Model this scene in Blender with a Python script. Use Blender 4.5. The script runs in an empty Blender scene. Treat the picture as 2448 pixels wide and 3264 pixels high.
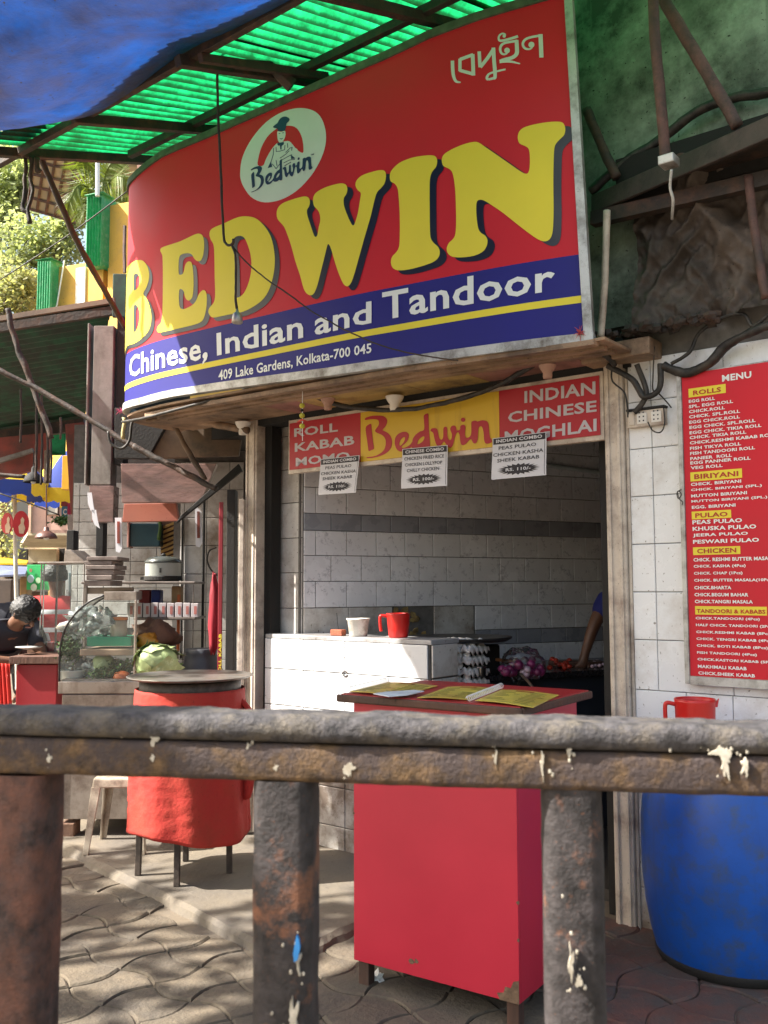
import bpy, bmesh, math, random
from mathutils import Vector, noise as mnoise
R = math.radians
random.seed(7)
scene = bpy.context.scene
COL = scene.collection

# ------------------------------------------------------------------ camera, world, sun, exposure
F_PX, PITCH, ROLL, CAM_H = 2960.0, R(4.65), R(0.2), 1.45
cd = bpy.data.cameras.new('camera'); cam = bpy.data.objects.new('camera', cd); COL.objects.link(cam)
scene.camera = cam
cam.location = (0, 0, CAM_H); cam.rotation_euler = (R(90) + PITCH, 0, 0)
cam.rotation_mode = 'XYZ'
cam.rotation_euler = (cam.matrix_basis.to_3x3() @ __import__('mathutils').Matrix.Rotation(-ROLL, 3, 'Z')).to_euler()
cd.sensor_fit = 'VERTICAL'; cd.sensor_height = 4.54; cd.lens = 4.54 * F_PX / 3264
cd.clip_start = 0.05; cd.clip_end = 500
cd.dof.use_dof = True; cd.dof.focus_distance = 4.3; cd.dof.aperture_fstop = 1.6
SUN_EL, SUN_AZ = R(45), (-0.985, -0.17)          # horizontal direction towards the sun
w = bpy.data.worlds.new('World'); scene.world = w; w.use_nodes = True
nt = w.node_tree; bg = nt.nodes['Background']
sky = nt.nodes.new('ShaderNodeTexSky'); sky.sky_type = 'NISHITA'; sky.sun_disc = False
sky.sun_elevation = SUN_EL; sky.sun_rotation = math.atan2(SUN_AZ[0], SUN_AZ[1])
sky.air_density = 1.6; sky.dust_density = 5.0; sky.ozone_density = 1.0
nt.links.new(sky.outputs[0], bg.inputs[0]); bg.inputs[1].default_value = 0.10
sl = bpy.data.lights.new('sun', 'SUN'); sun = bpy.data.objects.new('sun', sl); COL.objects.link(sun)
sl.energy = 5.0; sl.angle = R(0.53); sl.color = (1.0, 0.95, 0.87)
sd = Vector((SUN_AZ[0] * math.cos(SUN_EL), SUN_AZ[1] * math.cos(SUN_EL), math.sin(SUN_EL)))
sun.rotation_euler = sd.to_track_quat('Z', 'Y').to_euler(); sun.location = (-6, -3, 9)
vs = scene.view_settings; vs.view_transform = 'Standard'; vs.look = 'None'; vs.gamma = 1.0
vs.use_curve_mapping = False; vs.exposure = 1.75

# ------------------------------------------------------------------ helpers: pixels of the photograph to places
def ray(px, py):
    a, b = px - 1224, -(py - 1632)
    c, s = math.cos(ROLL), math.sin(ROLL)
    x, y = a * c + b * s, -a * s + b * c
    cp, sp = math.cos(PITCH), math.sin(PITCH)
    return Vector((x, F_PX * cp - y * sp, F_PX * sp + y * cp))
def at_y(px, py, Y):
    d = ray(px, py); return Vector((0, 0, CAM_H)) + d * (Y / d.y)
def at_z(px, py, z=0.0):
    d = ray(px, py); return Vector((0, 0, CAM_H)) + d * ((z - CAM_H) / d.z)
class Frame:
    """vertical plane frame: s along the wall, z up, off towards the viewer"""
    def __init__(self, o, ang):
        self.o = Vector((o[0], o[1], 0)); self.ang = ang
        self.u = Vector((math.cos(ang), math.sin(ang), 0)); self.n = Vector((math.sin(ang), -math.cos(ang), 0))
    def pix(self, px, py, off=0.0):
        d = ray(px, py); o = self.o + self.n * off
        t = o.dot(self.n) / d.dot(self.n)
        p = Vector((0, 0, CAM_H)) + d * t
        return (p - o).dot(self.u), p.z
    def pt(self, s, z, off=0.0):
        return self.o + self.u * s + self.n * off + Vector((0, 0, z))
    def loc(self, p):
        q = Vector((p[0], p[1], 0)) - self.o
        return q.dot(self.u), p[2], q.dot(self.n)
FF = Frame(at_z(1948, 2940), R(-38.5))           # shop front, s=0 at the right jamb, s=-2.28 at the left jamb
PIER_OFF = -0.15
_p = FF.pix(965, 1900, PIER_OFF)
FB = Frame(FF.pt(_p[0], 0, PIER_OFF), R(90 - 63.9))   # tiled inner wall, s=0 at the pier
def FX(Y): return Frame((0, Y), 0.0)

# ------------------------------------------------------------------ materials
MATS = {}
def mat(key, col, rough=0.6, var=0.18, scale=6.0, bump=0.0, bscale=60.0, metal=0.0, dirt=None, dirt_amt=0.5, dirt_scale=3.0,
        streak=None, rnd=0.0, spec=0.5, trans=None, emit=None, vein=None, coat=0.0, stretch=(1, 1, 1), dirt_soft=0.12, alpha=None, tmix=0.5):
    if key in MATS: return MATS[key]
    m = bpy.data.materials.new(key); m.use_nodes = True; n = m.node_tree.nodes; L = m.node_tree.links
    b = n['Principled BSDF']; geo = n.new('ShaderNodeNewGeometry')
    mp = n.new('ShaderNodeMapping'); L.new(geo.outputs['Position'], mp.inputs[0]); mp.inputs['Scale'].default_value = stretch
    def noise(sc, det=5, src=mp, rg=0.6):
        t = n.new('ShaderNodeTexNoise'); t.inputs['Scale'].default_value = sc; t.inputs['Detail'].default_value = det
        t.inputs['Roughness'].default_value = rg; L.new(src.outputs[0], t.inputs['Vector']); return t
    def ramp(src, a, bb, ca=(0, 0, 0, 1), cb=(1, 1, 1, 1)):
        r = n.new('ShaderNodeValToRGB'); r.color_ramp.elements[0].position = a; r.color_ramp.elements[1].position = bb
        r.color_ramp.elements[0].color = ca; r.color_ramp.elements[1].color = cb; L.new(src, r.inputs[0]); return r
    def mix(f, a, bb, mode='MIX'):
        x = n.new('ShaderNodeMix'); x.data_type = 'RGBA'; x.blend_type = mode
        for i, v in ((0, f), (6, a), (7, bb)):
            if hasattr(v, 'links') or hasattr(v, 'is_output'): L.new(v, x.inputs[i])
            elif i == 0: x.inputs[0].default_value = v
            else: x.inputs[i].default_value = (*v[:3], 1)
        return x.outputs[2]
    t = noise(scale)
    lo = tuple(c * (1 - var) for c in col); hi = tuple(min(1, c * (1 + var)) for c in col)
    r = ramp(t.outputs[0], 0.3, 0.7, (*lo, 1), (*hi, 1)); c = r.outputs[0]
    if rnd:
        oi = n.new('ShaderNodeObjectInfo'); rr = ramp(oi.outputs['Random'], 0, 1, (1 - rnd,) * 3 + (1,), (1,) * 4)
        c = mix(1.0, c, rr.outputs[0], 'MULTIPLY')
    if vein:
        v1 = noise(9, 6, rg=0.7); v2 = n.new('ShaderNodeMath'); v2.operation = 'SUBTRACT'; L.new(v1.outputs[0], v2.inputs[0]); v2.inputs[1].default_value = 0.5
        v3 = n.new('ShaderNodeMath'); v3.operation = 'ABSOLUTE'; L.new(v2.outputs[0], v3.inputs[0])
        vr = ramp(v3.outputs[0], 0.0, 0.035, (1, 1, 1, 1), (0, 0, 0, 1)); vm = noise(22, 3); vmr = ramp(vm.outputs[0], 0.5, 0.62)
        mm = n.new('ShaderNodeMath'); mm.operation = 'MULTIPLY'; L.new(vr.outputs[0], mm.inputs[0]); L.new(vmr.outputs[0], mm.inputs[1])
        c = mix(mm.outputs[0], c, vein)
    if dirt:
        d = noise(dirt_scale, 8, rg=0.7); dr = ramp(d.outputs[0], 0.62 - 0.3 * dirt_amt - dirt_soft, 0.62 - 0.3 * dirt_amt + dirt_soft)
        mm = n.new('ShaderNodeMath'); mm.operation = 'MULTIPLY'; L.new(dr.outputs[0], mm.inputs[0]); mm.inputs[1].default_value = 0.9
        c = mix(mm.outputs[0], c, dirt)
        d2 = noise(dirt_scale * 22, 3); dr2 = ramp(d2.outputs[0], 0.66, 0.72); c = mix(dr2.outputs[0], c, tuple(x * 0.5 for x in dirt))
    if streak:
        ms = n.new('ShaderNodeMapping'); L.new(geo.outputs['Position'], ms.inputs[0]); ms.inputs['Scale'].default_value = (1, 1, 0.08)
        d = noise(18, 5, ms); dr = ramp(d.outputs[0], 0.55, 0.75); c = mix(dr.outputs[0], c, streak)
    L.new(c, b.inputs['Base Color'])
    rr = ramp(t.outputs[0], 0.2, 0.8, (max(0, rough - 0.1),) * 3 + (1,), (min(1, rough + 0.1),) * 3 + (1,))
    L.new(rr.outputs[0], b.inputs['Roughness'])
    b.inputs['Metallic'].default_value = metal; b.inputs['Specular IOR Level'].default_value = spec
    if coat: b.inputs['Coat Weight'].default_value = coat; b.inputs['Coat Roughness'].default_value = 0.28
    if bump:
        bt = noise(bscale, 6); bn = n.new('ShaderNodeBump'); bn.inputs['Strength'].default_value = bump; bn.inputs['Distance'].default_value = 0.01
        L.new(bt.outputs[0], bn.inputs['Height']); L.new(bn.outputs[0], b.inputs['Normal'])
    if emit: b.inputs['Emission Color'].default_value = (*emit, 1); b.inputs['Emission Strength'].default_value = 1.0
    if trans:
        tr = n.new('ShaderNodeBsdfTranslucent'); ms = n.new('ShaderNodeMixShader')
        tc = mix(1.0, c, trans, 'MULTIPLY'); L.new(tc, tr.inputs[0])
        ms.inputs[0].default_value = tmix; L.new(b.outputs[0], ms.inputs[1]); L.new(tr.outputs[0], ms.inputs[2])
        L.new(ms.outputs[0], n['Material Output'].inputs[0])
    if alpha is not None: b.inputs['Alpha'].default_value = alpha
    MATS[key] = m; return m
def glass_mat(key, tint=(0.9, 0.95, 0.93), a=0.16):
    if key in MATS: return MATS[key]
    m = bpy.data.materials.new(key); m.use_nodes = True; n = m.node_tree.nodes; L = m.node_tree.links
    n.remove(n['Principled BSDF']); g = n.new('ShaderNodeBsdfGlossy'); g.inputs['Roughness'].default_value = 0.08
    t = n.new('ShaderNodeBsdfTransparent'); t.inputs[0].default_value = (*tint, 1); d = n.new('ShaderNodeBsdfDiffuse'); d.inputs[0].default_value = (0.6, 0.65, 0.65, 1)
    f = n.new('ShaderNodeFresnel'); f.inputs[0].default_value = 1.5; a1 = n.new('ShaderNodeMixShader'); a2 = n.new('ShaderNodeMixShader')
    L.new(f.outputs[0], a1.inputs[0]); L.new(t.outputs[0], a1.inputs[1]); L.new(g.outputs[0], a1.inputs[2])
    geo = n.new('ShaderNodeNewGeometry'); no = n.new('ShaderNodeTexNoise'); no.inputs['Scale'].default_value = 7; L.new(geo.outputs['Position'], no.inputs['Vector'])
    mm = n.new('ShaderNodeMath'); mm.operation = 'MULTIPLY'; mm.inputs[1].default_value = a; L.new(no.outputs[0], mm.inputs[0])
    L.new(mm.outputs[0], a2.inputs[0]); L.new(a1.outputs[0], a2.inputs[1]); L.new(d.outputs[0], a2.inputs[2])
    L.new(a2.outputs[0], n['Material Output'].inputs[0]); MATS[key] = m; return m

BLK = (0.012, 0.011, 0.010)
m_tile = mat('white_glazed_tile', (0.82, 0.83, 0.84), 0.28, 0.05, 3, dirt=(0.5, 0.46, 0.42), dirt_amt=0.02, dirt_scale=3, rnd=0.06, bump=0.03, bscale=8)
m_tile_old = mat('cream_glazed_tile', (0.62, 0.60, 0.57), 0.35, 0.06, 3, dirt=(0.18, 0.13, 0.09), dirt_amt=0.2, dirt_scale=3, rnd=0.1)
m_marble = mat('marbled_tile', (0.74, 0.74, 0.77), 0.25, 0.06, 5, vein=(0.42, 0.42, 0.46), rnd=0.08, bump=0.02, bscale=6)
m_band = mat('slate_blue_tile', (0.30, 0.31, 0.35), 0.3, 0.12, 8, rnd=0.15)
m_grout = mat('dark_grout', (0.13, 0.12, 0.11), 0.9, 0.3, 20)
m_cream = mat('cream_painted_wood', (0.60, 0.52, 0.43), 0.55, 0.12, 5, dirt=(0.20, 0.13, 0.10), dirt_amt=0.12, dirt_scale=6, bump=0.15, bscale=30, streak=(0.56, 0.48, 0.40))
m_beige = mat('beige_soffit_board', (0.36, 0.235, 0.145), 0.6, 0.2, 3, dirt=(0.08, 0.05, 0.03), dirt_amt=0.3, dirt_scale=4, bump=0.15)
m_yelbrd = mat('mustard_soffit_board', (0.46, 0.32, 0.11), 0.6, 0.15, 3, dirt=(0.08, 0.05, 0.03), dirt_amt=0.2, dirt_scale=4)
m_pink = mat('faded_pink_board', (0.38, 0.18, 0.15), 0.6, 0.15, 3, dirt=(0.08, 0.05, 0.03), dirt_amt=0.25, dirt_scale=4)
m_alu = mat('worn_aluminium', (0.50, 0.50, 0.48), 0.45, 0.15, 9, metal=0.35, dirt=(0.10, 0.08, 0.06), dirt_amt=0.18, dirt_scale=8)
m_white = mat('white_vinyl', (0.78, 0.80, 0.78), 0.35, 0.04, 5)
m_red = mat('red_vinyl', (0.56, 0.010, 0.024), 0.6, 0.07, 2.0, spec=.4)
m_yellow = mat('yellow_vinyl', (0.78, 0.65, 0.05), 0.6, 0.05, 2.0, spec=.4)
m_navy = mat('navy_vinyl', (0.016, 0.015, 0.19), 0.6, 0.08, 2.0, spec=.35)
m_ink = mat('black_vinyl', (0.012, 0.012, 0.02), 0.35, 0.1, 3)
m_logo = mat('logo_mint_white', (0.62, 0.70, 0.64), 0.35, 0.05, 5)
m_dkblue = mat('logo_ink_blue', (0.02, 0.02, 0.10), 0.4, 0.1, 3)
m_metaldk = mat('sooty_steel', (0.030, 0.024, 0.020), 0.7, 0.4, 8, dirt=(0.10, 0.05, 0.03), dirt_amt=0.15, dirt_scale=10, bump=0.4, bscale=50)
m_rust = mat('rusty_steel', (0.13, 0.062, 0.05), 0.7, 0.3, 12, dirt=(0.04, 0.03, 0.025), dirt_amt=0.4, dirt_scale=9, bump=0.4, bscale=70)
m_cable = mat('black_cable', BLK, 0.6, 0.3, 30, dirt=(0.06, 0.05, 0.04), dirt_amt=0.3, dirt_scale=20)
m_roof_plain = mat('green_fibre_sheet', (0.015, 0.42, 0.17), 0.5, 0.25, 4, dirt=(0.010, 0.06, 0.02), dirt_amt=0.30, dirt_scale=3.0, trans=(1.0, 1.0, 1.0), tmix=0.72, dirt_soft=0.2)
def roof_mat():
    m = bpy.data.materials.new('green_translucent_sheet'); m.use_nodes = True; n = m.node_tree.nodes; L = m.node_tree.links; b = n['Principled BSDF']
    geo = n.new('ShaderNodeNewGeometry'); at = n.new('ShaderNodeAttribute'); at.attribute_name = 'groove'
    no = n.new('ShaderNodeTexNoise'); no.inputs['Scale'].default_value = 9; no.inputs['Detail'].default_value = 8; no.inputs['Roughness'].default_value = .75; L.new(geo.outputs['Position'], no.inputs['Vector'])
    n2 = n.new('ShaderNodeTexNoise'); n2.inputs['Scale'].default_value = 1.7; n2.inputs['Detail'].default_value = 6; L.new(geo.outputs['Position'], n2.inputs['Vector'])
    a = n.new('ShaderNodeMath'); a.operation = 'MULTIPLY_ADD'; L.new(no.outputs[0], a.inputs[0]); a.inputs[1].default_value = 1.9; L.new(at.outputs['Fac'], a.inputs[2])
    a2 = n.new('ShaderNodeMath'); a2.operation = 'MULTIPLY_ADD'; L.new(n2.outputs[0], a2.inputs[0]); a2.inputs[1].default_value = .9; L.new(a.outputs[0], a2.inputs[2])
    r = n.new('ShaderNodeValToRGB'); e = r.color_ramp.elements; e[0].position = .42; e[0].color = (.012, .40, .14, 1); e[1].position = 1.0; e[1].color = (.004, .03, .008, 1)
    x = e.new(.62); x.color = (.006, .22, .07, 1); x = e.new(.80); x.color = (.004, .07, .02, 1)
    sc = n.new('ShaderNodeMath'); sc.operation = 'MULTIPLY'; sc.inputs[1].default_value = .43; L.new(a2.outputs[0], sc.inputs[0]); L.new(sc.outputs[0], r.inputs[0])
    L.new(r.outputs[0], b.inputs['Base Color']); b.inputs['Roughness'].default_value = .55
    tr = n.new('ShaderNodeBsdfTranslucent'); L.new(r.outputs[0], tr.inputs[0]); ms = n.new('ShaderNodeMixShader'); ms.inputs[0].default_value = .68
    L.new(b.outputs[0], ms.inputs[1]); L.new(tr.outputs[0], ms.inputs[2]); L.new(ms.outputs[0], n['Material Output'].inputs[0]); return m
m_roof = roof_mat()
m_roof2 = mat('green_corrugated_iron', (0.006, 0.075, 0.035), 0.55, 0.4, 5, dirt=(0.01, 0.015, 0.01), dirt_amt=0.5, dirt_scale=6)
m_tarp = mat('blue_tarpaulin', (0.005, 0.060, 0.27), 0.6, 0.5, 4.5, dirt=(0.06, 0.045, 0.05), dirt_amt=0.14, dirt_scale=1.8, bump=0.9, bscale=30, trans=(1, 1, 1), tmix=0.30, dirt_soft=0.2)
m_black = mat('sooty_black', BLK, 0.8, 0.4, 6, bump=0.3)
m_grwall = mat('mouldy_green_plaster', (0.30, 0.37, 0.30), 0.8, 0.35, 2.2, dirt=(0.02, 0.024, 0.016), dirt_amt=0.38, dirt_scale=2.6, bump=0.5, bscale=20, streak=(0.14, 0.19, 0.14))
m_cloth = mat('grimy_brown_sheet', (0.13, 0.10, 0.08), 0.7, 0.35, 3, dirt=(0.03, 0.022, 0.016), dirt_amt=0.45, dirt_scale=2.5, bump=0.3, bscale=20)
m_ground = mat('dusty_ground', (0.165, 0.128, 0.085), 0.95, 0.2, 4, bump=0.4, bscale=40, dirt=(0.10, 0.085, 0.07), dirt_amt=0.3, dirt_scale=2)
m_slab = mat('worn_concrete_slab', (0.150, 0.124, 0.090), 0.9, 0.22, 3, bump=0.5, bscale=35, dirt=(0.11, 0.095, 0.08), dirt_amt=0.4, dirt_scale=2.5)
m_paver = mat('grey_paver', (0.150, 0.118, 0.080), 0.9, 0.25, 5, bump=0.8, bscale=40, dirt=(0.075, 0.062, 0.048), dirt_amt=0.4, dirt_scale=4, rnd=0.25)
m_paver_red = mat('dull_red_paver', (0.15, 0.060, 0.045), 0.85, 0.3, 5, bump=0.6, bscale=50, dirt=(0.07, 0.06, 0.055), dirt_amt=0.5, dirt_scale=6, rnd=0.3)

# ------------------------------------------------------------------ mesh builder and objects
WL = {}                                          # world location of every built object
def wloc(o): return WL.get(o, Vector((0, 0, 0)))
class MB:
    def __init__(self): self.v = []; self.f = []
    def add(self, vs, fs):
        n = len(self.v); self.v += [Vector(p) for p in vs]; self.f += [tuple(i + n for i in f) for f in fs]; return self
    def hexa(self, p):                           # p: 8 points, bottom ring 0-3, top ring 4-7
        return self.add(p, [(0, 3, 2, 1), (4, 5, 6, 7), (0, 1, 5, 4), (1, 2, 6, 5), (2, 3, 7, 6), (3, 0, 4, 7)])
    def box(self, fr, s0, s1, z0, z1, o0, o1):
        q = [(s0, o1), (s1, o1), (s1, o0), (s0, o0)]
        return self.hexa([fr.pt(s, z0, o) for s, o in q] + [fr.pt(s, z1, o) for s, o in q])
    def wbox(self, c, sx, sy, sz, rz=0.0):       # c: centre of the base
        fr = Frame((c[0], c[1]), rz); return self.box(fr, -sx / 2, sx / 2, c[2], c[2] + sz, -sy / 2, sy / 2)
    def tube(self, pts, r, n=8, cap=True):
        pts = [Vector(p) for p in pts]; rs = r if isinstance(r, (list, tuple)) else [r] * len(pts)
        rings = []; ref = None
        for i, p in enumerate(pts):
            d = (pts[min(i + 1, len(pts) - 1)] - pts[max(i - 1, 0)]).normalized()
            if ref is None: ref = d.orthogonal().normalized()
            ref = (ref - d * ref.dot(d)).normalized(); b = d.cross(ref)
            rings.append([p + (ref * math.cos(a) + b * math.sin(a)) * rs[i] for a in [2 * math.pi * k / n for k in range(n)]])
        vs = [q for rg in rings for q in rg]; fs = []
        for i in range(len(rings) - 1):
            for k in range(n): a, b2 = i * n + k, i * n + (k + 1) % n; fs.append((a, b2, b2 + n, a + n))
        if cap: fs += [tuple(range(n - 1, -1, -1)), tuple(range((len(rings) - 1) * n, len(rings) * n))]
        return self.add(vs, fs)
    def bar(self, a, b, w, h, up=(0, 0, 1)):
        a, b = Vector(a), Vector(b); d = (b - a).normalized(); up = Vector(up)
        s = d.cross(up).normalized(); t = s.cross(d).normalized()
        q = [(-1, -1), (1, -1), (1, 1), (-1, 1)]
        return self.hexa([a + s * (x * w / 2) + t * (y * h / 2) for x, y in q] + [b + s * (x * w / 2) + t * (y * h / 2) for x, y in q])
    def lathe(self, c, prof, n=24, cap=True, sx=1.0, sy=1.0, wob=0.0, seed=0):
        c = Vector(c); vs = []; fs = []
        for j, (r, z) in enumerate(prof):
            for k in range(n):
                a = 2 * math.pi * k / n; rr = r * (1 + wob * mnoise.noise(Vector((math.cos(a) * 2 + seed, math.sin(a) * 2, z * 9))))
                vs.append(c + Vector((rr * math.cos(a) * sx, rr * math.sin(a) * sy, z)))
        for j in range(len(prof) - 1):
            for k in range(n): a, b = j * n + k, j * n + (k + 1) % n; fs.append((a, b, b + n, a + n))
        if cap: fs += [tuple(range(n - 1, -1, -1)), tuple(range((len(prof) - 1) * n, len(prof) * n))]
        return self.add(vs, fs)
    def ball(self, c, r, n=12, m=8, s=(1, 1, 1), wob=0.0, seed=0):
        c = Vector(c); vs = []; fs = []
        for j in range(m + 1):
            th = math.pi * j / m
            for k in range(n):
                a = 2 * math.pi * k / n; d = Vector((math.sin(th) * math.cos(a), math.sin(th) * math.sin(a), -math.cos(th)))
                rr = r * (1 + wob * mnoise.noise(d * 2.2 + Vector((seed, 0, 0)))); vs.append(c + Vector((d.x * rr * s[0], d.y * rr * s[1], d.z * rr * s[2])))
        for j in range(m):
            for k in range(n): a, b = j * n + k, j * n + (k + 1) % n; fs.append((a, b, b + n, a + n))
        return self.add(vs, fs)
    def grid(self, fn, nu, nv):
        vs = [fn(i / nu, j / nv) for j in range(nv + 1) for i in range(nu + 1)]
        return self.add(vs, [(j * (nu + 1) + i, j * (nu + 1) + i + 1, (j + 1) * (nu + 1) + i + 1, (j + 1) * (nu + 1) + i) for j in range(nv) for i in range(nu)])
    def prism(self, top, bot):
        n = len(top); return self.add(list(bot) + list(top), [tuple(range(n - 1, -1, -1)), tuple(range(n, 2 * n))] + [(i, (i + 1) % n, (i + 1) % n + n, i + n) for i in range(n)])
    def shape(self, me2d, fn):                   # 2-D mesh data (verts, faces) through fn(x, y)
        return self.add([fn(x, y) for x, y in me2d[0]], me2d[1])
    def build(self, name, m, parent=None, label=None, cat=None, group=None, kind=None, smooth=False, bevel=0.0, solid=0.0, sub=0):
        v = self.v; lo = Vector([min(p[i] for p in v) for i in range(3)]); hi = Vector([max(p[i] for p in v) for i in range(3)])
        o0 = Vector(((lo.x + hi.x) / 2, (lo.y + hi.y) / 2, lo.z))
        me = bpy.data.meshes.new(name); me.from_pydata([p - o0 for p in v], [], self.f); me.validate()
        bm = bmesh.new(); bm.from_mesh(me)
        if not solid: bmesh.ops.recalc_face_normals(bm, faces=bm.faces)
        bm.to_mesh(me); bm.free()
        if smooth:
            for p in me.polygons: p.use_smooth = True
        me.materials.append(m)
        o = bpy.data.objects.new(name, me); COL.objects.link(o); WL[o] = o0
        if parent: o.parent = parent; o.location = o0 - wloc(parent)
        else: o.location = o0
        if solid: md = o.modifiers.new('s', 'SOLIDIFY'); md.thickness = solid; md.offset = 0
        if sub: md = o.modifiers.new('ss', 'SUBSURF'); md.levels = md.render_levels = sub
        if bevel:
            md = o.modifiers.new('b', 'BEVEL'); md.width = bevel; md.segments = 2; md.limit_method = 'ANGLE'; md.angle_limit = R(50)
        tag(o, label, cat, group, kind); return o
def tag(o, label=None, cat=None, group=None, kind=None):
    for k, val in (('label', label), ('category', cat), ('group', group), ('kind', kind)):
        if val: o[k] = val
    return o
def thing(name, label, cat, loc, group=None):
    o = bpy.data.objects.new(name, None); o.empty_display_size = 0.1; COL.objects.link(o); o.location = loc; WL[o] = Vector(loc)
    return tag(o, label, cat, group)
def dup(o, delta=(0, 0, 0), parent=None, label=None, rz=0.0):
    c = o.copy(); COL.objects.link(c); c.parent = parent
    if parent is None: c.location = o.location + Vector(delta); c.rotation_euler.z += rz
    WL[c] = wloc(o) + Vector(delta)
    if label: c['label'] = label
    for ch in list(o.children): dup(ch, (0, 0, 0), c)
    return c
def cr(pts, n=4, closed=True):                   # Catmull-Rom resample of 2-D or 3-D points
    P = [Vector(p) for p in pts]; N = len(P); out = []
    rng = range(N) if closed else range(N - 1)
    for i in rng:
        g = (lambda k: P[k % N]) if closed else (lambda k: P[min(max(k, 0), N - 1)])
        a, b, c, d = g(i - 1), g(i), g(i + 1), g(i + 2)
        for k in range(n):
            t = k / n; out.append(0.5 * ((2 * b) + (c - a) * t + (2 * a - 5 * b + 4 * c - d) * t * t + (3 * b - a - 3 * c + d) * t ** 3))
    if not closed: out.append(P[-1])
    return out
def fill2d(loops):
    cu = bpy.data.curves.new('t', 'CURVE'); cu.dimensions = '2D'; cu.fill_mode = 'BOTH'
    for lp in loops:
        sp = cu.splines.new('POLY'); sp.points.add(len(lp) - 1); sp.use_cyclic_u = True
        for i, p in enumerate(lp): sp.points[i].co = (p[0], p[1], 0, 1)
    return _m2(cu)
def _m2(cu):
    ob = bpy.data.objects.new('t', cu); me = bpy.data.meshes.new_from_object(ob)
    r = ([(v.co.x, v.co.y) for v in me.vertices], [tuple(p.vertices) for p in me.polygons])
    bpy.data.objects.remove(ob); bpy.data.curves.remove(cu); bpy.data.meshes.remove(me); return r
_TX = {}
def text2d(s, bold=0.02):
    if (s, bold) in _TX: return _TX[(s, bold)]
    cu = bpy.data.curves.new('t', 'FONT'); cu.body = s; cu.offset = bold; cu.resolution_u = 2; cu.fill_mode = 'FRONT'; cu.space_character = 1.0 + bold * 1.5
    vs_, fs = _m2(cu)
    x0, x1 = min(v[0] for v in vs_), max(v[0] for v in vs_); y0, y1 = min(v[1] for v in vs_), max(v[1] for v in vs_)
    r = ([((x - x0) / (x1 - x0), (y - y0) / (y1 - y0)) for x, y in vs_], fs); _TX[(s, bold)] = r; return r
def bil(q):                                      # q: BL, BR, TR, TL
    q = [Vector(p) for p in q]; return lambda u, v: (q[0] * (1 - u) + q[1] * u) * (1 - v) + (q[3] * (1 - u) + q[2] * u) * v
def ribbon(pts, wd):
    P = [Vector(p) for p in pts]; ws = wd if isinstance(wd, (list, tuple)) else [wd] * len(P); Lf = []; Rt = []
    for i, p in enumerate(P):
        a, b = P[max(i - 1, 0)], P[min(i + 1, len(P) - 1)]; d = (b - a).normalized(); n = Vector((-d.y, d.x))
        k = 1.0
        if 0 < i < len(P) - 1:
            d1 = (P[i] - P[i - 1]).normalized(); k = 1 / max(0.45, abs(d1.dot(d)))
        Lf.append(p + n * ws[i] / 2 * k); Rt.append(p - n * ws[i] / 2 * k)
    return Lf + Rt[::-1]
def split_x(me2d, xs):                           # cut a 2-D mesh at given x values so it can follow a curve
    bm = bmesh.new(); vv = [bm.verts.new((x, y, 0)) for x, y in me2d[0]]
    for f in me2d[1]:
        try: bm.faces.new([vv[i] for i in f])
        except ValueError: pass
    for x in xs:
        bmesh.ops.bisect_plane(bm, geom=bm.verts[:] + bm.edges[:] + bm.faces[:], plane_co=(x, 0, 0), plane_no=(1, 0, 0))
    bm.verts.index_update(); r = ([(v.co.x, v.co.y) for v in bm.verts], [tuple(v.index for v in f.verts) for f in bm.faces]); bm.free(); return r
_TM = {}
def tile(parent, fr, s0, s1, z0, z1, off, m, name='tile', gap=0.004, th=0.008, tilt=0.0):
    wd, h = s1 - s0 - gap, z1 - z0 - gap
    k = (round(wd, 3), round(h, 3), m.name, name, th)
    if k not in _TM:
        c = min(0.003, wd / 4, h / 4); me = bpy.data.meshes.new(name)
        q = [(0, 0), (wd, 0), (wd, h), (0, h)]; qi = [(c, c), (wd - c, c), (wd - c, h - c), (c, h - c)]
        v = [(x, 0, z) for x, z in q] + [(x, -th + 0.002, z) for x, z in q] + [(x, -th, z) for x, z in qi]
        f = [(i, (i + 1) % 4, 4 + (i + 1) % 4, 4 + i) for i in range(4)] + [(4 + i, 4 + (i + 1) % 4, 8 + (i + 1) % 4, 8 + i) for i in range(4)] + [(8, 9, 10, 11)]
        me.from_pydata(v, [], f); me.materials.append(m); _TM[k] = me
    o = bpy.data.objects.new(name, _TM[k]); COL.objects.link(o)
    p = fr.pt(s0 + gap / 2, z0 + gap / 2, off); o.parent = parent; o.location = p - wloc(parent)
    o.rotation_euler = (random.uniform(-tilt, tilt), random.uniform(-tilt, tilt) * 0.3, fr.ang); WL[o] = p; return o
def tiles(parent, fr, s0, s1, rows, wd, off, m, phase=(0.0,), **kw):
    for i, (a, b) in enumerate(rows):
        mm = m[i] if isinstance(m, list) else m; x = s0 + (phase[i % len(phase)] % wd) - wd
        while x < s1 - 1e-4:
            l, r = max(x, s0), min(x + wd, s1)
            if r - l > 0.02: tile(parent, fr, l, r, a, b, off, mm, **kw)
            x += wd
def pbox(name, Y, x0, y0, x1, y1, dep, m, parent=None, bevel=0.004, ang=0.0, **kw):   # box whose front face covers that pixel rectangle at depth Y
    if isinstance(Y, tuple):
        fr, off = Y; a = fr.pix(x0, y1, off); b = fr.pix(x1, y0, off)
        return MB().box(fr, a[0], b[0], a[1], b[1], off - dep, off).build(name, m, parent, bevel=bevel, **kw)
    p = at_y(x0, y1, Y); fr = Frame((p.x, p.y), ang) if ang else FX(Y); a = fr.pix(x0, y1); b = fr.pix(x1, y0)
    return MB().box(fr, a[0], b[0], a[1], b[1], -dep, 0).build(name, m, parent, bevel=bevel, **kw)
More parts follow.
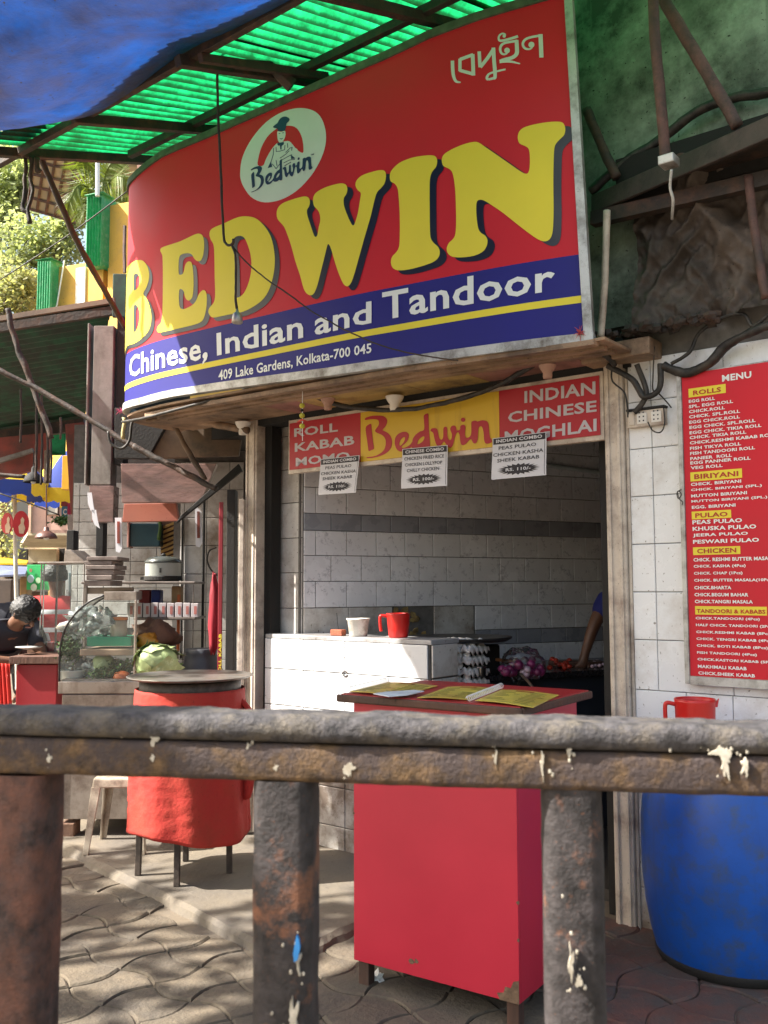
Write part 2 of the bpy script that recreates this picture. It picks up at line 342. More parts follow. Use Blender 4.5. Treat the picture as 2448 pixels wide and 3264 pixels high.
def wire(name, pts, r, m, n=6, smooth=True, cr_n=4, **kw):
    P = cr(pts, cr_n, False) if len(pts) > 2 else [Vector(p) for p in pts]
    return MB().tube(P, r, n).build(name, m, smooth=smooth, **kw)
def rough_tube(mb, pts, r, n=12, amp=0.1, fr=12.0, seg=0.02):
    P = []
    pts = [Vector(p) for p in pts]
    for a, b in zip(pts, pts[1:]):
        k = max(1, int((b - a).length / seg)); P += [a.lerp(b, i / k) for i in range(k)]
    P.append(pts[-1]); i0 = len(mb.v); mb.tube(P, r, n)
    for i in range(i0, len(mb.v)):
        p = mb.v[i]; mb.v[i] = p + mnoise.noise_vector(p * fr) * r * amp + mnoise.noise_vector(p * fr * 4) * r * amp * 0.4

# ================================================================== ground
gm = MB().grid(lambda u, v: Vector((-60 + 120 * u, -20 + 140 * v, -0.03)), 6, 6)
gm.build('ground', m_ground, kind='structure')
pave = MB().add([Vector(p) for p in [(-4.2, 1.2, 0.001), (3.2, 1.2, 0.001), (3.2, 9, 0.001), (-4.2, 9, 0.001)]], [(0, 1, 2, 3)]).build('pavement', m_ground, kind='structure')
PA = 0.215; PF = Frame((-0.4, 3.7), R(-41))
step_poly = [Vector(p) for p in [(-0.40, 3.74, 0), (-0.50, 3.80, 0), (-0.62, 3.93, 0), (-0.85, 4.20, 0), (-1.15, 4.52, 0), (-1.5, 4.90, 0), (-1.83, 5.27, 0), (-2.3, 5.8, 0), (-4.0, 7.7, 0), (-2.0, 9.6, 0), (1.2, 6.9, 0), (0.30, 4.90, 0), (0.05, 4.30, 0), (-0.12, 4.0, 0), (-0.28, 3.78, 0)]]
def in_poly(p, poly):
    c = False
    for a, b in zip(poly, poly[1:] + poly[:1]):
        if (a.y > p.y) != (b.y > p.y) and p.x < (b.x - a.x) * (p.y - a.y) / (b.y - a.y) + a.x: c = not c
    return c
def paver_mesh(kind):
    K = 6; pts = []; A = 0.034
    def edge(a, b, sgn):
        d = b - a; n = Vector((d.y, -d.x)).normalized()
        for k in range(K): t = k / K; pts.append(a + d * t + n * (sgn * A * math.sin(math.pi * t) * 1.0))
    c = [Vector((0, 0)), Vector((PA, 0)), Vector((PA, PA)), Vector((0, PA))]
    for i in range(4): edge(c[i], c[(i + 1) % 4], 1 if (i % 2 == 0) ^ kind else -1)
    cc = Vector((PA / 2, PA / 2)); N = len(pts)
    def ring(sh, z): return [((cc + (p - cc) * sh).x, (cc + (p - cc) * sh).y, z) for p in pts]
    v = ring(0.988, -0.02) + ring(0.984, 0.005) + ring(0.92, 0.012); f = []
    for j in range(2):
        for i in range(N): f.append((j * N + i, j * N + (i + 1) % N, (j + 1) * N + (i + 1) % N, (j + 1) * N + i))
    f.append(tuple(range(2 * N, 3 * N))); return v, f
pm = {}
for kd in (0, 1):
    for mm in (m_paver, m_paver_red):
        v, f = paver_mesh(bool(kd)); me = bpy.data.meshes.new('paving_stone'); me.from_pydata(v, [], f); me.materials.append(mm); pm[(kd, mm.name)] = me
cells = []
for i in range(-22, 24):
    for j in range(-20, 26):
        c = PF.pt((i + 0.5) * PA, 0, (j + 0.5) * PA)
        if not (-3.2 < c.x < 2.2 and 2.2 < c.y < 6.6): continue
        if in_poly(c, step_poly): continue
        if FF.loc(c)[2] < -0.1: continue
        d = ray(0, 0); vis = abs(c.x) / c.y < 0.50 and c.y > 2.85
        cells.append((0 if vis else 1, c.length, i, j, c))
cells.sort(); extra = MB()
for k, (vv, _, i, j, c) in enumerate(cells):
    kd = (i + j) % 2; red = mnoise.noise(c * 1.3) + (c.x - 0.55) * 1.6 > 0.25
    p = PF.pt(i * PA, 0, (j + 1) * PA)
    if k < 290 and vv == 0:
        o = bpy.data.objects.new('paving_stone', pm[(kd, (m_paver_red if red else m_paver).name)]); COL.objects.link(o); o.parent = pave
        dz = random.uniform(-0.005, 0.004); o.location = p - wloc(pave) + Vector((0, 0, dz)); o.rotation_euler = (random.uniform(-.02, .02), random.uniform(-.02, .02), PF.ang)
    else:
        v, f = paver_mesh(bool(kd)); extra.add([PF.pt(i * PA + x, z, (j + 1) * PA - y) for x, y, z in v], f)
if extra.v: extra.build('outer_paving', m_paver, pave, kind='stuff')
# raised slab in front of the shop, with a crumbled edge
mb = MB(); edge = []
for a, b in zip(step_poly, step_poly[1:] + step_poly[:1]):
    n = max(1, int((b - a).length / 0.03))
    for k in range(n):
        p = a.lerp(b, k / n); d = (b - a).normalized(); nn = Vector((d.y, -d.x, 0))
        edge.append((p, -nn))
T = []; M_ = []; B_ = []
for p, nn in edge:
    w1 = mnoise.noise(p * 9) * 0.022 + mnoise.noise(p * 30) * 0.010
    T.append(p + nn * (0.03 + w1) * -1 + Vector((0, 0, 0.078 + mnoise.noise(p * 6) * 0.005))); M_.append(p + nn * (w1) + Vector((0, 0, 0.055))); B_.append(p + nn * (0.03 + w1 * 1.6) + Vector((0, 0, -0.02)))
cenp = sum((p for p, _ in edge), Vector()) / len(edge)
for k in range(len(T)):
    T[k] = p_ = edge[k][0] + (cenp - edge[k][0]).normalized() * (0.04 + 0.5 * abs(mnoise.noise(edge[k][0] * 9)) * 0.05) + Vector((0, 0, 0.046 + .004 * mnoise.noise(edge[k][0] * 5)))
    M_[k] = edge[k][0] + (cenp - edge[k][0]).normalized() * (0.012 + mnoise.noise(edge[k][0] * 14) * 0.012) + Vector((0, 0, 0.030 + mnoise.noise(edge[k][0] * 20) * 0.010))
    B_[k] = edge[k][0] - (cenp - edge[k][0]).normalized() * (0.02 + mnoise.noise(edge[k][0] * 8) * 0.02) + Vector((0, 0, -0.02))
N = len(T); mb.add(T + M_ + B_, [tuple(range(N))] + [(i, (i + 1) % N, N + (i + 1) % N, N + i) for i in range(N)] + [(N + i, N + (i + 1) % N, 2 * N + (i + 1) % N, 2 * N + i) for i in range(N)])
slab = mb.build('raised_slab', m_slab, kind='structure')

# ================================================================== the shop shell
# inner tiled wall (left side of the kitchen) with its marbled tiles
wall = MB().box(FB, -0.02, 3.4, 0, 2.9, -0.12, -0.001).build('inner_wall', m_grout, label='marble patterned tiled kitchen wall with a dark blue band, seen through the opening', cat='wall')
rows = []; zt = 1.894
rowsA = [(1.791, 1.894)]; zz = 1.791
for a, b, ph, m_ in [(1.642, 1.791, .077, m_marble), (1.488, 1.642, .176, m_marble), (1.332, 1.488, .077, m_marble), (1.894, 2.05, .077, m_marble), (2.05, 2.205, .176, m_marble), (2.205, 2.36, .077, m_marble), (2.36, 2.515, .176, m_marble), (2.515, 2.67, .077, m_marble)]:
    tiles(wall, FB, 0.0, 2.9, [(a, b)], 0.2, 0.006, m_, phase=(ph,))
tiles(wall, FB, 0.0, 2.9, [(1.791, 1.894)], 0.2, 0.006, m_band, phase=(.176,))
for a, b in ((0.0, .29), (.29, .585), (1.16 - .30, 1.16)):
    if a < 0.7: tile(wall, FB, a, b, 1.09, 1.332, 0.006, m_tile_old)
    tile(wall, FB, a, b, 0.85, 1.09, 0.006, m_tile_old)
tile(wall, FB, .878 , 1.174, 1.09, 1.332, 0.006, m_tile_old)
tiles(wall, FB, 1.18, 2.9, [(1.175, 1.332)], 0.2, 0.006, m_marble, phase=(.0,))
tiles(wall, FB, 1.18, 2.9, [(1.080, 1.175)], 0.2, 0.006, m_band, phase=(.12,))
tiles(wall, FB, 1.18, 2.9, [(0.925, 1.080), (0.77, .925)], 0.2, 0.006, m_marble, phase=(.03, .13))
# broken patch: cracked ochre plaster lumps round a dark hole
mpl = mat('cracked_ochre_plaster', (0.36, 0.25, 0.09), 0.9, 0.3, 20, bump=0.5, dirt=(0.05, 0.03, 0.02), dirt_amt=0.3, dirt_scale=12)
for i in range(26):
    s = random.uniform(.60, .81); z = random.uniform(1.10, 1.325)
    if s > .76 and z > 1.2: continue
    pl = [FB.pt(s + math.cos(a) * random.uniform(.014, .030), z + math.sin(a) * random.uniform(.012, .024), 0.004) for a in [k * math.pi / 3 for k in range(6)]]
    MB().prism([p + FB.n * random.uniform(.004, .012) for p in pl], pl).build('plaster_chip', mpl, wall)
# pier beside the left jamb
pier = MB().box(FF, -2.33, -1.99, 0, 2.75, PIER_OFF - 0.3, PIER_OFF - 0.008).build('tiled_pier', m_grout, label='cream tiled pier just inside the left jamb of the shop', cat='pier')
pr = [.30, .51, .72, .93, 1.172, 1.329, 1.54, 1.747, 1.959, 2.162, 2.367, 2.57]
for a, b in zip(pr, pr[1:]): tile(pier, FF, -2.33, -1.985, a, b, PIER_OFF, m_tile_old)
# white tiled half wall / counter
cnt = thing('tiled_counter', 'glossy white tiled counter in the shop opening, sunlit, with a grey slab top', 'counter', FF.pt(-1.55, 0.02, -.1))
MB().box(FF, -2.14, -0.96, 0.0, 1.155, -0.235, -0.008).build('core', m_grout, cnt)
MB().box(FF, -2.14, -0.945, 1.158, 1.182, -0.25, 0.004).build('slab_top', mat('grey_stone_top', (0.36, 0.36, 0.37), 0.35, 0.15, 6, dirt=(.1, .08, .06), dirt_amt=.2), cnt, bevel=0.004)
m_ctile = mat('counter_white_tile', (0.72, 0.74, 0.76), 0.25, 0.06, 2.5, dirt=(0.40, 0.37, 0.33), dirt_amt=0.05, dirt_scale=3, rnd=0.06)
m_ctile2 = mat('grubby_white_tile', (0.60, 0.60, 0.58), 0.4, 0.1, 4, dirt=(0.14, 0.10, 0.07), dirt_amt=0.38, dirt_scale=4, rnd=0.06)
for k, (a, b) in enumerate([(0.985, 1.158), (0.78, 0.985), (0.575, 0.78), (0.37, 0.575), (0.165, 0.37), (0.03, 0.165)]):
    for s0, s1 in ((-2.14, -1.83), (-1.83, -1.52), (-1.52, -1.215), (-1.215, -0.965)):
        tile(cnt, FF, s0, s1, a, b, 0.0, m_ctile if k < 3 else m_ctile2, gap=.0048)
FS = Frame(FF.pt(-0.958, 0, 0), FF.ang + R(90))
for a, b in [(0.99, 1.158), (0.785, 0.985), (0.58, 0.78), (0.375, .575), (.17, .37)]: tile(cnt, FS, 0.005, 0.235, a, b, 0.008, m_tile_old)
MB().tube([FF.pt(-1.515 + .018 * math.cos(a), .985 + .014 * math.sin(a), .012) for a in [k * .6 for k in range(11)]], .003, 6).build('iron_ring', m_metaldk, cnt)
# right-hand tiled wall
rw = MB().box(FF, 0.125, 1.6, 0, 2.62, -0.2, -0.008).build('tiled_wall', m_grout, label='white tiled outer wall right of the opening, behind the menu board', cat='wall')
zr = [0.0, .18, .385, .59, .80, 1.008, 1.222, 1.427, 1.634, 1.843, 2.052, 2.26, 2.45]
for i, (a, b) in enumerate(zip(zr, zr[1:])):
    if b <= 1.1: sp = [.14, .365, .555, .80, 1.05, 1.3, 1.55]
    else: sp = [.14, .245, .56, .87, 1.18, 1.5]
    for c, d in zip(sp, sp[1:]): tile(rw, FF, c, d, a, b, 0.0, m_tile if b > .6 else m_ctile2, gap=.003)
# wall above, ceiling, back and right side of the room
MB().box(FF, -2.35, 2.2, 2.62, 5.8, -0.30, -0.02).build('plaster_wall', m_grwall, label='mouldy green plaster wall above the shop behind the big sign', cat='wall')
m_ceil = mat('smoky_ceiling', (0.16, 0.14, 0.12), 0.9, 0.3, 3)
MB().prism([FF.pt(s, 2.78, o) for s, o in ((-2.4, -.25), (1.7, -.25), (1.7, -4), (-2.4, -4))], [FF.pt(s, 2.70, o) for s, o in ((-2.4, -.25), (1.7, -.25), (1.7, -4), (-2.4, -4))]).build('kitchen_ceiling', m_ceil, kind='structure')
MB().box(FF, 1.3, 1.5, 0, 2.7, -4, -0.2).build('kitchen_side_wall', m_ceil, kind='structure')
MB().box(FF, -2.4, 1.5, 0, 2.7, -4.2, -3.9).build('kitchen_back_wall', m_ceil, kind='structure')
MB().box(FF, -1.9, 1.3, -0.02, 0.055, -3.9, -0.24).build('kitchen_floor', mat('dark_kitchen_floor', (.05, .045, .04), .6), kind='structure')

# door posts
def post(s0, s1, o0, o1, z1, label):
    t = thing('door_post', label, 'post', FF.pt((s0 + s1) / 2, 0, o1), 'posts of the shop opening')
    MB().box(FF, s0, s1, 0.0, z1, o0, o1).build('post_board', m_cream, t, bevel=0.006)
    MB().box(FF, s0 + .012, s0 + .026, 0.0, z1, o1, o1 + .008).build('trim', m_cream, t, bevel=0.002)
    MB().box(FF, s1 - .03, s1 - .014, 0.0, z1, o1, o1 + .007).build('trim', m_cream, t, bevel=0.002)
    return t
post(FF.pix(1935, 1750, .03)[0], FF.pix(1996, 1750, .03)[0], -0.08, 0.03, 2.46, 'chipped cream wooden post between the opening and the menu wall')
post(FF.pix(779, 1800, .03)[0], FF.pix(815, 1800, .03)[0], -0.08, 0.03, 2.46, 'cream wooden post left of the shop opening, next to a black slot')
MB().box(FF, FF.pix(1996, 1750, .03)[0] + .002, 0.140, 0.0, 2.4, -0.05, 0.012).build('post_cover_strip', m_cream, bevel=.003, label='narrow grubby strip filling the gap beside the right post', cat='strip')
MB().box(FF, FF.pix(816, 1800, -.04)[0], -2.14, 0.08, 2.44, -0.12, -0.04).build('shutter_channel', m_black, label='black steel shutter channel beside the left cream post', cat='channel')
MB().box(FF, -0.05, -0.006, 0.0, 2.44, -0.16, -0.09).build('shutter_channel', m_black, label='black steel shutter channel behind the right cream post', cat='channel')
# foot grime on posts (darker plinths)
MB().box(FF, -2.40, 0.16, 2.42, 2.56, -0.12, 0.02).build('lintel', m_black, label='dark lintel above the small shop sign', cat='lintel')

# soffit below the big sign
sof = thing('sign_soffit', 'stained board soffit under the big sign, in beige, mustard and faded pink panels', 'soffit', FF.pt(-1.3, 2.44, .3))
cuts = [(-2.78, -2.35, m_beige), (-2.35, -1.86, m_beige), (-1.86, -1.62, m_pink), (-1.62, -1.37, m_yelbrd), (-1.37, -.93, m_yelbrd), (-.93, -.56, m_yelbrd), (-.56, -.02, m_pink), (-.02, .22, m_beige)]
for a, b, m_ in cuts: MB().box(FF, a + .002, b - .002, 2.452, 2.466, 0.03, .40).build('soffit_board', m_, sof, bevel=.002)
for o_, h in ((.41, .016), (.335, .020), (.50, .022)):
    P = [(-2.55, o_ + .08), (-2.3, o_ + .09), (-1.5, o_ + .06), (-.7, o_ + .03), (.18, o_ - .08)]
    mb = MB()
    for (a, oa), (b, ob) in zip(P, P[1:]):
        mb.hexa([FF.pt(a, 2.435, oa), FF.pt(b, 2.435, ob), FF.pt(b, 2.435, ob - .045), FF.pt(a, 2.435, oa - .045)] + [FF.pt(a, 2.435 + h, oa), FF.pt(b, 2.435 + h, ob), FF.pt(b, 2.435 + h, ob - .045), FF.pt(a, 2.435 + h, oa - .045)])
    mb.build('batten', m_beige, sof)
SOFFIT_LATER = sof

# ================================================================== big curved sign
PLAN = [(.165, .385), (-.1, .45), (-.39, .50), (-.7, .54), (-1.0, .575), (-1.48, .598), (-2.0, .62), (-2.3, .63), (-2.5, .615), (-2.71, .578), (-2.83, .52), (-2.91, .43), (-2.955, .32), (-2.975, .20), (-2.98, .06), (-2.98, -.10)]
PLAN = [(p.x, p.y) for p in cr(PLAN, 3, False)]
PL_L = [0.0]
for a, b in zip(PLAN, PLAN[1:]): PL_L.append(PL_L[-1] + math.hypot(b[0] - a[0], b[1] - a[1]))
def plan_at(L):
    L = min(max(L, 0), PL_L[-1] - 1e-6)
    for i in range(len(PLAN) - 1):
        if PL_L[i] <= L <= PL_L[i + 1]:
            t = (L - PL_L[i]) / (PL_L[i + 1] - PL_L[i]); a, b = PLAN[i], PLAN[i + 1]; d = ((b[0] - a[0]), (b[1] - a[1])); l = math.hypot(*d)
            return a[0] + d[0] * t, a[1] + d[1] * t, (-(-d[1]) / l * -1 * -1, -d[0] / l)
def SP(L, z, off=0.0):
    s, o, nn = plan_at(L); off += .006 * mnoise.noise(Vector((L * 1.8, 2.2, 1))); return FF.pt(s + nn[0] * off, z, o + nn[1] * off)
def sign_hit(px, py):
    d = ray(px, py); c = FF.loc((0, 0, CAM_H)); cx, cy = c[0], c[2]; dx, dy = Vector(d).dot(FF.u), Vector(d).dot(FF.n); best = None
    for i, (a, b) in enumerate(zip(PLAN, PLAN[1:])):
        ex, ey = b[0] - a[0], b[1] - a[1]; det = dx * (-ey) + dy * ex
        if abs(det) < 1e-9: continue
        rx, ry = a[0] - cx, a[1] - cy; t = (rx * (-ey) + ry * ex) / det; w_ = (dx * ry - dy * rx) / det
        if -1e-6 <= w_ <= 1 + 1e-6 and t > 0 and (best is None or t < best[0]): best = (t, PL_L[i] + w_ * (PL_L[i + 1] - PL_L[i]), CAM_H + d.z * t)
    return (best[1], best[2]) if best else None
L_SIL = 3.22
def SH(px, py):                                  # pixel -> (L, z); points past the silhouette are carried on round the bend
    h = sign_hit(px, py)
    if h: return h
    x = px
    while h is None and x < px + 60: x += 1; h = sign_hit(x, py)
    return (h[0] + (x - px) * 0.012, h[1]) if h else (L_SIL, 2.6)
def _interp(T):
    def f(L):
        if L <= T[0][0]: return T[0][1]
        for (a, za), (b, zb) in zip(T, T[1:]):
            if a <= L <= b: return za + (zb - za) * (L - a) / (b - a)
        return T[-1][1]
    return f
TOPZ = _interp([h for h in (sign_hit(*p) for p in ((1829, -42), (1681, 0), (1519, 48), (1371, 103), (1224, 173), (1060, 247), (903, 317), (664, 424), (516, 487), (425, 561))) if h])
BOTZ = _interp([h for h in (sign_hit(*p) for p in ((1880, 1088), (1300, 1160), (1050, 1195), (820, 1224), (700, 1240), (550, 1262), (460, 1285), (406, 1299))) if h])
LMAX = PL_L[-1] - 0.01
big = thing('shop_sign', 'huge curved red and blue BEDWIN shop sign with fat yellow letters', 'sign', FF.pt(-1.4, 2.4, .3))
NU = 90
def sheet(zlo, zhi, off, l0=0.03, l1=LMAX, nv=6):
    def tl(L, z): return L + max(0, .06 - L * .5) * max(0, (z - 2.46) / 1.5)   # the right edge leans
    return MB().grid(lambda u, v: (lambda L, z: SP(tl(L, z), z, off))(l0 + (l1 - l0) * u, zlo(l0 + (l1 - l0) * u) * (1 - v) + zhi(l0 + (l1 - l0) * u) * v), NU, nv)
BLUEZ = lambda L: 2.832 + 0.004 * L
sheet(BLUEZ, lambda L: TOPZ(L) - .02, 0.0).build('red_panel', m_red, big, smooth=True)
sheet(lambda L: BOTZ(L) + .03, BLUEZ, 0.0).build('blue_band', m_navy, big, smooth=True)
ST = lambda z0, z1, off: MB().grid(lambda u, v: SP(.03 + (LMAX - .03) * u, z0 + (z1 - z0) * v, off), NU, 1)
ST(2.625, 2.656, 0.0014).build('yellow_stripe', m_yellow, big, smooth=True)
mb = MB()
for (z0f, z1f) in ((lambda L: BOTZ(L) - .006, lambda L: BOTZ(L) + .034), (lambda L: TOPZ(L) - .03, lambda L: TOPZ(L) + .008)):
    vv = []
    for i in range(NU + 1):
        L = LMAX * i / NU; L = max(L, .05) if z0f(1) > 3 else L; vv += [SP(L, z0f(L), .012), SP(L, z1f(L), .012), SP(L, z1f(L), -.03), SP(L, z0f(L), -.03)]
    mb.add(vv, [(4 * i + a, 4 * i + b, 4 * i + 4 + b, 4 * i + 4 + a) for i in range(NU) for a, b in ((0, 1), (1, 2), (2, 3), (3, 0))])
    m__ = m_alu if z0f(1) < 3 else mat('mossy_dark_frame', (.07, .10, .06), .8, .4, 20)
    mb.build('frame_rail', m__, big); mb = MB()
MB().hexa([SP(.0, BOTZ(0) - .01, .016), SP(.04, BOTZ(0) - .01, .016), SP(.04, BOTZ(0), -.03), SP(.0, BOTZ(0), -.03), SP(.06, TOPZ(0), .016), SP(.095, TOPZ(0), .016), SP(.095, TOPZ(0), -.03), SP(.06, TOPZ(0), -.03)]).build('frame_rail', m_alu, big, bevel=.002)
sheet(BOTZ, TOPZ, -0.02, 0.0).build('back_sheet', m_metaldk, big)
CUTS = [.03 + (LMAX - .03) * i / NU for i in range(1, NU)]
def on_sign(me2d, m_, off, name, parent=big, **kw):
    me2d = split_x(me2d, CUTS)
    o = MB().shape(me2d, lambda x, y: SP(x, y, off * .32)).build(name, m_, parent, **kw); return o
cA = lambda x, y: (350 + x * .4822, 300 + y * .4822)
cB = lambda x, y: (1100 + x * .4822, 300 + y * .4822)
def LET(pts, c): return [SH(*c(x, y)) for x, y in pts]
W_ = [(1105,800),(1110,760),(1140,725),(1200,700),(1280,678),(1315,685),(1325,715),(1318,745),(1305,770),(1310,810),(1330,870),(1350,930),(1363,945),(1374,930),(1383,880),(1393,835),(1388,790),(1372,762),(1352,740),(1345,700),(1355,665),(1385,638),(1440,612),(1520,591),(1560,598),(1572,628),(1565,660),(1548,690),(1550,740),(1575,810),(1598,858),(1610,868),(1620,855),(1640,790),(1655,700),(1660,655),(1640,635),(1625,605),(1632,572),(1665,540),(1725,517),(1790,503),(1820,512),(1827,545),(1817,590),(1795,620),(1768,650),(1750,705),(1725,810),(1690,930),(1655,1055),(1620,1180),(1597,1245),(1575,1270),(1548,1258),(1520,1200),(1492,1120),(1466,1030),(1450,995),(1440,1000),(1425,1060),(1400,1160),(1372,1270),(1345,1325),(1312,1325),(1285,1290),(1260,1200),(1230,1110),(1200,1000),(1172,920),(1155,880),(1135,855),(1113,830)]
I_ = [(297,560),(298,530),(312,500),(360,455),(430,425),(500,410),(570,405),(600,415),(610,442),(603,480),(578,512),(565,545),(560,600),(560,750),(562,900),(568,955),(588,985),(615,1010),(627,1042),(618,1080),(580,1112),(500,1140),(420,1160),(350,1165),(315,1148),(304,1112),(312,1075),(337,1048),(356,1015),(362,950),(362,800),(355,680),(347,622),(328,592),(305,580)]
N_ = [(640,440),(648,408),(680,380),(740,350),(800,328),(855,317),(885,322),(920,345),(1000,400),(1100,470),(1150,505),(1192,528),(1213,520),(1222,480),(1222,400),(1213,362),(1190,345),(1155,328),(1143,293),(1150,255),(1180,225),(1250,203),(1340,188),(1410,185),(1443,195),(1457,230),(1450,272),(1425,298),(1400,325),(1385,360),(1380,450),(1378,600),(1380,750),(1378,850),(1372,920),(1355,960),(1325,975),(1290,968),(1240,938),(1150,870),(1050,790),(970,735),(920,705),(888,700),(872,715),(868,760),(872,830),(882,890),(900,918),(928,937),(943,968),(935,1010),(908,1045),(850,1070),(770,1080),(710,1075),(680,1052),(673,1020),(687,985),(715,958),(730,925),(735,850),(733,720),(728,620),(716,540),(703,508),(680,490),(650,475)]
E_ = [(335,1035),(345,1015),(400,995),(470,972),(560,930),(597,924),(620,945),(627,1000),(620,1065),(605,1100),(582,1105),(560,1088),(545,1062),(520,1052),(482,1058),(462,1075),(456,1120),(457,1185),(470,1195),(488,1180),(500,1130),(518,1108),(540,1112),(550,1145),(555,1220),(554,1300),(544,1350),(520,1365),(500,1345),(490,1305),(472,1288),(460,1300),(458,1360),(464,1408),(488,1422),(540,1400),(570,1370),(590,1325),(618,1297),(638,1308),(645,1350),(640,1420),(625,1480),(600,1510),(540,1530),(430,1555),(370,1568),(325,1576),(312,1558),(322,1530),(343,1500),(350,1400),(352,1200),(350,1085),(345,1058)]
D_ = [(662,925),(680,890),(760,855),(850,815),(920,810),(980,830),(1040,895),(1075,970),(1092,1080),(1086,1180),(1060,1280),(1020,1350),(960,1400),(880,1440),(780,1460),(700,1477),(670,1470),(655,1440),(665,1410),(690,1380),(700,1330),(697,1200),(695,1080),(690,1000),(672,965)]
Dh = [(815,1000),(822,960),(845,940),(880,942),(905,975),(932,1060),(938,1150),(922,1240),(890,1315),(852,1345),(835,1328),(832,1200),(828,1080)]
B_o = [(112,1160),(140,1120),(185,1098),(225,1105),(255,1150),(262,1210),(248,1270),(225,1320),(250,1360),(272,1430),(275,1500),(260,1560),(220,1610),(165,1648),(112,1668)]
Bh1 = [(160,1200),(180,1185),(198,1210),(196,1260),(178,1290),(160,1290)]
Bh2 = [(160,1405),(182,1400),(198,1440),(195,1510),(178,1560),(160,1565)]
letters = [([W_], cA), ([I_], cB), ([N_], cB), ([E_], cA), ([D_, Dh], cA)]
for loops, c in letters:
    LL = [[(p[0], p[1]) for p in cr([Vector((*q, 0)) for q in LET(l, c)], 3)] for l in loops]
    me = fill2d(LL)
    on_sign(([(x - .034, y - .026) for x, y in me[0]], me[1]), m_ink, .0075, 'letter_shadow')
    on_sign(me, m_yellow, .0105, 'letter')
Bl = LET(B_o, cA); Bh = [LET(l, cA) for l in (Bh1, Bh2)]
Lmid = Bl[0][0] + .10
Bl = [(Lmid, Bl[0][1] + .01)] + Bl + [(Lmid, Bl[-1][1] - .01)]
me = fill2d([[(p[0], p[1]) for p in cr([Vector((*q, 0)) for q in Bl], 3)]] + [[(p[0], p[1]) for p in cr([Vector((*q, 0)) for q in h], 3)] for h in Bh])
on_sign(([(x - .034, y - .026) for x, y in me[0]], me[1]), m_ink, .0075, 'letter_shadow'); on_sign(me, m_yellow, .0105, 'letter')
def sign_text(s, q, c=None, bold=.02, m_=m_white, name='lettering'):
    q = [SH(*(cc(x, y))) for (x, y), cc in zip(q, c)]; g = bil([Vector((*p, 0)) for p in q]); t = text2d(s, bold)
    return on_sign(([tuple(g(x, y))[:2] for x, y in t[0]], t[1]), m_, .009, name)
A4, B4 = [cA] * 4, [cB] * 4
sign_text('Chinese', [(130, 1880), (605, 1758), (605, 1598), (130, 1738)], A4)
sign_text(',', [(612, 1790), (648, 1775), (652, 1700), (616, 1712)], A4)
sign_text('Indian', [(712, 1732), (1280, 1612), (1278, 1455), (708, 1582)], A4)
sign_text('and', [(1355, 1597), (175, 1515), (175, 1368), (1355, 1438)], [cA, cB, cB, cA])
sign_text('Tandoor', [(248, 1497), (1388, 1302), (1388, 1112), (245, 1312)], B4)
sign_text('409 Lake Gardens, Kolkata-700 045', [(722, 1906), (175, 1722), (175, 1645), (722, 1826)], [cA, cB, cB, cA], bold=.02)
# Bengali lettering drawn as strokes
cC = lambda x, y: (1400 + x * .2411, 80 + y * .2411)
strokes = [([(175,470),(180,600),(192,680),(215,735),(245,752),(285,757)], [46,46,44,38,30,14]), ([(275,455),(450,392)], 44), ([(443,385),(453,668)], 50), ([(455,650),(270,598)], 44), ([(275,610),(275,445)], 44),
    ([(530,350),(536,470),(542,560)], 46), ([(545,560),(640,440),(722,318)], 46), ([(718,300),(728,480),(738,600),(740,690),(720,705),(650,722)], [50,50,50,44,36,30]), ([(650,725),(632,700),(660,650),(740,620),(880,588)], [36,36,28,26,24]),
    ([(862,160),(872,128),(838,115),(800,140),(788,180),(805,208),(860,205),(950,182),(1045,152)], [30,26,22,26,28,32,32,34,36]), ([(905,375),(860,390),(822,370),(808,320),(825,270),(870,240),(950,225),(1030,212)], [20,26,32,34,34,32,32,34]), ([(1025,200),(1030,300),(1030,370),(1005,410),(950,440),(860,460),(800,480)], [50,52,54,50,46,42,34]), ([(800,485),(880,480),(960,488),(1020,502),(1072,515)], [48,40,30,22,16]),
    ([(1235,300),(1200,322),(1150,318),(1115,285),(1112,235),(1150,190),(1220,165),(1350,142)], [16,24,30,34,34,32,32,32]), ([(1342,125),(1348,280),(1354,435)], 56)]
for i, (p, wd) in enumerate(strokes):
    P = cr([Vector((*q, 0)) for q in p], 4, False) if len(p) > 3 else [Vector((*q, 0)) for q in p]
    if isinstance(wd, list) and len(p) > 3:
        ws = [];
        for a, b in zip(wd, wd[1:]): ws += [a + (b - a) * k / 4 for k in range(4)]
        ws.append(wd[-1])
    else: ws = wd if isinstance(wd, (int, float)) else wd
    rb = ribbon([Vector((p_.x, p_.y)) for p_ in P], ws)
    on_sign(fill2d([[SH(*cC(q.x, q.y)) for q in rb]]), m_logo, .0060 + i * .00025, 'lettering')
for x, y, r in ((1222, 265, 40), (900, 340, 38), (862, 150, 22)):
    on_sign(fill2d([[SH(*cC(x + r * math.cos(a), y + r * math.sin(a))) for a in [k * .393 for k in range(16)]]]), m_logo, .0100, 'lettering')
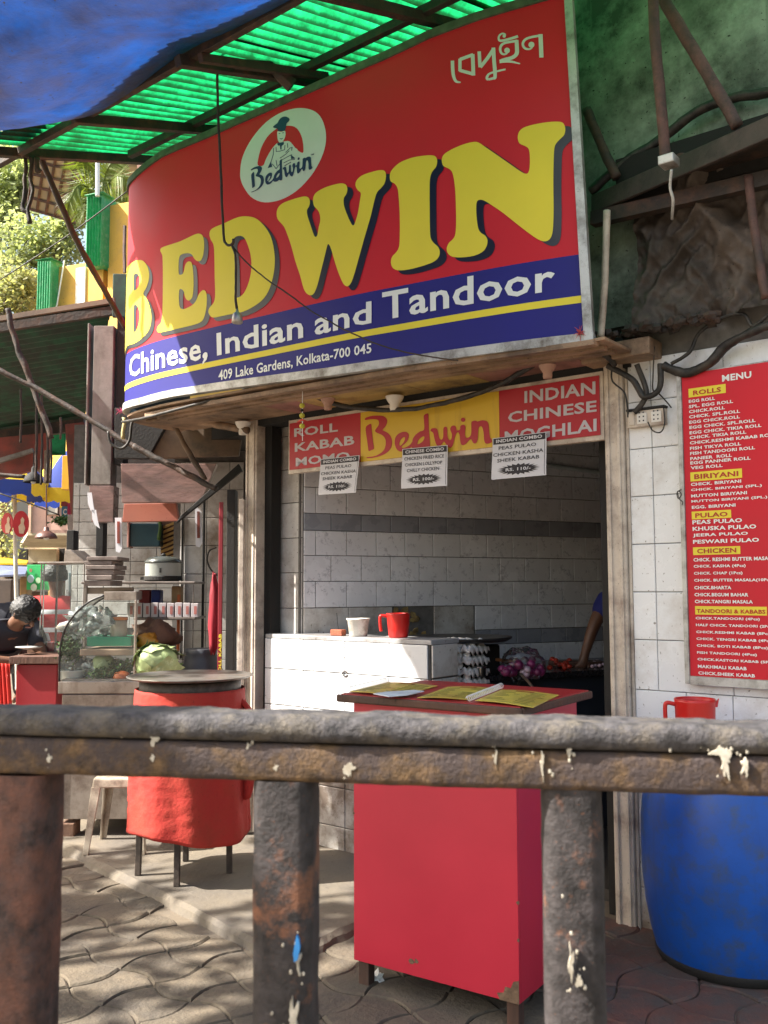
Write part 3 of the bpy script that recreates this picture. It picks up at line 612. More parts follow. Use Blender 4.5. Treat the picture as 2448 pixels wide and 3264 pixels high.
# oval logo with a chef and script name
cL = lambda x, y: (700 + x * .3014, 300 + y * .3014)
def logo(pts, m_, off, n=3, holes=(), name='logo_shape'):
    f_ = lambda q: [(p[0], p[1]) for p in (cr([Vector((*SH(*cL(*a)), 0)) for a in q], n) if n > 1 else [Vector((*SH(*cL(*a)), 0)) for a in q])]
    return on_sign(fill2d([f_(pts)] + [f_(h) for h in holes]), m_, off, name)
logo([(220,830),(235,700),(290,560),(380,420),(500,290),(640,200),(780,155),(900,150),(1010,185),(1080,260),(1120,380),(1125,500),(1095,630),(1030,770),(940,900),(820,1020),(690,1100),(560,1140),(440,1140),(330,1085),(255,980),(225,900)], m_logo, .0060, name='logo_oval')
logo([(405,750),(415,660),(445,560),(500,460),(570,390),(640,350),(720,335),(790,345),(840,390),(875,470),(888,560),(882,622),(820,590),(780,540),(740,500),(690,500),(600,530),(540,600),(490,690),(462,755)], m_red, .0075, name='logo_arch')
logo([(567,352),(590,325),(615,305),(640,262),(680,240),(715,243),(742,265),(735,290),(712,312),(705,350),(695,385),(660,395),(620,390),(612,368)], m_dkblue, .0105, name='chef_hat')
logo([(615,395),(655,400),(692,390),(700,425),(690,470),(665,510),(640,515),(620,490),(612,440)], m_logo, .0095, name='chef_face')
logo([(612,520),(640,540),(680,505),(740,500),(790,560),(830,600),(790,700),(560,790),(500,760),(540,640),(575,560)], m_logo, .0090, name='chef_coat')
logo([(614,520),(640,515),(682,510),(680,535),(660,550),(658,585),(645,585),(640,548),(620,545)], m_dkblue, .0110, name='neckerchief')
for st in [[(600,560),(602,610),(640,605),(690,590),(695,540)], [(575,570),(570,640),(540,740)], [(720,520),(725,570)], [(770,560),(765,600)], [(640,680),(700,640),(740,600)], [(660,700),(720,665),(770,640)], [(600,700),(610,760)], [(560,740),(600,790),(640,740)], [(680,730),(740,700),(800,690)], [(690,760),(760,720)], [(700,620),(750,570),(775,570)], [(628,420),(645,416)], [(665,412),(684,410)], [(640,470),(655,478),(670,468)]]:
    rb = ribbon([Vector(p) for p in cr([Vector((*q, 0)) for q in st], 3, False)] if False else [Vector(q) for q in st], 7)
    logo([(q.x, q.y) for q in rb], m_dkblue, .0112, n=1, name='ink_line')
logo([(510,785),(545,710),(560,770)], m_dkblue, .0113, n=1, name='ink_patch'); logo([(755,640),(805,680),(760,690)], m_dkblue, .0113, n=1, name='ink_patch')
S_B = [(115,190),(150,172),(200,160),(260,157),(310,160),(345,175),(365,200),(367,230),(355,265),(335,295),(315,320),(340,335),(370,350),(400,380),(418,420),(422,470),(410,520),(380,560),(340,590),(280,615),(210,632),(150,638),(135,632),(140,625),(200,618),(250,605),(300,575),(335,535),(350,480),(348,430),(330,395),(300,372),(260,355),(235,340),(230,325),(245,300),(268,270),(275,240),(270,215),(250,202),(215,198),(170,200),(122,208)]
S_s = [(125,300),(135,275),(165,255),(187,252),(192,300),(200,380),(208,450),(218,528),(190,545),(160,557),(152,520),(140,430),(128,350)]
S_e = [(530,562),(505,560),(475,535),(455,490),(452,440),(465,395),(500,358),(550,340),(590,345),(610,370),(608,410),(590,450),(560,480),(535,500),(530,515),(545,522),(580,512),(620,490),(650,450),(655,420),(690,370),(740,335),(780,320),(785,260),(778,180),(785,150),(815,135),(832,145),(835,250),(840,350),(848,450),(850,520),(835,545),(805,540),(780,525),(740,542),(700,545),(655,530),(640,512),(600,545),(560,562)]
S_eh = [(505,470),(520,430),(545,405),(562,400),(568,415),(560,445),(540,475),(520,495),(507,490)]
S_dh = [(708,470),(715,440),(735,415),(765,395),(785,393),(783,420),(765,450),(735,470),(715,478)]
S_w = [(855,325),(865,305),(900,297),(930,310),(940,345),(948,385),(960,420),(980,430),(995,410),(1000,370),(1000,310),(1010,285),(1035,285),(1045,310),(1045,360),(1050,400),(1065,430),(1085,430),(1095,400),(1095,360),(1080,325),(1080,295),(1100,272),(1130,272),(1145,295),(1148,320),(1165,325),(1190,310),(1190,280),(1215,260),(1240,265),(1250,290),(1245,340),(1245,380),(1255,405),(1280,405),(1305,385),(1315,340),(1315,240),(1325,222),(1360,213),(1385,225),(1420,213),(1460,212),(1495,225),(1510,260),(1515,330),(1525,400),(1540,425),(1548,445),(1540,460),(1500,475),(1470,465),(1458,430),(1455,370),(1445,310),(1430,280),(1410,280),(1395,310),(1390,370),(1385,430),(1365,470),(1335,465),(1315,425),(1300,425),(1260,470),(1225,492),(1200,480),(1190,440),(1185,390),(1175,355),(1160,345),(1140,370),(1125,420),(1110,480),(1090,515),(1060,515),(1035,490),(1015,455),(1000,455),(975,490),(950,510),(925,490),(905,440),(895,390),(885,350),(860,335)]
S_i = [(1223 + 25 * math.cos(a), 205 + 25 * math.sin(a)) for a in [k * math.pi / 4 for k in range(8)]]
SCRIPT = [[S_B], [S_s], [S_e, S_eh, S_dh], [S_w], [S_i]]
def aff(p, A=((115, 190), (135, 638), (1548, 445)), B=((335, 800), (338, 1042), (985, 780))):
    (ax, ay), (bx, by), (cx, cy) = A; det = (bx - ax) * (cy - ay) - (cx - ax) * (by - ay)
    u = ((p[0] - ax) * (cy - ay) - (cx - ax) * (p[1] - ay)) / det; v = ((bx - ax) * (p[1] - ay) - (p[0] - ax) * (by - ay)) / det
    return tuple(B[0][k] + u * (B[1][k] - B[0][k]) + v * (B[2][k] - B[0][k]) for k in (0, 1))
for i, lp in enumerate(SCRIPT):
    logo([aff(p) for p in lp[0]], m_dkblue, .0120 + i * .0003, 2, [[aff(p) for p in h] for h in lp[1:]], name='script_letter')
on_sign((lambda g, t: ([tuple(g(x, y))[:2] for x, y in t[0]], t[1]))(bil([Vector((*SH(*cL(*p)), 0)) for p in ((968, 655), (1000, 645), (1000, 628), (968, 638))]), text2d('TM', .02)), m_dkblue, .0120, 'trademark')

_pp = [(s_, o_) for s_, o_ in PLAN[1:-2]]
_pp = _pp + [(_pp[-1][0] + .05, .02), (_pp[0][0] - .02, .02)]
_pp = [(a + (.012 if a < -2.8 else 0), b - .022) for a, b in _pp]
MB().prism([FF.pt(a, 2.482, b) for a, b in _pp], [FF.pt(a, 2.470, b) for a, b in _pp]).build('soffit_top_sheet', m_beige, SOFFIT_LATER)

# ================================================================== small sign in the opening
OF2 = 0.045
sm = thing('shop_sign', 'small red and yellow Bedwin sign with white lettering hung across the top of the opening', 'sign', FF.pt(-.95, 2.1, OF2))
Q2 = lambda a, b, z0, z1, o0, o1: MB().box(FF, a, b, z0, z1, o0, o1)
Q2(-1.93, FF.pix(1920, 1300, OF2)[0], 2.105, 2.418, 0.0, OF2 - .012).build('back_board', m_cream, sm, bevel=.003)
m_red2 = mat('matt_red_board', (0.40, 0.010, 0.022), 0.5, 0.08, 2); m_yel2 = mat('matt_yellow_board', (0.62, 0.40, 0.02), 0.5, 0.08, 2, streak=(.45, .27, .03)); m_grey_l = mat('grey_white_paint', (0.50, 0.47, 0.50), 0.5, 0.08, 5)
sx1 = FF.pix(800 + 480 * .7233, 1400, OF2)[0]; sx2 = FF.pix(800 + 1090 * .7233, 1300, OF2)[0]
for a, b, m_, nm in ((-1.915, sx1, m_red2, 'red_panel'), (sx1 + .001, sx2, m_yel2, 'yellow_panel'), (sx2 + .001, FF.pix(1913, 1300, OF2)[0] - .006, m_red2, 'red_panel')):
    Q2(a, b, 2.128, 2.398, OF2 - .012, OF2 - .006).build(nm, m_, sm)
cD = lambda x, y: (800 + x * .7233, 1050 + y * .7233)
def ftext(s, q, c, fr, off, parent, m_, bold=.02, name='lettering'):
    g = bil([Vector((*fr.pix(*c(*p), off), 0)) for p in q]); t = text2d(s, bold)
    return MB().shape(t, lambda x, y: fr.pt(g(x, y).x, g(x, y).y, off)).build(name, m_, parent)
for s, q in (('ROLL', [(190, 475), (383, 450), (383, 410), (190, 437)]), ('KABAB', [(193, 540), (456, 507), (456, 466), (193, 502)]), ('MOMO', [(197, 604), (435, 574), (435, 538), (197, 566)]),
             ('INDIAN', [(1205, 325), (1518, 285), (1518, 228), (1205, 272)]), ('CHINESE', [(1133, 413), (1523, 362), (1523, 312), (1133, 365)]), ('MOGHLAI', [(1118, 505), (1523, 448), (1523, 392), (1118, 450)])):
    ftext(s, q, cD, FF, OF2 - .004, sm, m_grey_l, .025)
cE = lambda x, y: (1130 + x * .2833, 1280 + y * .2833)
for i, lp in enumerate(SCRIPT):
    LL = [[tuple(FF.pix(*cE(*p), OF2 - .004)) for p in [(q.x, q.y) for q in cr([Vector((*a, 0)) for a in l], 2)]] for l in lp]
    MB().shape(fill2d(LL), lambda x, y: FF.pt(x, y, OF2 - .0045 + i * .0003)).build('script_letter', m_red2, sm)

# combo posters taped to the small sign
m_paper = mat('poster_paper', (0.62, 0.62, 0.66), 0.7, 0.04, 6); m_pink_ink = mat('poster_ink', (0.015, 0.013, 0.02), 0.6)
def poster(quad, head, lines, price, label, off):
    g0 = bil([Vector((*FF.pix(*cD(*p), off), 0)) for p in quad])
    c = g0(.5, 0); t = thing('combo_poster', label, 'poster', FF.pt(c.x, c.y, off), 'combo posters hanging from the small sign')
    def P(u, v, o=0.0):
        p = g0(u, v); return FF.pt(p.x, p.y, off + o + 0.012 * math.sin(v * 2.6 + 1) * (1 - v) - .004 * math.cos(u * 3))
    MB().grid(lambda u, v: P(u, v), 8, 10).build('paper', m_paper, t, solid=.0008)
    MB().grid(lambda u, v: P(.015 + .97 * u, .84 + .145 * v, .0012), 8, 2).build('header_band', m_pink_ink, t)
    MB().grid(lambda u, v: P(.965 + .008 * u, .03 + .80 * v, .0012), 1, 8).build('border_line', m_pink_ink, t)
    def T(s, u0, u1, v0, v1, m_, b=.02, o=.002, nm='lettering'):
        tt = text2d(s, b); MB().shape(tt, lambda x, y: P(u0 + (u1 - u0) * x, v0 + (v1 - v0) * y, o)).build(nm, m_, t)
    T(head, .07, .93, .875, .955, m_paper, .03)
    for (s, u0, u1), v in zip(lines, (.70, .545, .40)): T(s, u0, u1, v, v + .085, m_pink_ink, .012)
    st = []
    for k in range(44):
        a = 2 * math.pi * k / 44; r = 1.0 if k % 2 else .72; st.append((.5 + .40 * r * math.cos(a), .20 + .135 * r * math.sin(a)))
    MB().shape(fill2d([st]), lambda x, y: P(x, y, .0015)).build('price_star', m_pink_ink, t)
    T(price, .27, .73, .165, .24, m_paper, .02, .003)
    return t
poster([(300, 730), (470, 720), (480, 555), (305, 572)], 'INDIAN COMBO', [('PEAS PULAO', .14, .82), ('CHICKEN KASHA', .03, .95), ('SHEEK KABAB', .09, .87)], 'RS. 110/-', 'leftmost white INDIAN COMBO poster, smaller, hanging below MOMO', OF2 + .012)
poster([(665, 702), (872, 690), (868, 510), (665, 527)], 'CHINESE COMBO', [('CHICKEN FRIED RICE', .05, .93), ('CHICKEN LOLLYPOP', .07, .89), ('CHILLY CHICKEN', .12, .83)], 'RS. 100/-', 'white CHINESE COMBO poster hanging below the yellow part of the small sign', OF2 + .012)
poster([(1063, 663), (1308, 643), (1303, 452), (1063, 480)], 'INDIAN COMBO', [('PEAS PULAO', .12, .82), ('CHICKEN KASHA', .02, .95), ('SHEEK KABAB', .10, .88)], 'RS. 110/-', 'rightmost white INDIAN COMBO poster, hanging below MOGHLAI', OF2 + .012)

# ================================================================== menu board
MO = 0.045
mn = thing('menu_board', 'tall red MENU board with white dish names and yellow headings in a worn steel frame', 'menu board', FF.pt(.75, 1.05, MO))
c5 = lambda x, y: (2100 + x * .2486, 1150 + y * .2486)
c6 = lambda x, y: (2100 + x * .2712, 1650 + y * .2712)
MXL, MXR, MZ0, MZ1 = FF.pix(2187, 1700, MO)[0], 1.12, 1.075, 2.345
FXL = FF.pix(2172, 1700, MO)[0]
MB().box(FF, FXL, MXR + .02, 1.055, 2.352, .004, MO - .006).build('backing_sheet', m_alu, mn, bevel=.003)
MB().box(FF, MXL, MXR, MZ0 + .008, MZ1, MO - .006, MO - .002).build('red_panel', m_red, mn)
MB().box(FF, FXL - .002, MXL - .002, 1.05, 2.356, .002, MO + .004).build('frame_bar', m_alu, mn, bevel=.002)
MB().box(FF, MXL - .001, MXR + .02, 1.046, MZ0 + .006, .003, MO + .003).build('frame_bar', m_alu, mn, bevel=.002)
m_hred = mat('heading_red_ink', (.42, .03, .01), .5)
def menu_line(s, c, xl, yb, xr, cap, m_=m_white, bold=.03, off=MO + .0002):
    a = FF.pix(*c(xl, yb), MO); a2 = FF.pix(*c(xl, yb - cap), MO); b = FF.pix(*c(xr, yb), MO)
    t = text2d(s, bold); MB().shape(t, lambda x, y: FF.pt(a[0] + (b[0] - a[0]) * x, a[1] + (a2[1] - a[1]) * y, off)).build('menu_line', m_, mn)
def menu_box(c, xl, yt, xr, yb_):
    a = FF.pix(*c(xl, yb_), MO); b = FF.pix(*c(xl, yt), MO); r = FF.pix(*c(xr, yb_), MO)
    MB().box(FF, a[0], r[0], a[1], b[1], MO - .002, MO - .0008).build('heading_box', m_yellow, mn)
menu_line('MENU', c5, 812, 270, 1190, 85)
for x0, y0, x1, y1 in ((382, 360, 860, 472), (406, 1432, 1068, 1548), (423, 1935, 928, 2035)): menu_box(c5, x0, y0, x1, y1)
for x0, y0, x1, y1 in ((403, 350, 958, 440), (428, 1040, 1270, 1138)): menu_box(c6, x0, y0, x1, y1)
for s, x, y, r, cp in (('ROLLS', 440, 445, 800, 62), ('BIRIYANI', 455, 1520, 1022, 64), ('PULAO', 467, 2015, 885, 60)): menu_line(s, c5, x, y, r, cp, m_hred, off=MO + .0006)
for s, x, y, r, cp in (('CHICKEN', 450, 422, 912, 56), ('TANDOORI & KABABS', 445, 1120, 1253, 48)): menu_line(s, c6, x, y, r, cp, m_hred, off=MO + .0006)
for s, x, y, r in (('EGG ROLL', 385, 543, 722), ('SPL. EGG ROLL', 385, 610, 955), ('CHICK.ROLL', 387, 675, 850), ('CHICK. SPL.ROLL', 388, 742, 1045), ('EGG CHICK.ROLL', 390, 810, 1043), ('EGG CHICK. SPL.ROLL', 393, 877, 1243), ('EGG CHICK. TIKIA ROLL', 395, 945, 1320), ('CHICK. TIKIA ROLL', 396, 1008, 1125), ('CHICK.RESHMI KABAB ROLL', 398, 1075, 1520), ('FISH TIKYA ROLL', 400, 1145, 1057), ('FISH TANDOORI ROLL', 402, 1210, 1237), ('PANEER  ROLL', 404, 1277, 940), ('EGG PANNER ROLL', 405, 1332, 1180), ('VEG ROLL', 410, 1395, 820), ('CHICK. BIRIYANI', 412, 1607, 1058), ('CHICK. BIRIYANI (SPL.)', 413, 1682, 1325), ('MUTTON BIRIYANI', 415, 1755, 1132), ('MUTTON BIRIYANI (SPL.)', 418, 1828, 1395), ('EGG. BIRIYANI', 424, 1900, 985)):
    menu_line(s, c5, x, y, r, 40)
for s, x, y, r, cp in (('PEAS PULAO', 395, 80, 980, 48), ('KHUSKA PULAO', 398, 157, 1147, 48), ('JEERA PULAO', 400, 235, 1050, 46), ('PESWARI PULAO', 403, 308, 1180, 46), ('CHICK. RESHMI BUTTER MASALA', 408, 517, 1370, 42), ('CHICK. KASHA (4Pcs)', 410, 598, 1022, 42), ('CHICK. CHAP (1Pcs)', 413, 680, 985, 42), ('CHICK. BUTTER MASALA(10Pcs)', 416, 762, 1345, 42), ('CHICK.BHARTA', 418, 843, 852, 40), ('CHICK.BEGUM BAHAR', 420, 925, 1053, 40), ('CHICK.TANGRI MASALA', 424, 1005, 1105, 40), ('CHICK.TANDOORI (4Pcs)', 433, 1203, 1188, 38), ('HALF CHICK. TANDOORI (2Pcs)', 437, 1283, 1350, 38), ('CHICK.RESHMI KABAB (8Pcs)', 440, 1365, 1330, 38), ('CHICK. TENGRI KABAB (4Pcs)', 443, 1445, 1345, 38), ('CHICK. BOTI KABAB (8Pcs)', 447, 1525, 1283, 38), ('FISH TANDOORI (4Pcs)', 450, 1607, 1152, 38), ('CHICK.KASTORI KABAB (5Pcs)', 455, 1685, 1368, 38), ('MAKHMALI KABAB', 460, 1765, 1032, 38), ('CHICK.SHEEK KABAB', 465, 1843, 1130, 38)):
    menu_line(s, c6, x, y, r, cp)

# ================================================================== green translucent roof, beams, tarpaulin
def RZ(o): return 4.14 - .306 * (o - .6)
roof = thing('corrugated_roof', 'translucent green corrugated sheet roof running out from above the big sign', 'roof', FF.pt(-1, 4.1, .8))
bounds = [-3.02, -2.2, -1.35, -.5, .35, 1.0]
for i, (a, b) in enumerate(zip(bounds, bounds[1:])):
    n = int((b + .04 - a) / .0765 * 8)
    def RP(u, v, a=a, b=b, i=i):
        s = a + (b + .04 - a) * u; o = -.05 + 1.42 * v
        return FF.pt(s + .06 * v, RZ(o) + .017 * math.sin(s / .0765 * 2 * math.pi) + .004 * (i % 2) + .006 * mnoise.noise(Vector((s * 2, o * 3, 0))), o)
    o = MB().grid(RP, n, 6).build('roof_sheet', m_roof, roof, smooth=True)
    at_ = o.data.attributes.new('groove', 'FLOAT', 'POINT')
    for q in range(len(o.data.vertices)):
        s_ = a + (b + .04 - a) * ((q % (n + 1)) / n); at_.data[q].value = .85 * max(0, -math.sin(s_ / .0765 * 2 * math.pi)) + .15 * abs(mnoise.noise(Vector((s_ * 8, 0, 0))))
def rbar(name, s0, o0, s1, o1, dz, wd, h, parent, m_=m_metaldk): return MB().bar(FF.pt(s0, RZ(o0) + dz, o0), FF.pt(s1, RZ(o1) + dz, o1), wd, h).build(name, m_, parent, bevel=.003)
rbar('purlin', -3.25, 1.16, 1.0, 1.20, -.045, .035, .045, roof); rbar('purlin', -2.85, .50, 1.0, .56, -.05, .035, .045, roof)
rbar('edge_beam', -2.99, 1.30, -2.93, .05, -.045, .05, .05, roof)
for s in (-2.28, -1.44, -.62, .4): rbar('rafter', s - .02, 1.25, s + .06, .0, -.075, .045, .05, roof)
rbar('rafter', -1.36, 1.2, -1.30, .4, -.09, .03, .04, roof)
MB().tube([FF.pt(-1.42, RZ(.95) - .06, .95), FF.pt(-1.40, 4.06, .72), FF.pt(-1.34, 3.98, .62)], [.03, .028, .04], 6).build('bracket', m_metaldk, roof)
# tarpaulin above the viewer
EDGE = [(-260, 470, 1.16), (-60, 425, 1.18), (0, 408, 1.2), (110, 402, 1.2), (200, 388, 1.22), (290, 368, 1.2), (380, 318, 1.2), (450, 268, 1.19), (540, 200, 1.19), (620, 152, 1.18), (740, 100, 1.18), (860, 42, 1.17), (960, -10, 1.17), (1150, -120, 1.17), (1350, -220, 1.18)]
def on_off(px, py, off):
    s, z = FF.pix(px, py, off); return FF.pt(s, z, off)
EP = cr([on_off(*e) for e in EDGE], 4, False)
EP = [p for p in EP if FF.loc(p)[0] > -3.0]
def TP(u, v):
    i = u * (len(EP) - 1); k = min(int(i), len(EP) - 2); p = EP[k].lerp(EP[k + 1], i - k); d = v * 4.6
    sag = .10 * math.sin(min(1, v * 5) * math.pi) * -1
    q = p + FF.n * d + Vector((0, 0, -.20 * d + sag * (1 - v)))
    fade = min(1, v * 12)
    q += Vector((0, 0, 1)) * (fade * (.05 * mnoise.noise(Vector((q.x * 1.6, q.y * 1.6, 0))) + .030 * mnoise.noise(Vector((q.x * 2 + q.y * 5, q.y * 3 - q.x * 2, 5))) + .010 * mnoise.noise(Vector((q.x * 9 + q.y * 16, q.y * 12, 2)))))
    return q
MB().grid(TP, 90, 120).build('tarpaulin', m_tarp, label='big crumpled blue tarpaulin hanging overhead in front of the green roof', cat='tarpaulin', smooth=True)

# struts, wires and cords round the roof
def seg(name, pts, r, m_, label=None, cat=None, group=None, rough=.25):
    mb = MB(); rough_tube(mb, pts, r, 8, rough); return mb.build(name, m_, label=label, cat=cat, group=group, smooth=True)
PY = lambda x, y, Y: at_y(x, y, Y)
seg('roof_strut', [PY(128, 500, 5.25), PY(240, 760, 5.5), PY(400, 1045, 5.85)], .018, m_metaldk, 'dark rusty strut slanting from the roof corner down to the sign edge', 'strut')
for i, pts in enumerate([[(82, 500), (78, 600), (74, 660), (95, 680)], [(105, 500), (98, 560), (104, 610), (90, 668), (96, 712)], [(120, 505), (118, 545), (128, 540)]]):
    seg('hanging_rope', cr([PY(x, y, 5.15) for x, y in pts], 4, False), .013, m_metaldk, ['thick frayed rope looping down from the roof corner, left strand', 'knotted frayed rope hanging longest from the roof corner', 'short stub of rope tied at the roof corner'][i], 'rope', 'ropes hanging from the roof corner', .9)
wire('thin_wire', [PY(0, 892, 6), PY(210, 755, 5.9), PY(418, 600, 5.8)], .004, m_cable, label='thin wire rising from the left edge to the sign corner', cat='wire')
hook = [on_off(690, 140, .98), on_off(694, 330, .97), on_off(704, 560, .95), on_off(713, 745, .93), on_off(720, 775, .93), on_off(732, 782, .93), on_off(743, 775, .93), on_off(744, 762, .93)]
seg('hook_rod', cr(hook, 4, False), .0065, m_metaldk, 'long iron rod ending in a hook in front of the big sign', 'hook', rough=.3)
seg('chain', [on_off(741, 784, .93), on_off(750, 810, .93), on_off(753, 900, .93), on_off(751, 960, .93), on_off(754, 985, .93)], .006, m_metaldk, 'thin twisted cord hanging from the hook to the little bell', 'cord', rough=.8)
seg('stay_wire', cr([on_off(742, 786, .93), on_off(800, 850, .90), on_off(900, 925, .86), on_off(1040, 1020, .80), on_off(1240, 1110, .72), on_off(1460, 1150, .60)], 4, False), .0035, m_metaldk, 'thin dark wire slanting from the hook across the big sign', 'wire', rough=.8)
bl = on_off(756, 1030, .93)
bell = MB().lathe(bl, [(.024, 0), (.027, .004), (.024, .03), (.020, .045), (.008, .055), (.004, .07)], 14)
bell.build('small_bell', mat('tarnished_tin', (.45, .42, .38), .4, .3, 30, metal=.7), label='small tarnished bell hanging on a cord in front of the letter D', cat='bell', smooth=True)
# lemon and chilli charm
cp = [on_off(964, y, .47) for y in (1180, 1405)]
ch = thing('lemon_charm', 'string of yellow lemons and a red chilli hanging in front of the small sign', 'charm', cp[1])
MB().tube(cp, .0022, 5).build('string', m_white, ch)
m_lem = mat('old_lemon', (.50, .45, .04), .5, .2, 30)
for y in (1293, 1325, 1358): MB().ball(on_off(963, y, .47), .0145, 10, 7, (1, 1, .95)).build('lemon', m_lem, ch, smooth=True)
MB().tube([on_off(948, 1345, .47), on_off(962, 1338, .47), on_off(980, 1343, .47)], [.003, .006, .002], 6).build('chilli', mat('red_chilli', (.5, .03, .01), .4), ch, smooth=True)
MB().ball(on_off(963, 1308, .47), .008, 8, 5).build('charcoal_bead', m_black, ch)
# lamp holders on the soffit
m_holder = mat('white_porcelain', (.72, .68, .62), .4, .08, 9)
def holder(px, py, off, m_, label, sc=1.0):
    s, z = FF.pix(px, py, off); c = FF.pt(s, 2.435, off)
    prof = [(.024, -.075), (.027, -.06), (.026, -.042), (.034, -.032), (.046, -.010), (.048, -.002), (.048, 0)]
    MB().lathe(c, [(r * sc, z_ * sc) for r, z_ in prof], 18).build('lamp_holder', m_, label=label, cat='lamp holder', group='lamp holders under the sign', smooth=True)
holder(775, 1318, .10, m_holder, 'white porcelain lamp holder above the left cream post')
holder(1258, 1260, .12, m_holder, 'white porcelain lamp holder above the yellow part of the small sign')
m_holder_p = mat('pink_painted_rose', (.42, .25, .19), .6, .1, 9)
holder(1045, 1225, .30, m_holder_p, 'flat pinkish ceiling rose left of the white holder on the soffit', .8)
holder(1745, 1170, .22, m_holder_p, 'flat pinkish ceiling rose near the right end of the soffit', .8)
# cables
def cable(pts, r, label, rough=.25, m_=m_cable): return seg('cable', cr([on_off(*p) for p in pts], 6, False), r, m_, label, 'cable', 'black cables round the shop opening', rough)
cable([(930, 1238, .36), (990, 1258, .28), (1080, 1290, .18), (1180, 1305, .14), (1290, 1305, .12), (1400, 1288, .12), (1500, 1262, .12), (1600, 1222, .12), (1700, 1165, .16), (1790, 1128, .2), (1870, 1112, .2), (1925, 1130, .16), (1960, 1165, .1)], .013, 'thick sagging sooty cable looping over the small sign', .35)
cable([(390, 1345, .55), (470, 1330, .62), (600, 1295, .60), (720, 1262, .55), (830, 1225, .5)], .008, 'thin cable running under the left part of the big sign')
cable([(1935, 1165, .08), (2010, 1205, .06), (2035, 1240, .06), (2055, 1265, .06), (2100, 1240, .06), (2105, 1160, .06)], .013, 'thick cable curling up beside the right post', .2)
cable([(2030, 1160, .07), (2050, 1215, .05), (2060, 1255, .05), (2045, 1290, .05), (2022, 1315, .05)], .012, 'thick cable dropping to the socket box', .2)
cable([(1950, 1175, .07), (1952, 1215, .06), (1990, 1250, .05), (2000, 1300, .05), (2002, 1330, .04)], .004, 'thin cable looping down the right post')
cable([(2115, 1165, .06), (2150, 1180, .05), (2200, 1185, .05), (2260, 1160, .06), (2300, 1110, .07), (2350, 1080, .08), (2460, 1030, .1)], .020, 'thickest tar wrapped cable above the menu board', .45)
cable([(2140, 1160, .06), (2200, 1120, .06), (2230, 1060, .06), (2310, 1010, .06), (2370, 1000, .07), (2400, 1040, .08), (2460, 990, .1)], .008, 'kinked thin cable above the menu board', .5)
cable([(2085, 1105, .09), (2082, 1180, .07), (2080, 1240, .04), (2095, 1250, .03), (2120, 1275, .03), (2140, 1300, .03)], .003, 'stringy wire hanging above the socket box', .5)
cable([(2065, 1345, .06), (2080, 1372, .06), (2105, 1378, .06), (2118, 1350, .06), (2115, 1300, .04)], .003, 'thin loop of wire round the socket box', .3)
# socket box
so = thing('socket_box', 'grubby cream socket board with two sockets on the wall beside the right post', 'socket box', FF.pt(.2, 1.96, .03))
a = FF.pix(2003, 1366, .03); b = FF.pix(2120, 1300, .03)
MB().box(FF, a[0], b[0], a[1], b[1] , 0, .04).build('box', m_cream, so, bevel=.004)
MB().box(FF, a[0] - .004, b[0] + .004, b[1] + .001, b[1] + .012, 0, .045).build('grimy_lid', m_black, so, bevel=.003)
for k in (0, 1):
    c0 = a[0] + .045 + k * .065; MB().box(FF, c0, c0 + .045, a[1] + .012, b[1] - .012, .04, .044).build('socket', m_holder, so, bevel=.002)
    for q in range(6): MB().box(FF, c0 + .010 + .018 * (q % 2), c0 + .016 + .018 * (q % 2), a[1] + .022 + .018 * (q // 2), a[1] + .028 + .018 * (q // 2), .044, .0452).build('pin_hole', m_ink, so)
MB().box(FF, a[0] + .008, a[0] + .035, a[1] + .01, b[1] - .01, .04, .046).build('switch', m_cream, so, bevel=.002)
pl_ = FF.pix(2127, 1465, .02); MB().tube([FF.pt(pl_[0], pl_[1], -.002), FF.pt(pl_[0], pl_[1], .006)], .050, 32).build('round_plate', m_white, label='round white blank plate stuck on the tiles left of the menu board', cat='plate')
wire('wire_loop', [FF.pt(*FF.pix(x, y, .05), .05) for x, y in ((2172, 1560), (2158, 1570), (2162, 1590), (2172, 1575), (2160, 1565), (2165, 1590), (2176, 1600), (2174, 1610))], .002, m_cable, label='little twist of black wire at the left edge of the menu board', cat='wire')
# rail, ledge and clutter right of the big sign
seg('conduit', [], 0, m_black) if False else None
MB().box(FF, -.02, .30, 2.435, 2.51, .0, .14).build('ledge_board', m_beige, label='dusty cream ledge board running right from the sign above the menu wall', cat='ledge', bevel=.006)
def crumple(u, v, s0=.22, s1=.95):
    s = s0 + (s1 - s0) * u; z = 2.56 + .68 * v
    o = .12 + .10 * mnoise.noise(Vector((s * 3.2 + z, z * 1.6, 3))) - .13 * abs(mnoise.noise(Vector((s * 4 + z * 2, z * 2, 7)))) - .07 * abs(mnoise.noise(Vector((s * 10 - z * 7, z * 5, 2)))) - .03 * abs(mnoise.noise(Vector((s * 22 + z * 9, z * 14, 4)))) + .015 * mnoise.noise(Vector((s * 18, z * 14, 1))) + .05 * math.exp(-((u - .35 - .3 * (1 - v)) / .07) ** 2)
    return FF.pt(s, z, o)
MB().grid(crumple, 100, 100).build('crumpled_sheet', m_cloth, label='crumpled grimy brown plastic sheet stuffed right of the big sign', cat='sheet', smooth=True)
def crumple2(u, v): return FF.pt(.96 + .8 * u, 2.54 + .75 * v, .05 + .04 * mnoise.noise(Vector((u * 4, v * 3, 9))) + .01 * mnoise.noise(Vector((u * 20, v * 16, 9))))
MB().grid(crumple2, 40, 40).build('crumpled_sheet', m_cloth, label='flatter grimy brown sheet at the far right above the menu board', cat='sheet', smooth=True)
P0, P1 = on_off(1888, 640, .12), on_off(2520, 360, .42)
can = thing('sun_shade', 'sooty sheet metal sun shade rising to the right above the brown sheets', 'shade', P0)
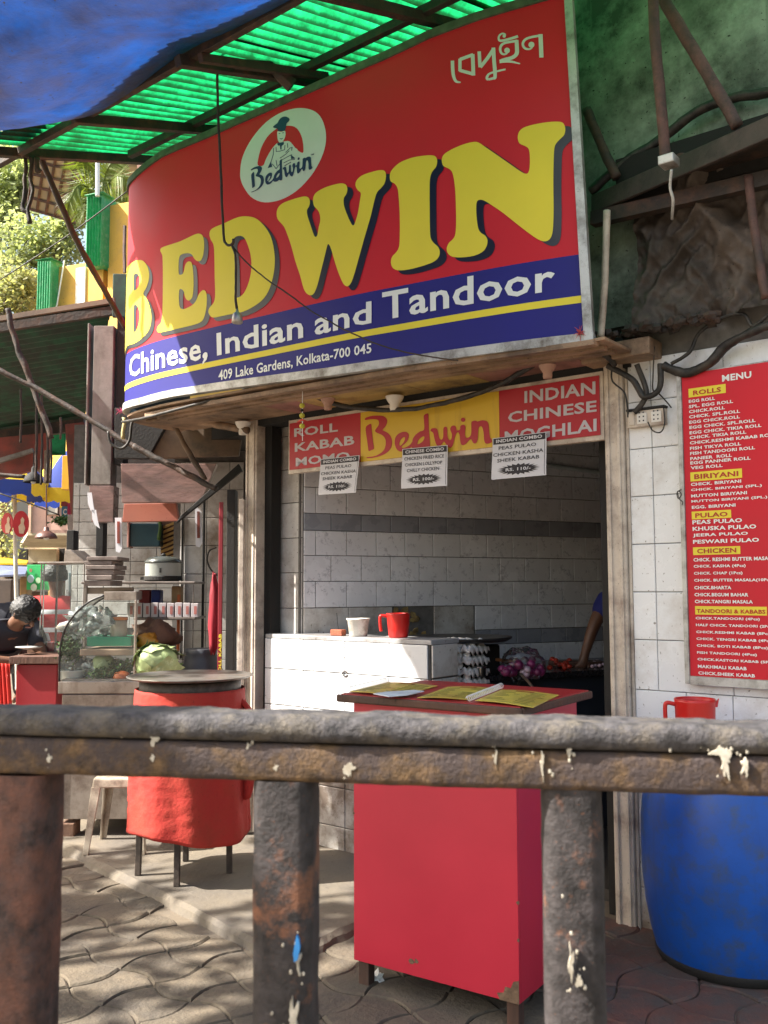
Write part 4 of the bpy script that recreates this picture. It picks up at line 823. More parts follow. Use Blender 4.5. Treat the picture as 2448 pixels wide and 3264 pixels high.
MB().add([P0, P1, P1 - FF.n * .45 + Vector((0, 0, .02)), P0 - FF.n * .2], [(0, 1, 2, 3)]).build('shade_sheet', m_metaldk, can, solid=.012)
MB().bar(P0 + Vector((0, 0, -.02)), P1 + Vector((0, 0, -.02)), .02, .085).build('front_edge', mat('grimy_brown_angle', (.055, .040, .034), .6, .3, 9, bump=.3, dirt=(.02, .016, .013), dirt_amt=.4, dirt_scale=7), can, bevel=.004)
MB().bar(on_off(1890, 700, .14), on_off(2500, 560, .18), .05, .06).build('under_beam', m_metaldk, can)
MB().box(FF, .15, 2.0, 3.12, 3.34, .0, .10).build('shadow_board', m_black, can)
seg('pipe_post', [on_off(2079, -60, .50), on_off(2088, 120, .48), on_off(2122, 510, .42)], .022, m_rust, 'rusty pinkish pipe post coming down beside the big sign', 'pipe', rough=.08)
MB().box(FF, *[FF.pix(2106, 533, .42)[0], FF.pix(2156, 533, .42)[0]], FF.pix(2106, 535, .42)[1], FF.pix(2106, 506, .42)[1], .38, .45).build('pipe_clamp', m_alu, label='pale clamp at the foot of the rusty pipe post', cat='clamp', bevel=.004)
seg('brace_bar', [on_off(2110, -10, .40), on_off(2240, 210, .38), on_off(2350, 400, .36)], .024, m_rust, 'rusty brown brace bar slanting down right across the green wall', 'bar', rough=.1)
seg('brace_bar', [on_off(1870, 350, .16), on_off(1920, 470, .16), on_off(1965, 565, .16)], .022, m_metaldk, 'short dark brace bar close to the right edge of the big sign', 'bar', rough=.2)
cable([(1880, 610, .1), (1990, 520, .08), (2110, 440, .06), (2240, 345, .06), (2340, 312, .05), (2480, 290, .05)], .022, 'thick cable bundle rising across the green wall', .3)
cable([(2140, 540, .44), (2136, 600, .42), (2145, 640, .40), (2142, 700, .35)], .006, 'pale drip stained cord under the pipe clamp', .4, m_alu)
seg('white_pipe', [on_off(1935, 672, .24), on_off(1928, 900, .24), on_off(1914, 1075, .22)], .016, m_cream, 'short whitish pipe standing right behind the big sign edge', 'pipe', rough=.1)
seg('rusty_pipe', [on_off(2385, 560, .2), on_off(2400, 700, .2), on_off(2440, 950, .2)], .018, m_rust, 'thin rusty pipe at the far right above the menu board', 'pipe', rough=.1)
mbj = MB()
for i in range(60):
    s = .1 + random.random() * .5; c = FF.pt(s, 2.535 + .02 * random.random(), .06 + .1 * random.random()); mbj.ball(c, random.uniform(.012, .035), 6, 4, (1, 1, .6), .8, i)
mbj.build('rubble_heap', m_metaldk, label='sooty litter heaped on the ledge below the brown sheet', cat='litter', kind='stuff')
for px, py, nm, Lb in ((1848, 1062, 'ribbon_knot', 'red and white tinsel knot tied at the lower right corner of the big sign'), (383, 1310, 'ribbon_knot', 'pink and white tinsel knot tied at the lower left corner of the big sign')):
    c = on_off(px, py, .42) if px > 1000 else PY(px, py, 5.6)
    mb = MB()
    for k in range(40):
        d = Vector((random.gauss(0, 1), random.gauss(0, 1), random.gauss(0, 1))).normalized() * random.uniform(.012, .038); mb.tube([c, c + d * .6 + Vector((0, 0, .004)), c + d], [.002, .0015, .0008], 4)
    mb.build(nm, mat('tinsel_pink' if k and px < 1000 else 'tinsel_red', (.5, .08, .16) if px < 1000 else (.45, .05, .06), .3), label=Lb, cat='ribbon', group='tinsel knots on the sign corners')

# ================================================================== red desk with menus
_a = at_z(1128, 3148, 0); ZB = at_y(1128, 3059, _a.y).z; _b = at_z(1656, 3203, ZB); _d = Vector((_b.x - _a.x, _b.y - _a.y, 0))
TF = Frame(_a, math.atan2(_d.y, _d.x)); DW = _d.length; TH = at_y(1121, 2232, _a.y).z
_k = 0.2
for _ in range(40):
    _q = TF.pt(DW, 0, -_k); _k += (.204 * 1.0 - _q.x / _q.y) * 1.5
DD = _k; print('desk', DW, DD, TH, ZB)
m_redlam = mat('red_laminate', (0.52, 0.020, 0.046), 0.42, 0.10, 1.6, bump=.05, bscale=300)
m_redtop = mat('red_desk_top', (0.36, 0.016, 0.022), 0.38, 0.1, 3)
m_wood = mat('worn_brown_wood', (0.10, 0.045, 0.028), 0.7, 0.3, 14, bump=.4, stretch=(1, 1, .3), dirt=(.04, .025, .02), dirt_amt=.3)
desk = thing('red_desk', 'bright red laminated desk with menus on top, behind the railing', 'desk', TF.pt(DW / 2, 0, -DD / 2))
MB().box(TF, 0, DW, ZB, TH, -.012, 0).build('front_panel', m_redlam, desk, bevel=.002)
MB().box(TF, DW - .012, DW, ZB, TH, -DD, -.013).build('side_panel', m_redlam, desk, bevel=.002)
MB().box(TF, 0, .012, ZB, TH, -DD, -.013).build('side_panel', m_redlam, desk, bevel=.002)
MB().box(TF, .013, DW - .013, ZB, TH - .001, -DD, -DD + .012).build('back_panel', m_redlam, desk, bevel=.002)
MB().box(TF, -.035, DW + .035, TH, TH + .026, -DD - .04, .035).build('top_board', m_redtop, desk, bevel=.004)
MB().box(TF, -.045, DW + .045, TH - .004, TH + .024, .0355, .050).build('lipping', m_wood, desk, bevel=.006)
MB().box(TF, DW + .0355, DW + .050, TH - .004, TH + .024, -DD - .04, .035).build('lipping', m_wood, desk, bevel=.006)
for s, o in ((.01, -.055), (DW - .055, -.055), (.01, -DD + .01), (DW - .055, -DD + .01)): MB().box(TF, s, s + .045, 0, .15 if o > -.2 else .105, o, o + .040).build('leg', m_wood, desk, bevel=.003)
m_chip = mat('bare_chipboard', (.16, .10, .06), .95, .4, 30, bump=.6)
v = [(DW - .07, ZB + .001), (DW - .0005, ZB + .001), (DW - .0005, ZB + .075), (DW - .02, ZB + .068), (DW - .03, ZB + .045), (DW - .05, ZB + .046), (DW - .056, ZB + .026), (DW - .08, ZB + .02)]
MB().prism([TF.pt(a, b, .003) for a, b in v], [TF.pt(a, b, .0005) for a, b in v]).build('chipped_corner', m_chip, desk)
for s, z, r in ((.25, .145, .014), (.27, .15, .010), (DW - .001, .42, .007), (DW - .001, .80, .010), (DW - .001, .3, .006), (.001, .62, .005)):
    v = [(s + r * math.cos(k) * random.uniform(.6, 1.2), z + r * 1.2 * math.sin(k) * random.uniform(.4, 1)) for k in range(6)]
    MB().prism([TF.pt(a, b, .0012) for a, b in v], [TF.pt(a, b, .0003) for a, b in v]).build('chip', m_chip, desk)
# spiral bound menus
ZT = TH + .027
m_my = mat('yellow_menu_page', (.62, .48, .08), .35, .25, 12, dirt=(.45, .22, .04), dirt_amt=.12, dirt_scale=9)
m_wire = mat('white_coil', (.75, .75, .75), .35)
def menu(cor, label, coil=None, z=ZT, lift=.0):
    # cor: pixel corners BL, BR, TR, TL of the page lying on the desk
    g = [at_z(*p, z) for p in cor]; q = bil(g); t = thing('spiral_menu', label, 'menu', q(.5, .5), 'spiral bound menus on the red desk')
    P = lambda u, v, o=0: q(u, v) + Vector((0, 0, .004 + o + lift * (v * v) * .5 + .003 * math.sin(u * 4)))
    MB().grid(lambda u, v: P(u, v), 10, 8).build('page', m_my, t, solid=.002)
    mb = MB()
    for c in range(2):
        for r in range(9):
            if random.random() < .12: continue
            u0 = .08 + c * .48 + random.uniform(0, .05); u1 = u0 + random.uniform(.2, .36); v0 = .10 + r * .092
            mb.add([P(u0, v0, .0015), P(u1, v0, .0015), P(u1, v0 + .030, .0015), P(u0, v0 + .030, .0015)], [(0, 1, 2, 3)])
    mb.build('printed_lines', mat('olive_print', (.16, .13, .03), .6), t, kind='stuff')
    mb = MB()
    mb.add([P(.3, .86, .0018), P(.62, .86, .0018), P(.62, .94, .0018), P(.3, .94, .0018)], [(0, 1, 2, 3)]); mb.build('heading', mat('menu_heading', (.35, .10, .02), .6), t)
    if coil:
        a, b = at_z(*coil[0], z) + Vector((0, 0, .012)), at_z(*coil[1], z) + Vector((0, 0, .012)); n = 22
        d = (b - a).normalized(); s = Vector((-d.y, d.x, 0)); pts = []
        for k in range(n * 8 + 1): th = 2 * math.pi * k / 8; pts.append(a + (b - a) * (k / (n * 8)) + s * (.009 * math.cos(th)) + Vector((0, 0, .010 * math.sin(th))))
        MB().tube(pts, .0014, 5).build('coil', m_wire, t)
    return t
menu([(1113, 2208), (1270, 2222), (1395, 2188), (1237, 2178)], 'spiral menu lying at the left end of the red desk', ((1110, 2208), (1240, 2175)))
menu([(1330, 2228), (1500, 2233), (1590, 2196), (1428, 2193)], 'yellow menu page left of the white coil, in the middle of the desk')
menu([(1515, 2237), (1700, 2257), (1782, 2217), (1600, 2202)], 'yellow menu page right of the white coil, near the right corner of the desk', ((1493, 2238), (1600, 2195)))
pg = [at_z(x, y, ZT) for x, y in ((1190, 2221), (1240, 2230), (1300, 2225), (1352, 2213), (1320, 2209), (1230, 2215))]
MB().prism([p + Vector((0, 0, .012)) for p in pg], [p + Vector((0, 0, .009)) for p in pg]).build('loose_paper', mat('bluish_paper', (.62, .66, .72), .6), label='loose white paper poking out from under the left menu', cat='paper')

# crumpled napkin and scraps on the ground
def scrap(c, r, label, seed, m_=m_white, fl=.45):
    MB().ball(c + Vector((0, 0, r * fl * .5)), r, 12, 8, (1, .8, fl), 1.3, seed).build('paper_scrap', m_, label=label, cat='paper', group='paper scraps on the ground')
scrap(at_z(1195, 3130), .035, 'crumpled white napkin beside the left foot of the red desk', 4, fl=.6)
scrap(at_z(338, 3010), .020, 'pale scrap lying on the sunny paving', 8, m_paper, .15)
scrap(at_z(2020, 3025), .010, 'tiny white scrap on the dark paving left of the blue drum', 9)

# ================================================================== blue drum and red mug
m_drum = mat('blue_plastic', (0.006, 0.080, 0.40), 0.42, 0.14, 5, dirt=(.045, .075, .14), dirt_amt=.16, dirt_scale=11, bump=.05, bscale=30, streak=(.010, .065, .30), dirt_soft=.10)
dc = at_z(2312, 3158); dc = Vector((dc.x * 1.075 + .05, dc.y + .27, 0.0)); dr = thing('plastic_drum', 'big blue plastic drum standing right of the red desk below the menu board', 'drum', dc)
prof = [(.262, 0), (.285, .012), (.300, .05), (.318, .12), (.336, .22), (.345, .33), (.348, .44), (.346, .54), (.337, .63), (.320, .70), (.30, .755), (.290, .775), (.302, .79), (.305, .82), (.295, .835)]
MB().lathe(dc, prof, 56).build('body', m_drum, dr, smooth=True)
MB().lathe(dc + Vector((0, 0, .836)), [(.298, -.02), (.308, -.015), (.308, .006), (.29, .012), (.05, .014)], 40).build('lid', m_drum, dr, smooth=True)
MB().lathe(dc, [(.270, .001), (.293, .015), (.303, .045), (.300, .05)], 48, cap=False).build('grimy_foot_ring', m_black, dr, smooth=True)
m_mug = mat('red_plastic', (.55, .016, .012), .35, .06, 6)
def mug(c, r0, r1, h, ang, label, spout=False, m_=m_mug):
    t = thing('plastic_mug', label, 'mug', c, 'red plastic mugs'); n = 28; c = Vector(c)
    mb = MB().lathe(c, [(r0 * .9, 0), (r0, .006), (r0 + (r1 - r0) * .5, h * .5), (r1 * .985, h * .93), (r1, h), (r1 - .004, h), (r1 * .97, h * .9), (r0 * .93, .01)], n)
    mb.build('cup', m_, t, smooth=True)
    d = Vector((math.cos(ang), math.sin(ang), 0)); P = [c + d * (r1 * .92) + Vector((0, 0, h * .86)), c + d * (r1 + .024) + Vector((0, 0, h * .90)), c + d * (r1 + .034) + Vector((0, 0, h * .82)), c + d * (r1 + .033) + Vector((0, 0, h * .45)), c + d * (r1 + .028) + Vector((0, 0, h * .25))]
    MB().tube(cr(P, 4, False), .008, 8).build('handle', m_, t, smooth=True)
    if spout: MB().hexa([c - d * (r1 * .9) + Vector((x, y, h - .03)) for x, y in ((-.01, -.015), (.01, -.015), (.01, .015), (-.01, .015))] + [c - d * (r1 + .012) + Vector((0, y, h + .001)) for y in (-.003, -.003, .003, .003)]).build('spout', m_, t)
    return t
mp_ = at_y(2222, 2300, 3.60); mug((mp_.x, 3.62, .85), .070, .077, .17, R(172), 'red plastic mug with a spout standing on the blue drum', True)
def on_cnt(px, back): s = FF.pix(px, 2035, -back)[0]; return FF.pt(s, 1.183, -back)
mug(on_cnt(1270, .11), .052, .064, .130, R(180), 'red plastic mug standing near the right end of the tiled counter')
# tub, clay block with incense stick
c = on_cnt(1142, .10); tb = thing('plastic_tub', 'dented off white plastic tub on the tiled counter', 'tub', c)
MB().lathe(c, [(.045, 0), (.050, .004), (.060, .085), (.066, .090), (.066, .098), (.060, .097), (.046, .008)], 24, wob=.05).build('tub_body', mat('aged_white_plastic', (.60, .58, .52), .5, .15, 20, dirt=(.2, .15, .1), dirt_amt=.25, dirt_scale=14), tb, smooth=True)
c = on_cnt(1078, .07); ib = thing('incense_holder', 'small red clay block with an upright stick at the left end of the counter', 'incense holder', c)
MB().wbox(c, .085, .04, .034, FF.ang).build('clay_block', mat('red_clay', (.30, .08, .04), .85, .3, 30, bump=.5), ib, bevel=.004)
MB().tube([c + Vector((0, 0, .03)), c + Vector((-.008, 0, .125))], .0022, 5).build('stick', m_black, ib)

# ================================================================== kitchen things
kb = FB
kc = thing('kitchen_counter', 'long black stone kitchen counter along the marbled tile wall', 'counter', kb.pt(1.6, 0, .5))
MB().box(kb, .55, 3.2, .93, .965, .02, .78).build('stone_top', mat('black_granite', (.015, .015, .018), .25, .3, 30), kc, bevel=.004)
MB().box(kb, .60, 3.2, .02, .929, .05, .74).build('front', mat('dark_blue_grey_front', (.012, .018, .030), .7, .4, 4), kc)
gp = FF.pt(FF.pix(1462, 2036, -.55)[0], 1.165, -.55)
tw = thing('griddle', 'large round black griddle on a stove behind the tiled counter', 'griddle', gp - Vector((0, 0, .23)))
MB().lathe(gp, [(.05, -.028), (.27, -.018), (.30, .0), (.302, .008), (.27, .006), (.1, -.004)], 48).build('plate', mat('black_iron', (.022, .022, .024), .42, .3, 9, spec=.7), tw, smooth=True)
MB().wbox(gp - Vector((0, 0, .23)), .34, .34, .19, FF.ang).build('stove_body', m_black, tw, bevel=.01)
for k in range(3): a_ = k * 2.1 + .5; MB().bar(gp + Vector((math.cos(a_) * .22, math.sin(a_) * .22, -.05)), gp + Vector((math.cos(a_) * .26, math.sin(a_) * .26, -.20)), .02, .02).build('stove_leg', m_black, tw)
# egg trays
m_pulp = mat('grey_pulp', (.62, .58, .56), .95, .12, 20, bump=.4); m_egg = mat('white_eggshell', (.72, .70, .68), .45, .04, 10)
ec = FF.pt(FF.pix(1466, 2100, -.42)[0], 0, -.42)
crt = thing('wooden_crate_stand', 'dark box under the stack of egg trays beside the counter end', 'box', (ec.x, ec.y, .06)); MB().wbox((ec.x, ec.y, .06), .30, .22, .915 - .06, FF.ang).build('box_side', m_black, crt, bevel=.006); MB().wbox((ec.x, ec.y, .9155), .32, .24, .012, FF.ang).build('box_top', m_black, crt)
ETF = Frame(ec, FF.ang)
def tray_fn(z0):
    def f(u, v):
        s = -.13 + .26 * u; o = -.10 + .20 * v; return ETF.pt(s, (z0 - .008 if v > .985 or u > .985 or u < .015 else z0 + .018) + .013 * math.cos(s / .045 * 2 * math.pi) * math.cos(o / .045 * 2 * math.pi) + .004 * math.sin(s * 90), o)
    return f
lab = ['bottom', 'second', 'third', 'topmost']
for k in range(4):
    z0 = .930 + k * .060; MB().grid(tray_fn(z0), 46, 36).build('egg_tray', m_pulp, label=f'grey pulp egg tray beside the tiled counter, {lab[k]} of its stack', cat='egg tray', group='stacked egg trays', smooth=True, solid=.003)
    for i in range(5):
        for j in (0, 1, 2, 3):
            if k < 3 and j < 3: continue
            if k == 3 and (i, j) in ((4, 3), (3, 0), (4, 1)): continue
            if k == 2 - 1 and i > 3: continue
            s = -.09 + i * .045; o = -.0675 + j * .045
            e = MB().ball(ETF.pt(s, z0 + .037, o), .0205, 12, 9, (1, 1, 1.28), 0).build('egg', m_egg, cat='egg', label='white egg in the ' + lab[k] + ' grey tray, ' + ['back row', 'third row', 'second row', 'front row'][j] + ', ' + ['leftmost', 'second from left', 'middle', 'second from right', 'rightmost'][i], group='eggs in the ' + lab[k] + ' tray', smooth=True)
bc = FF.pt(FF.pix(1515, 2150, -.40)[0], .966, -.44); bw = thing('steel_bowl', 'small shiny steel bowl with a handle right of the egg trays', 'bowl', bc)
bw2 = MB().lathe(bc, [(.030, 0), (.034, .003), (.038, .05), (.044, .054), (.042, .055), (.034, .05), (.028, .005)], 24).build('bowl', mat('steel', (.6, .6, .6), .25, .1, 10, metal=1.0), bw, smooth=True)
MB().tube([bc + Vector((-.04, 0, .045)), bc + Vector((-.075, 0, .04)), bc + Vector((-.07, 0, .02))], .004, 6).build('handle', MATS['steel'], bw)
# onions, tomatoes, boards
m_on = mat('red_onion', (.20, .025, .10), .3, .5, 22, rnd=.45); m_on2 = mat('cut_onion', (.55, .40, .48), .35, .3, 22, rnd=.3); m_tom = mat('tomato', (.48, .035, .012), .3, .3, 30, rnd=.3)
KZ = .966
def pile(px0, px1, py, off, nlay, m_, nm, lbl, grp, r, n, zadd=0.0, cat=None):
    for i in range(n):
        px = random.uniform(px0, px1); p = at_z(px, py + random.uniform(-14, 14), KZ + zadd); lay = random.random() ** 1.6 * nlay * (1 - abs((px - (px0 + px1) / 2) / (px1 - px0)) * 1.1)
        MB().ball(p + Vector((0, 0, r * .9 + lay)), r * random.uniform(.8, 1.1), 9, 6, (1, 1, .88)).build(nm, m_, label=lbl, cat=cat or nm, group=grp, smooth=True)
pile(1600, 1735, 2150, 0, .075, m_on, 'onion', 'purple onion in the bagged heap on the black kitchen counter', 'purple onions in the plastic bag', .026, 34)
pile(1610, 1740, 2148, 0, .055, m_on2, 'cut_onion', 'pale cut onion among the purple onions on the kitchen counter', 'pale cut onions in the heap', .022, 9, cat='onion')
pile(1752, 1820, 2130, 0, .035, m_tom, 'tomato', 'chopped red tomato piece in the heap right of the onions', 'tomato pieces on the kitchen counter', .018, 16)
pile(1888, 1925, 2125, 0, .025, m_on2, 'cut_onion', 'chopped onion piece under the hand of the kitchen worker', 'chopped onion near the worker', .012, 9, cat='onion')
bg_c = at_z(1665, 2150, KZ)
MB().ball(bg_c + Vector((0, 0, .055)), .12, 22, 14, (1, .7, .75), .45, 3).build('plastic_bag', glass_mat('clear_plastic', (.93, .92, .95), .12), label='clear plastic bag wrapped over the heap of onions', cat='bag', smooth=True)
p = at_z(1840, 2122, KZ); MB().wbox(p, .32, .16, .028, R(8)).build('chopping_board', m_wood, label='brown wooden chopping board under the worker’s hand', cat='chopping board', bevel=.005)
p = at_y(1605, 2092, 5.0); pp = at_y(1560, 2090, 5.0)
MB().bar(at_z(1570, 2100, 1.045), at_z(1650, 2112, 1.03), .035, .016).build('wooden_spatula', mat('orange_wood', (.28, .10, .03), .6), label='orange brown wooden handle sticking out left of the onions', cat='spatula', bevel=.004)
seg('hose', cr([at_z(1640, 2135, KZ + .02), at_y(1672, 2160, 4.9), at_y(1700, 2195, 4.8), at_y(1712, 2235, 4.75)], 5, False), .008, m_metaldk, 'thin dark hose hanging over the edge of the kitchen counter', 'hose')
seg('tube_light', [FB.pt(1.55, 2.285, .03), FB.pt(2.25, 2.245, .03)], .016, mat('glass_tube', (.45, .5, .5), .2), 'unlit glass tube light high on the kitchen wall', 'tube light', rough=0)

# ================================================================== street railing in the foreground
m_railtop = mat('tarred_rail_paint', (.052, .048, .050), .75, .75, 85, bump=.45, bscale=230, dirt=(.13, .11, .085), dirt_amt=.16, dirt_scale=34, spec=.35, dirt_soft=.10)
m_railbar = mat('rust_mottled_rail', (.105, .064, .032), .8, .75, 80, bump=.35, bscale=230, dirt=(.055, .042, .042), dirt_amt=.42, dirt_scale=24, spec=.3, dirt_soft=.08)
m_railgrey = mat('grey_mottled_post', (.034, .029, .029), .75, .7, 60, bump=.3, bscale=230, dirt=(.20, .085, .045), dirt_amt=.10, dirt_scale=14, spec=.4, dirt_soft=.05)
m_railpost = mat('rust_mottled_post', (.050, .033, .030), .78, .7, 60, bump=.3, bscale=230, dirt=(.17, .070, .045), dirt_amt=.26, dirt_scale=16, spec=.35)
m_drop = mat('bird_dropping', (.50, .46, .38), .9, .35, 90, dirt=(.28, .24, .18), dirt_amt=.4, dirt_scale=60)
rl = thing('street_railing', 'rusty paint-lumped street railing across the foreground', 'railing', (0, .86, 0))
A0, A1 = at_y(-900, 2352, .985), at_y(3400, 2480, .775)
L0 = at_y(0, 2354, .905); L1 = at_y(2448, 2418, .82)
dv = (L1 - L0).normalized(); Lp, Rp = L0 - dv * .55, L1 + dv * .55; Lz = Vector((0, 0, 1)); nv = Vector((dv.y, -dv.x, 0)).normalized()
if nv.y > 0: nv = -nv
def lump_bar(prof, amp, seed, fq=14):            # prof: list of (toward viewer, up) round the section
    n = len(prof); K = 520; vs = []
    for k in range(K + 1):
        c = Lp.lerp(Rp, k / K)
        for (o, z) in prof:
            q = c + nv * o + Vector((0, 0, z)); d = Vector((nv.x * o, nv.y * o, z * .8)).normalized()
            q2 = Vector((q.x * fq, q.y * fq + seed, q.z * fq)); a = mnoise.noise(q2) + .5 * mnoise.noise(q2 * 3) + .25 * mnoise.noise(q2 * 8)
            vs.append(q + d * amp * a)
    return MB().add(vs, [(k * n + i, k * n + (i + 1) % n, (k + 1) * n + (i + 1) % n, (k + 1) * n + i) for k in range(K) for i in range(n)])
def rrect(cx, cz, w_, h, r, m=4):
    P = []
    for sx, sz, a0 in ((1, 1, 0), (-1, 1, 90), (-1, -1, 180), (1, -1, 270)):
        for k in range(m): a = R(a0 + 90 * k / (m - 1)); P.append((cx + sx * (w_ / 2 - r) + r * math.cos(a), cz + sz * (h / 2 - r) + r * math.sin(a)))
    return P
lump_bar(rrect(0, -.0115, .048, .034, .006), .0012, 3).build('lower_bar', m_railbar, rl, smooth=True)
lump_bar(rrect(-.002, .0185, .060, .024, .0100), .0030, 9, 22).build('top_bar', m_railtop, rl, smooth=True)
def rpost(pxc, Yc, wd, seed, m_=None):
    c = at_y(pxc, 2560, Yc); P = rrect(0, 0, wd, wd, .013, 4); n = len(P); vs = []; K = 150
    for k in range(K + 1):
        z = (L0.z - .03) * k / K
        for (x, y) in P:
            q = Vector((c.x + dv.x * x - nv.x * y, c.y + dv.y * x - nv.y * y, z)); q2 = q * 16 + Vector((seed, 0, 0))
            d = Vector((q.x - c.x, q.y - c.y, 0)).normalized(); vs.append(q + d * .0010 * (mnoise.noise(q2) + .6 * mnoise.noise(q2 * 4)))
    MB().add(vs, [(k * n + i, k * n + (i + 1) % n, (k + 1) * n + (i + 1) % n, (k + 1) * n + i) for k in range(K) for i in range(n)]).build('rail_post', m_ or m_railpost, rl, smooth=True)
rpost(92, .905, .054, 1); rpost(915, .875, .055, 5, m_railgrey); rpost(1820, .845, .0515, 9, m_railgrey)
def drip(px, py, Y, w_, h, seed, tail=0.0):
    c = at_y(px, py, Y); rnd = random.Random(int(seed * 10)); n = 30; P = []
    for k in range(n):
        a = 2 * math.pi * k / n; r = .62 + .55 * mnoise.noise(Vector((math.cos(a) * 1.3 + seed, math.sin(a) * 1.3, seed))) + .35 * mnoise.noise(Vector((math.cos(a) * 5 + seed, math.sin(a) * 5, seed)))
        P.append((w_ / 2 * r * math.cos(a) + .0006 * math.sin(a * 3), h / 2 * r * math.sin(a) - (tail * rnd.random() if math.sin(a) < -.75 else 0)))
    mb = MB(); f = [c + dv * x + Vector((0, 0, z)) for x, z in P]; mb.prism([p + nv * .0014 for p in f], [p - nv * .003 for p in f]); mb.build('bird_dropping', m_drop, rl)
    for k in range(5):
        q = c + dv * rnd.gauss(0, w_ * .8) + Vector((0, 0, rnd.gauss(0, h * .6))); MB().ball(q - nv * .0002, rnd.uniform(.0006, .0016), 7, 5, (1, .7, 1.4), .5, k).build('dropping_speck', m_drop, rl)
Yf = lambda px: .905 + (.82 - .905) * px / 2448 - .0255
for px, py, w_, h, t in ((158, 2418, .006, .011, 0), (492, 2352, .011, .015, .003), (488, 2415, .006, .008, 0), (790, 2382, .003, .012, .002), (880, 2445, .006, .009, 0), (1112, 2448, .013, .013, .004), (1580, 2410, .003, .024, .006), (1728, 2425, .004, .030, .004), (1815, 2385, .004, .018, 0), (2315, 2420, .011, .034, .004), (2375, 2450, .006, .018, 0), (2300, 2395, .02, .012, 0)):
    drip(px, py, Yf(px), w_, h, px * .1, t)
m_bluepaint = mat('blue_paint_flake', (.03, .22, .55), .6)
for px, py, Y, w_, h, t in ((1822, 3060, .815, .007, .042, .006), (1845, 3130, .815, .007, .014, 0), (950, 3060, .844, .007, .018, .01), (935, 3250, .844, .010, .045, .004)): drip(px, py, Y, w_, h, px * .07, t)
c = at_y(943, 3015, .843); P = [(.001, .010), (.003, .006), (.004, -.001), (.002, -.011), (-.001, -.013), (-.002, -.006), (-.0005, .002)]
MB().prism([c + dv * x + Vector((0, 0, z)) + nv * .0026 for x, z in P], [c + dv * x + Vector((0, 0, z)) - nv * .002 for x, z in P]).build('blue_flake', m_bluepaint, rl)

# ================================================================== round tray table, stool
m_rcloth = mat('red_cotton', (.42, .026, .018), .85, .14, 4, bump=.8, bscale=16, dirt=(.30, .04, .02), dirt_amt=.2, dirt_scale=4)
m_dkleg = mat('dark_table_leg', (.035, .026, .020), .6, .3, 20, dirt=(.12, .09, .07), dirt_amt=.15, dirt_scale=15)
rc = Vector((-.975, 4.72, .047)); rt = thing('round_table', 'round table skirted in red cloth with a big metal tray on top', 'table', rc)
HT = at_y(620, 2180, 4.72).z
for s, o in ((-.24, -.03), (-.01, -.205), (.205, -.0), (-.055, .205)):
    MB().bar(rc + Vector((s, o, 0)), rc + Vector((s * .93, o * .93, HT - rc.z - .03)), .028, .028, (0, 1, 0)).build('leg', m_dkleg, rt, bevel=.003)
def skirt(u, v):
    a = 2 * math.pi * u; z = .235 + (HT - .30) * v - .055 * (1 - v) * max(0, math.sin(a * 1 + 2.2)) ** 2
    r = .268 + .030 * (1 - v) + .010 * math.sin(a * 9 + 2 * v) * (1 - v) + .007 * mnoise.noise(Vector((math.cos(a) * 3, math.sin(a) * 3, v * 3))) + .005 * mnoise.noise(Vector((math.cos(a) * 4, math.sin(a) * 4, v * 26)))
    return rc + Vector((r * math.cos(a), r * math.sin(a), z))
MB().grid(skirt, 90, 40).build('cloth_skirt', m_rcloth, rt, smooth=True, solid=.003)
def skirt2(u, v):
    a = 2 * math.pi * u; return rc + Vector(((.250 + .004 * mnoise.noise(Vector((math.cos(a) * 4, math.sin(a) * 4, 3)))) * math.cos(a), (.250) * math.sin(a), HT - .20 + .11 * v))
MB().grid(skirt2, 60, 3).build('drum_rim', mat('red_painted_rim', (.42, .022, .018), .5, .1, 4), rt, smooth=True)
k0 = rc + Vector((.255, -.05, HT - .18)); MB().add([], []).v
mbk = MB()
for k in range(5):
    a = -.5 + k * .25; mbk.tube(cr([k0 + Vector((0, .01 * k, .06)), k0 + Vector((.045 + .01 * k, 0, .0 - .02 * k)), k0 + Vector((.05, .0, -.18 - .05 * k)), k0 + Vector((.02, .01, -.42))], 4, False), [.014] * 5 + [.02] * 5 + [.010] * 3, 7)
mbk.build('gathered_cloth', m_rcloth, rt, smooth=True)
tc = Vector((rc.x + .005, rc.y, HT + .06))
tray = MB().lathe((rc.x, rc.y, HT + .035), [(.18, -.008), (.29, -.004), (.310, .004), (.314, .009), (.308, .009), (.285, .002), (.05, .001)], 56)
tray.build('metal_tray', mat('worn_steel_tray', (.30, .29, .27), .35, .2, 12, metal=.6, dirt=(.15, .1, .07), dirt_amt=.3, dirt_scale=12), label='wide round steel tray lying on the red skirted table', cat='tray', smooth=True)
MB().lathe((rc.x, rc.y, HT - .05), [(.246, 0), (.252, .03), (.250, .072)], 40).build('table_top', m_dkleg, rt, smooth=True)
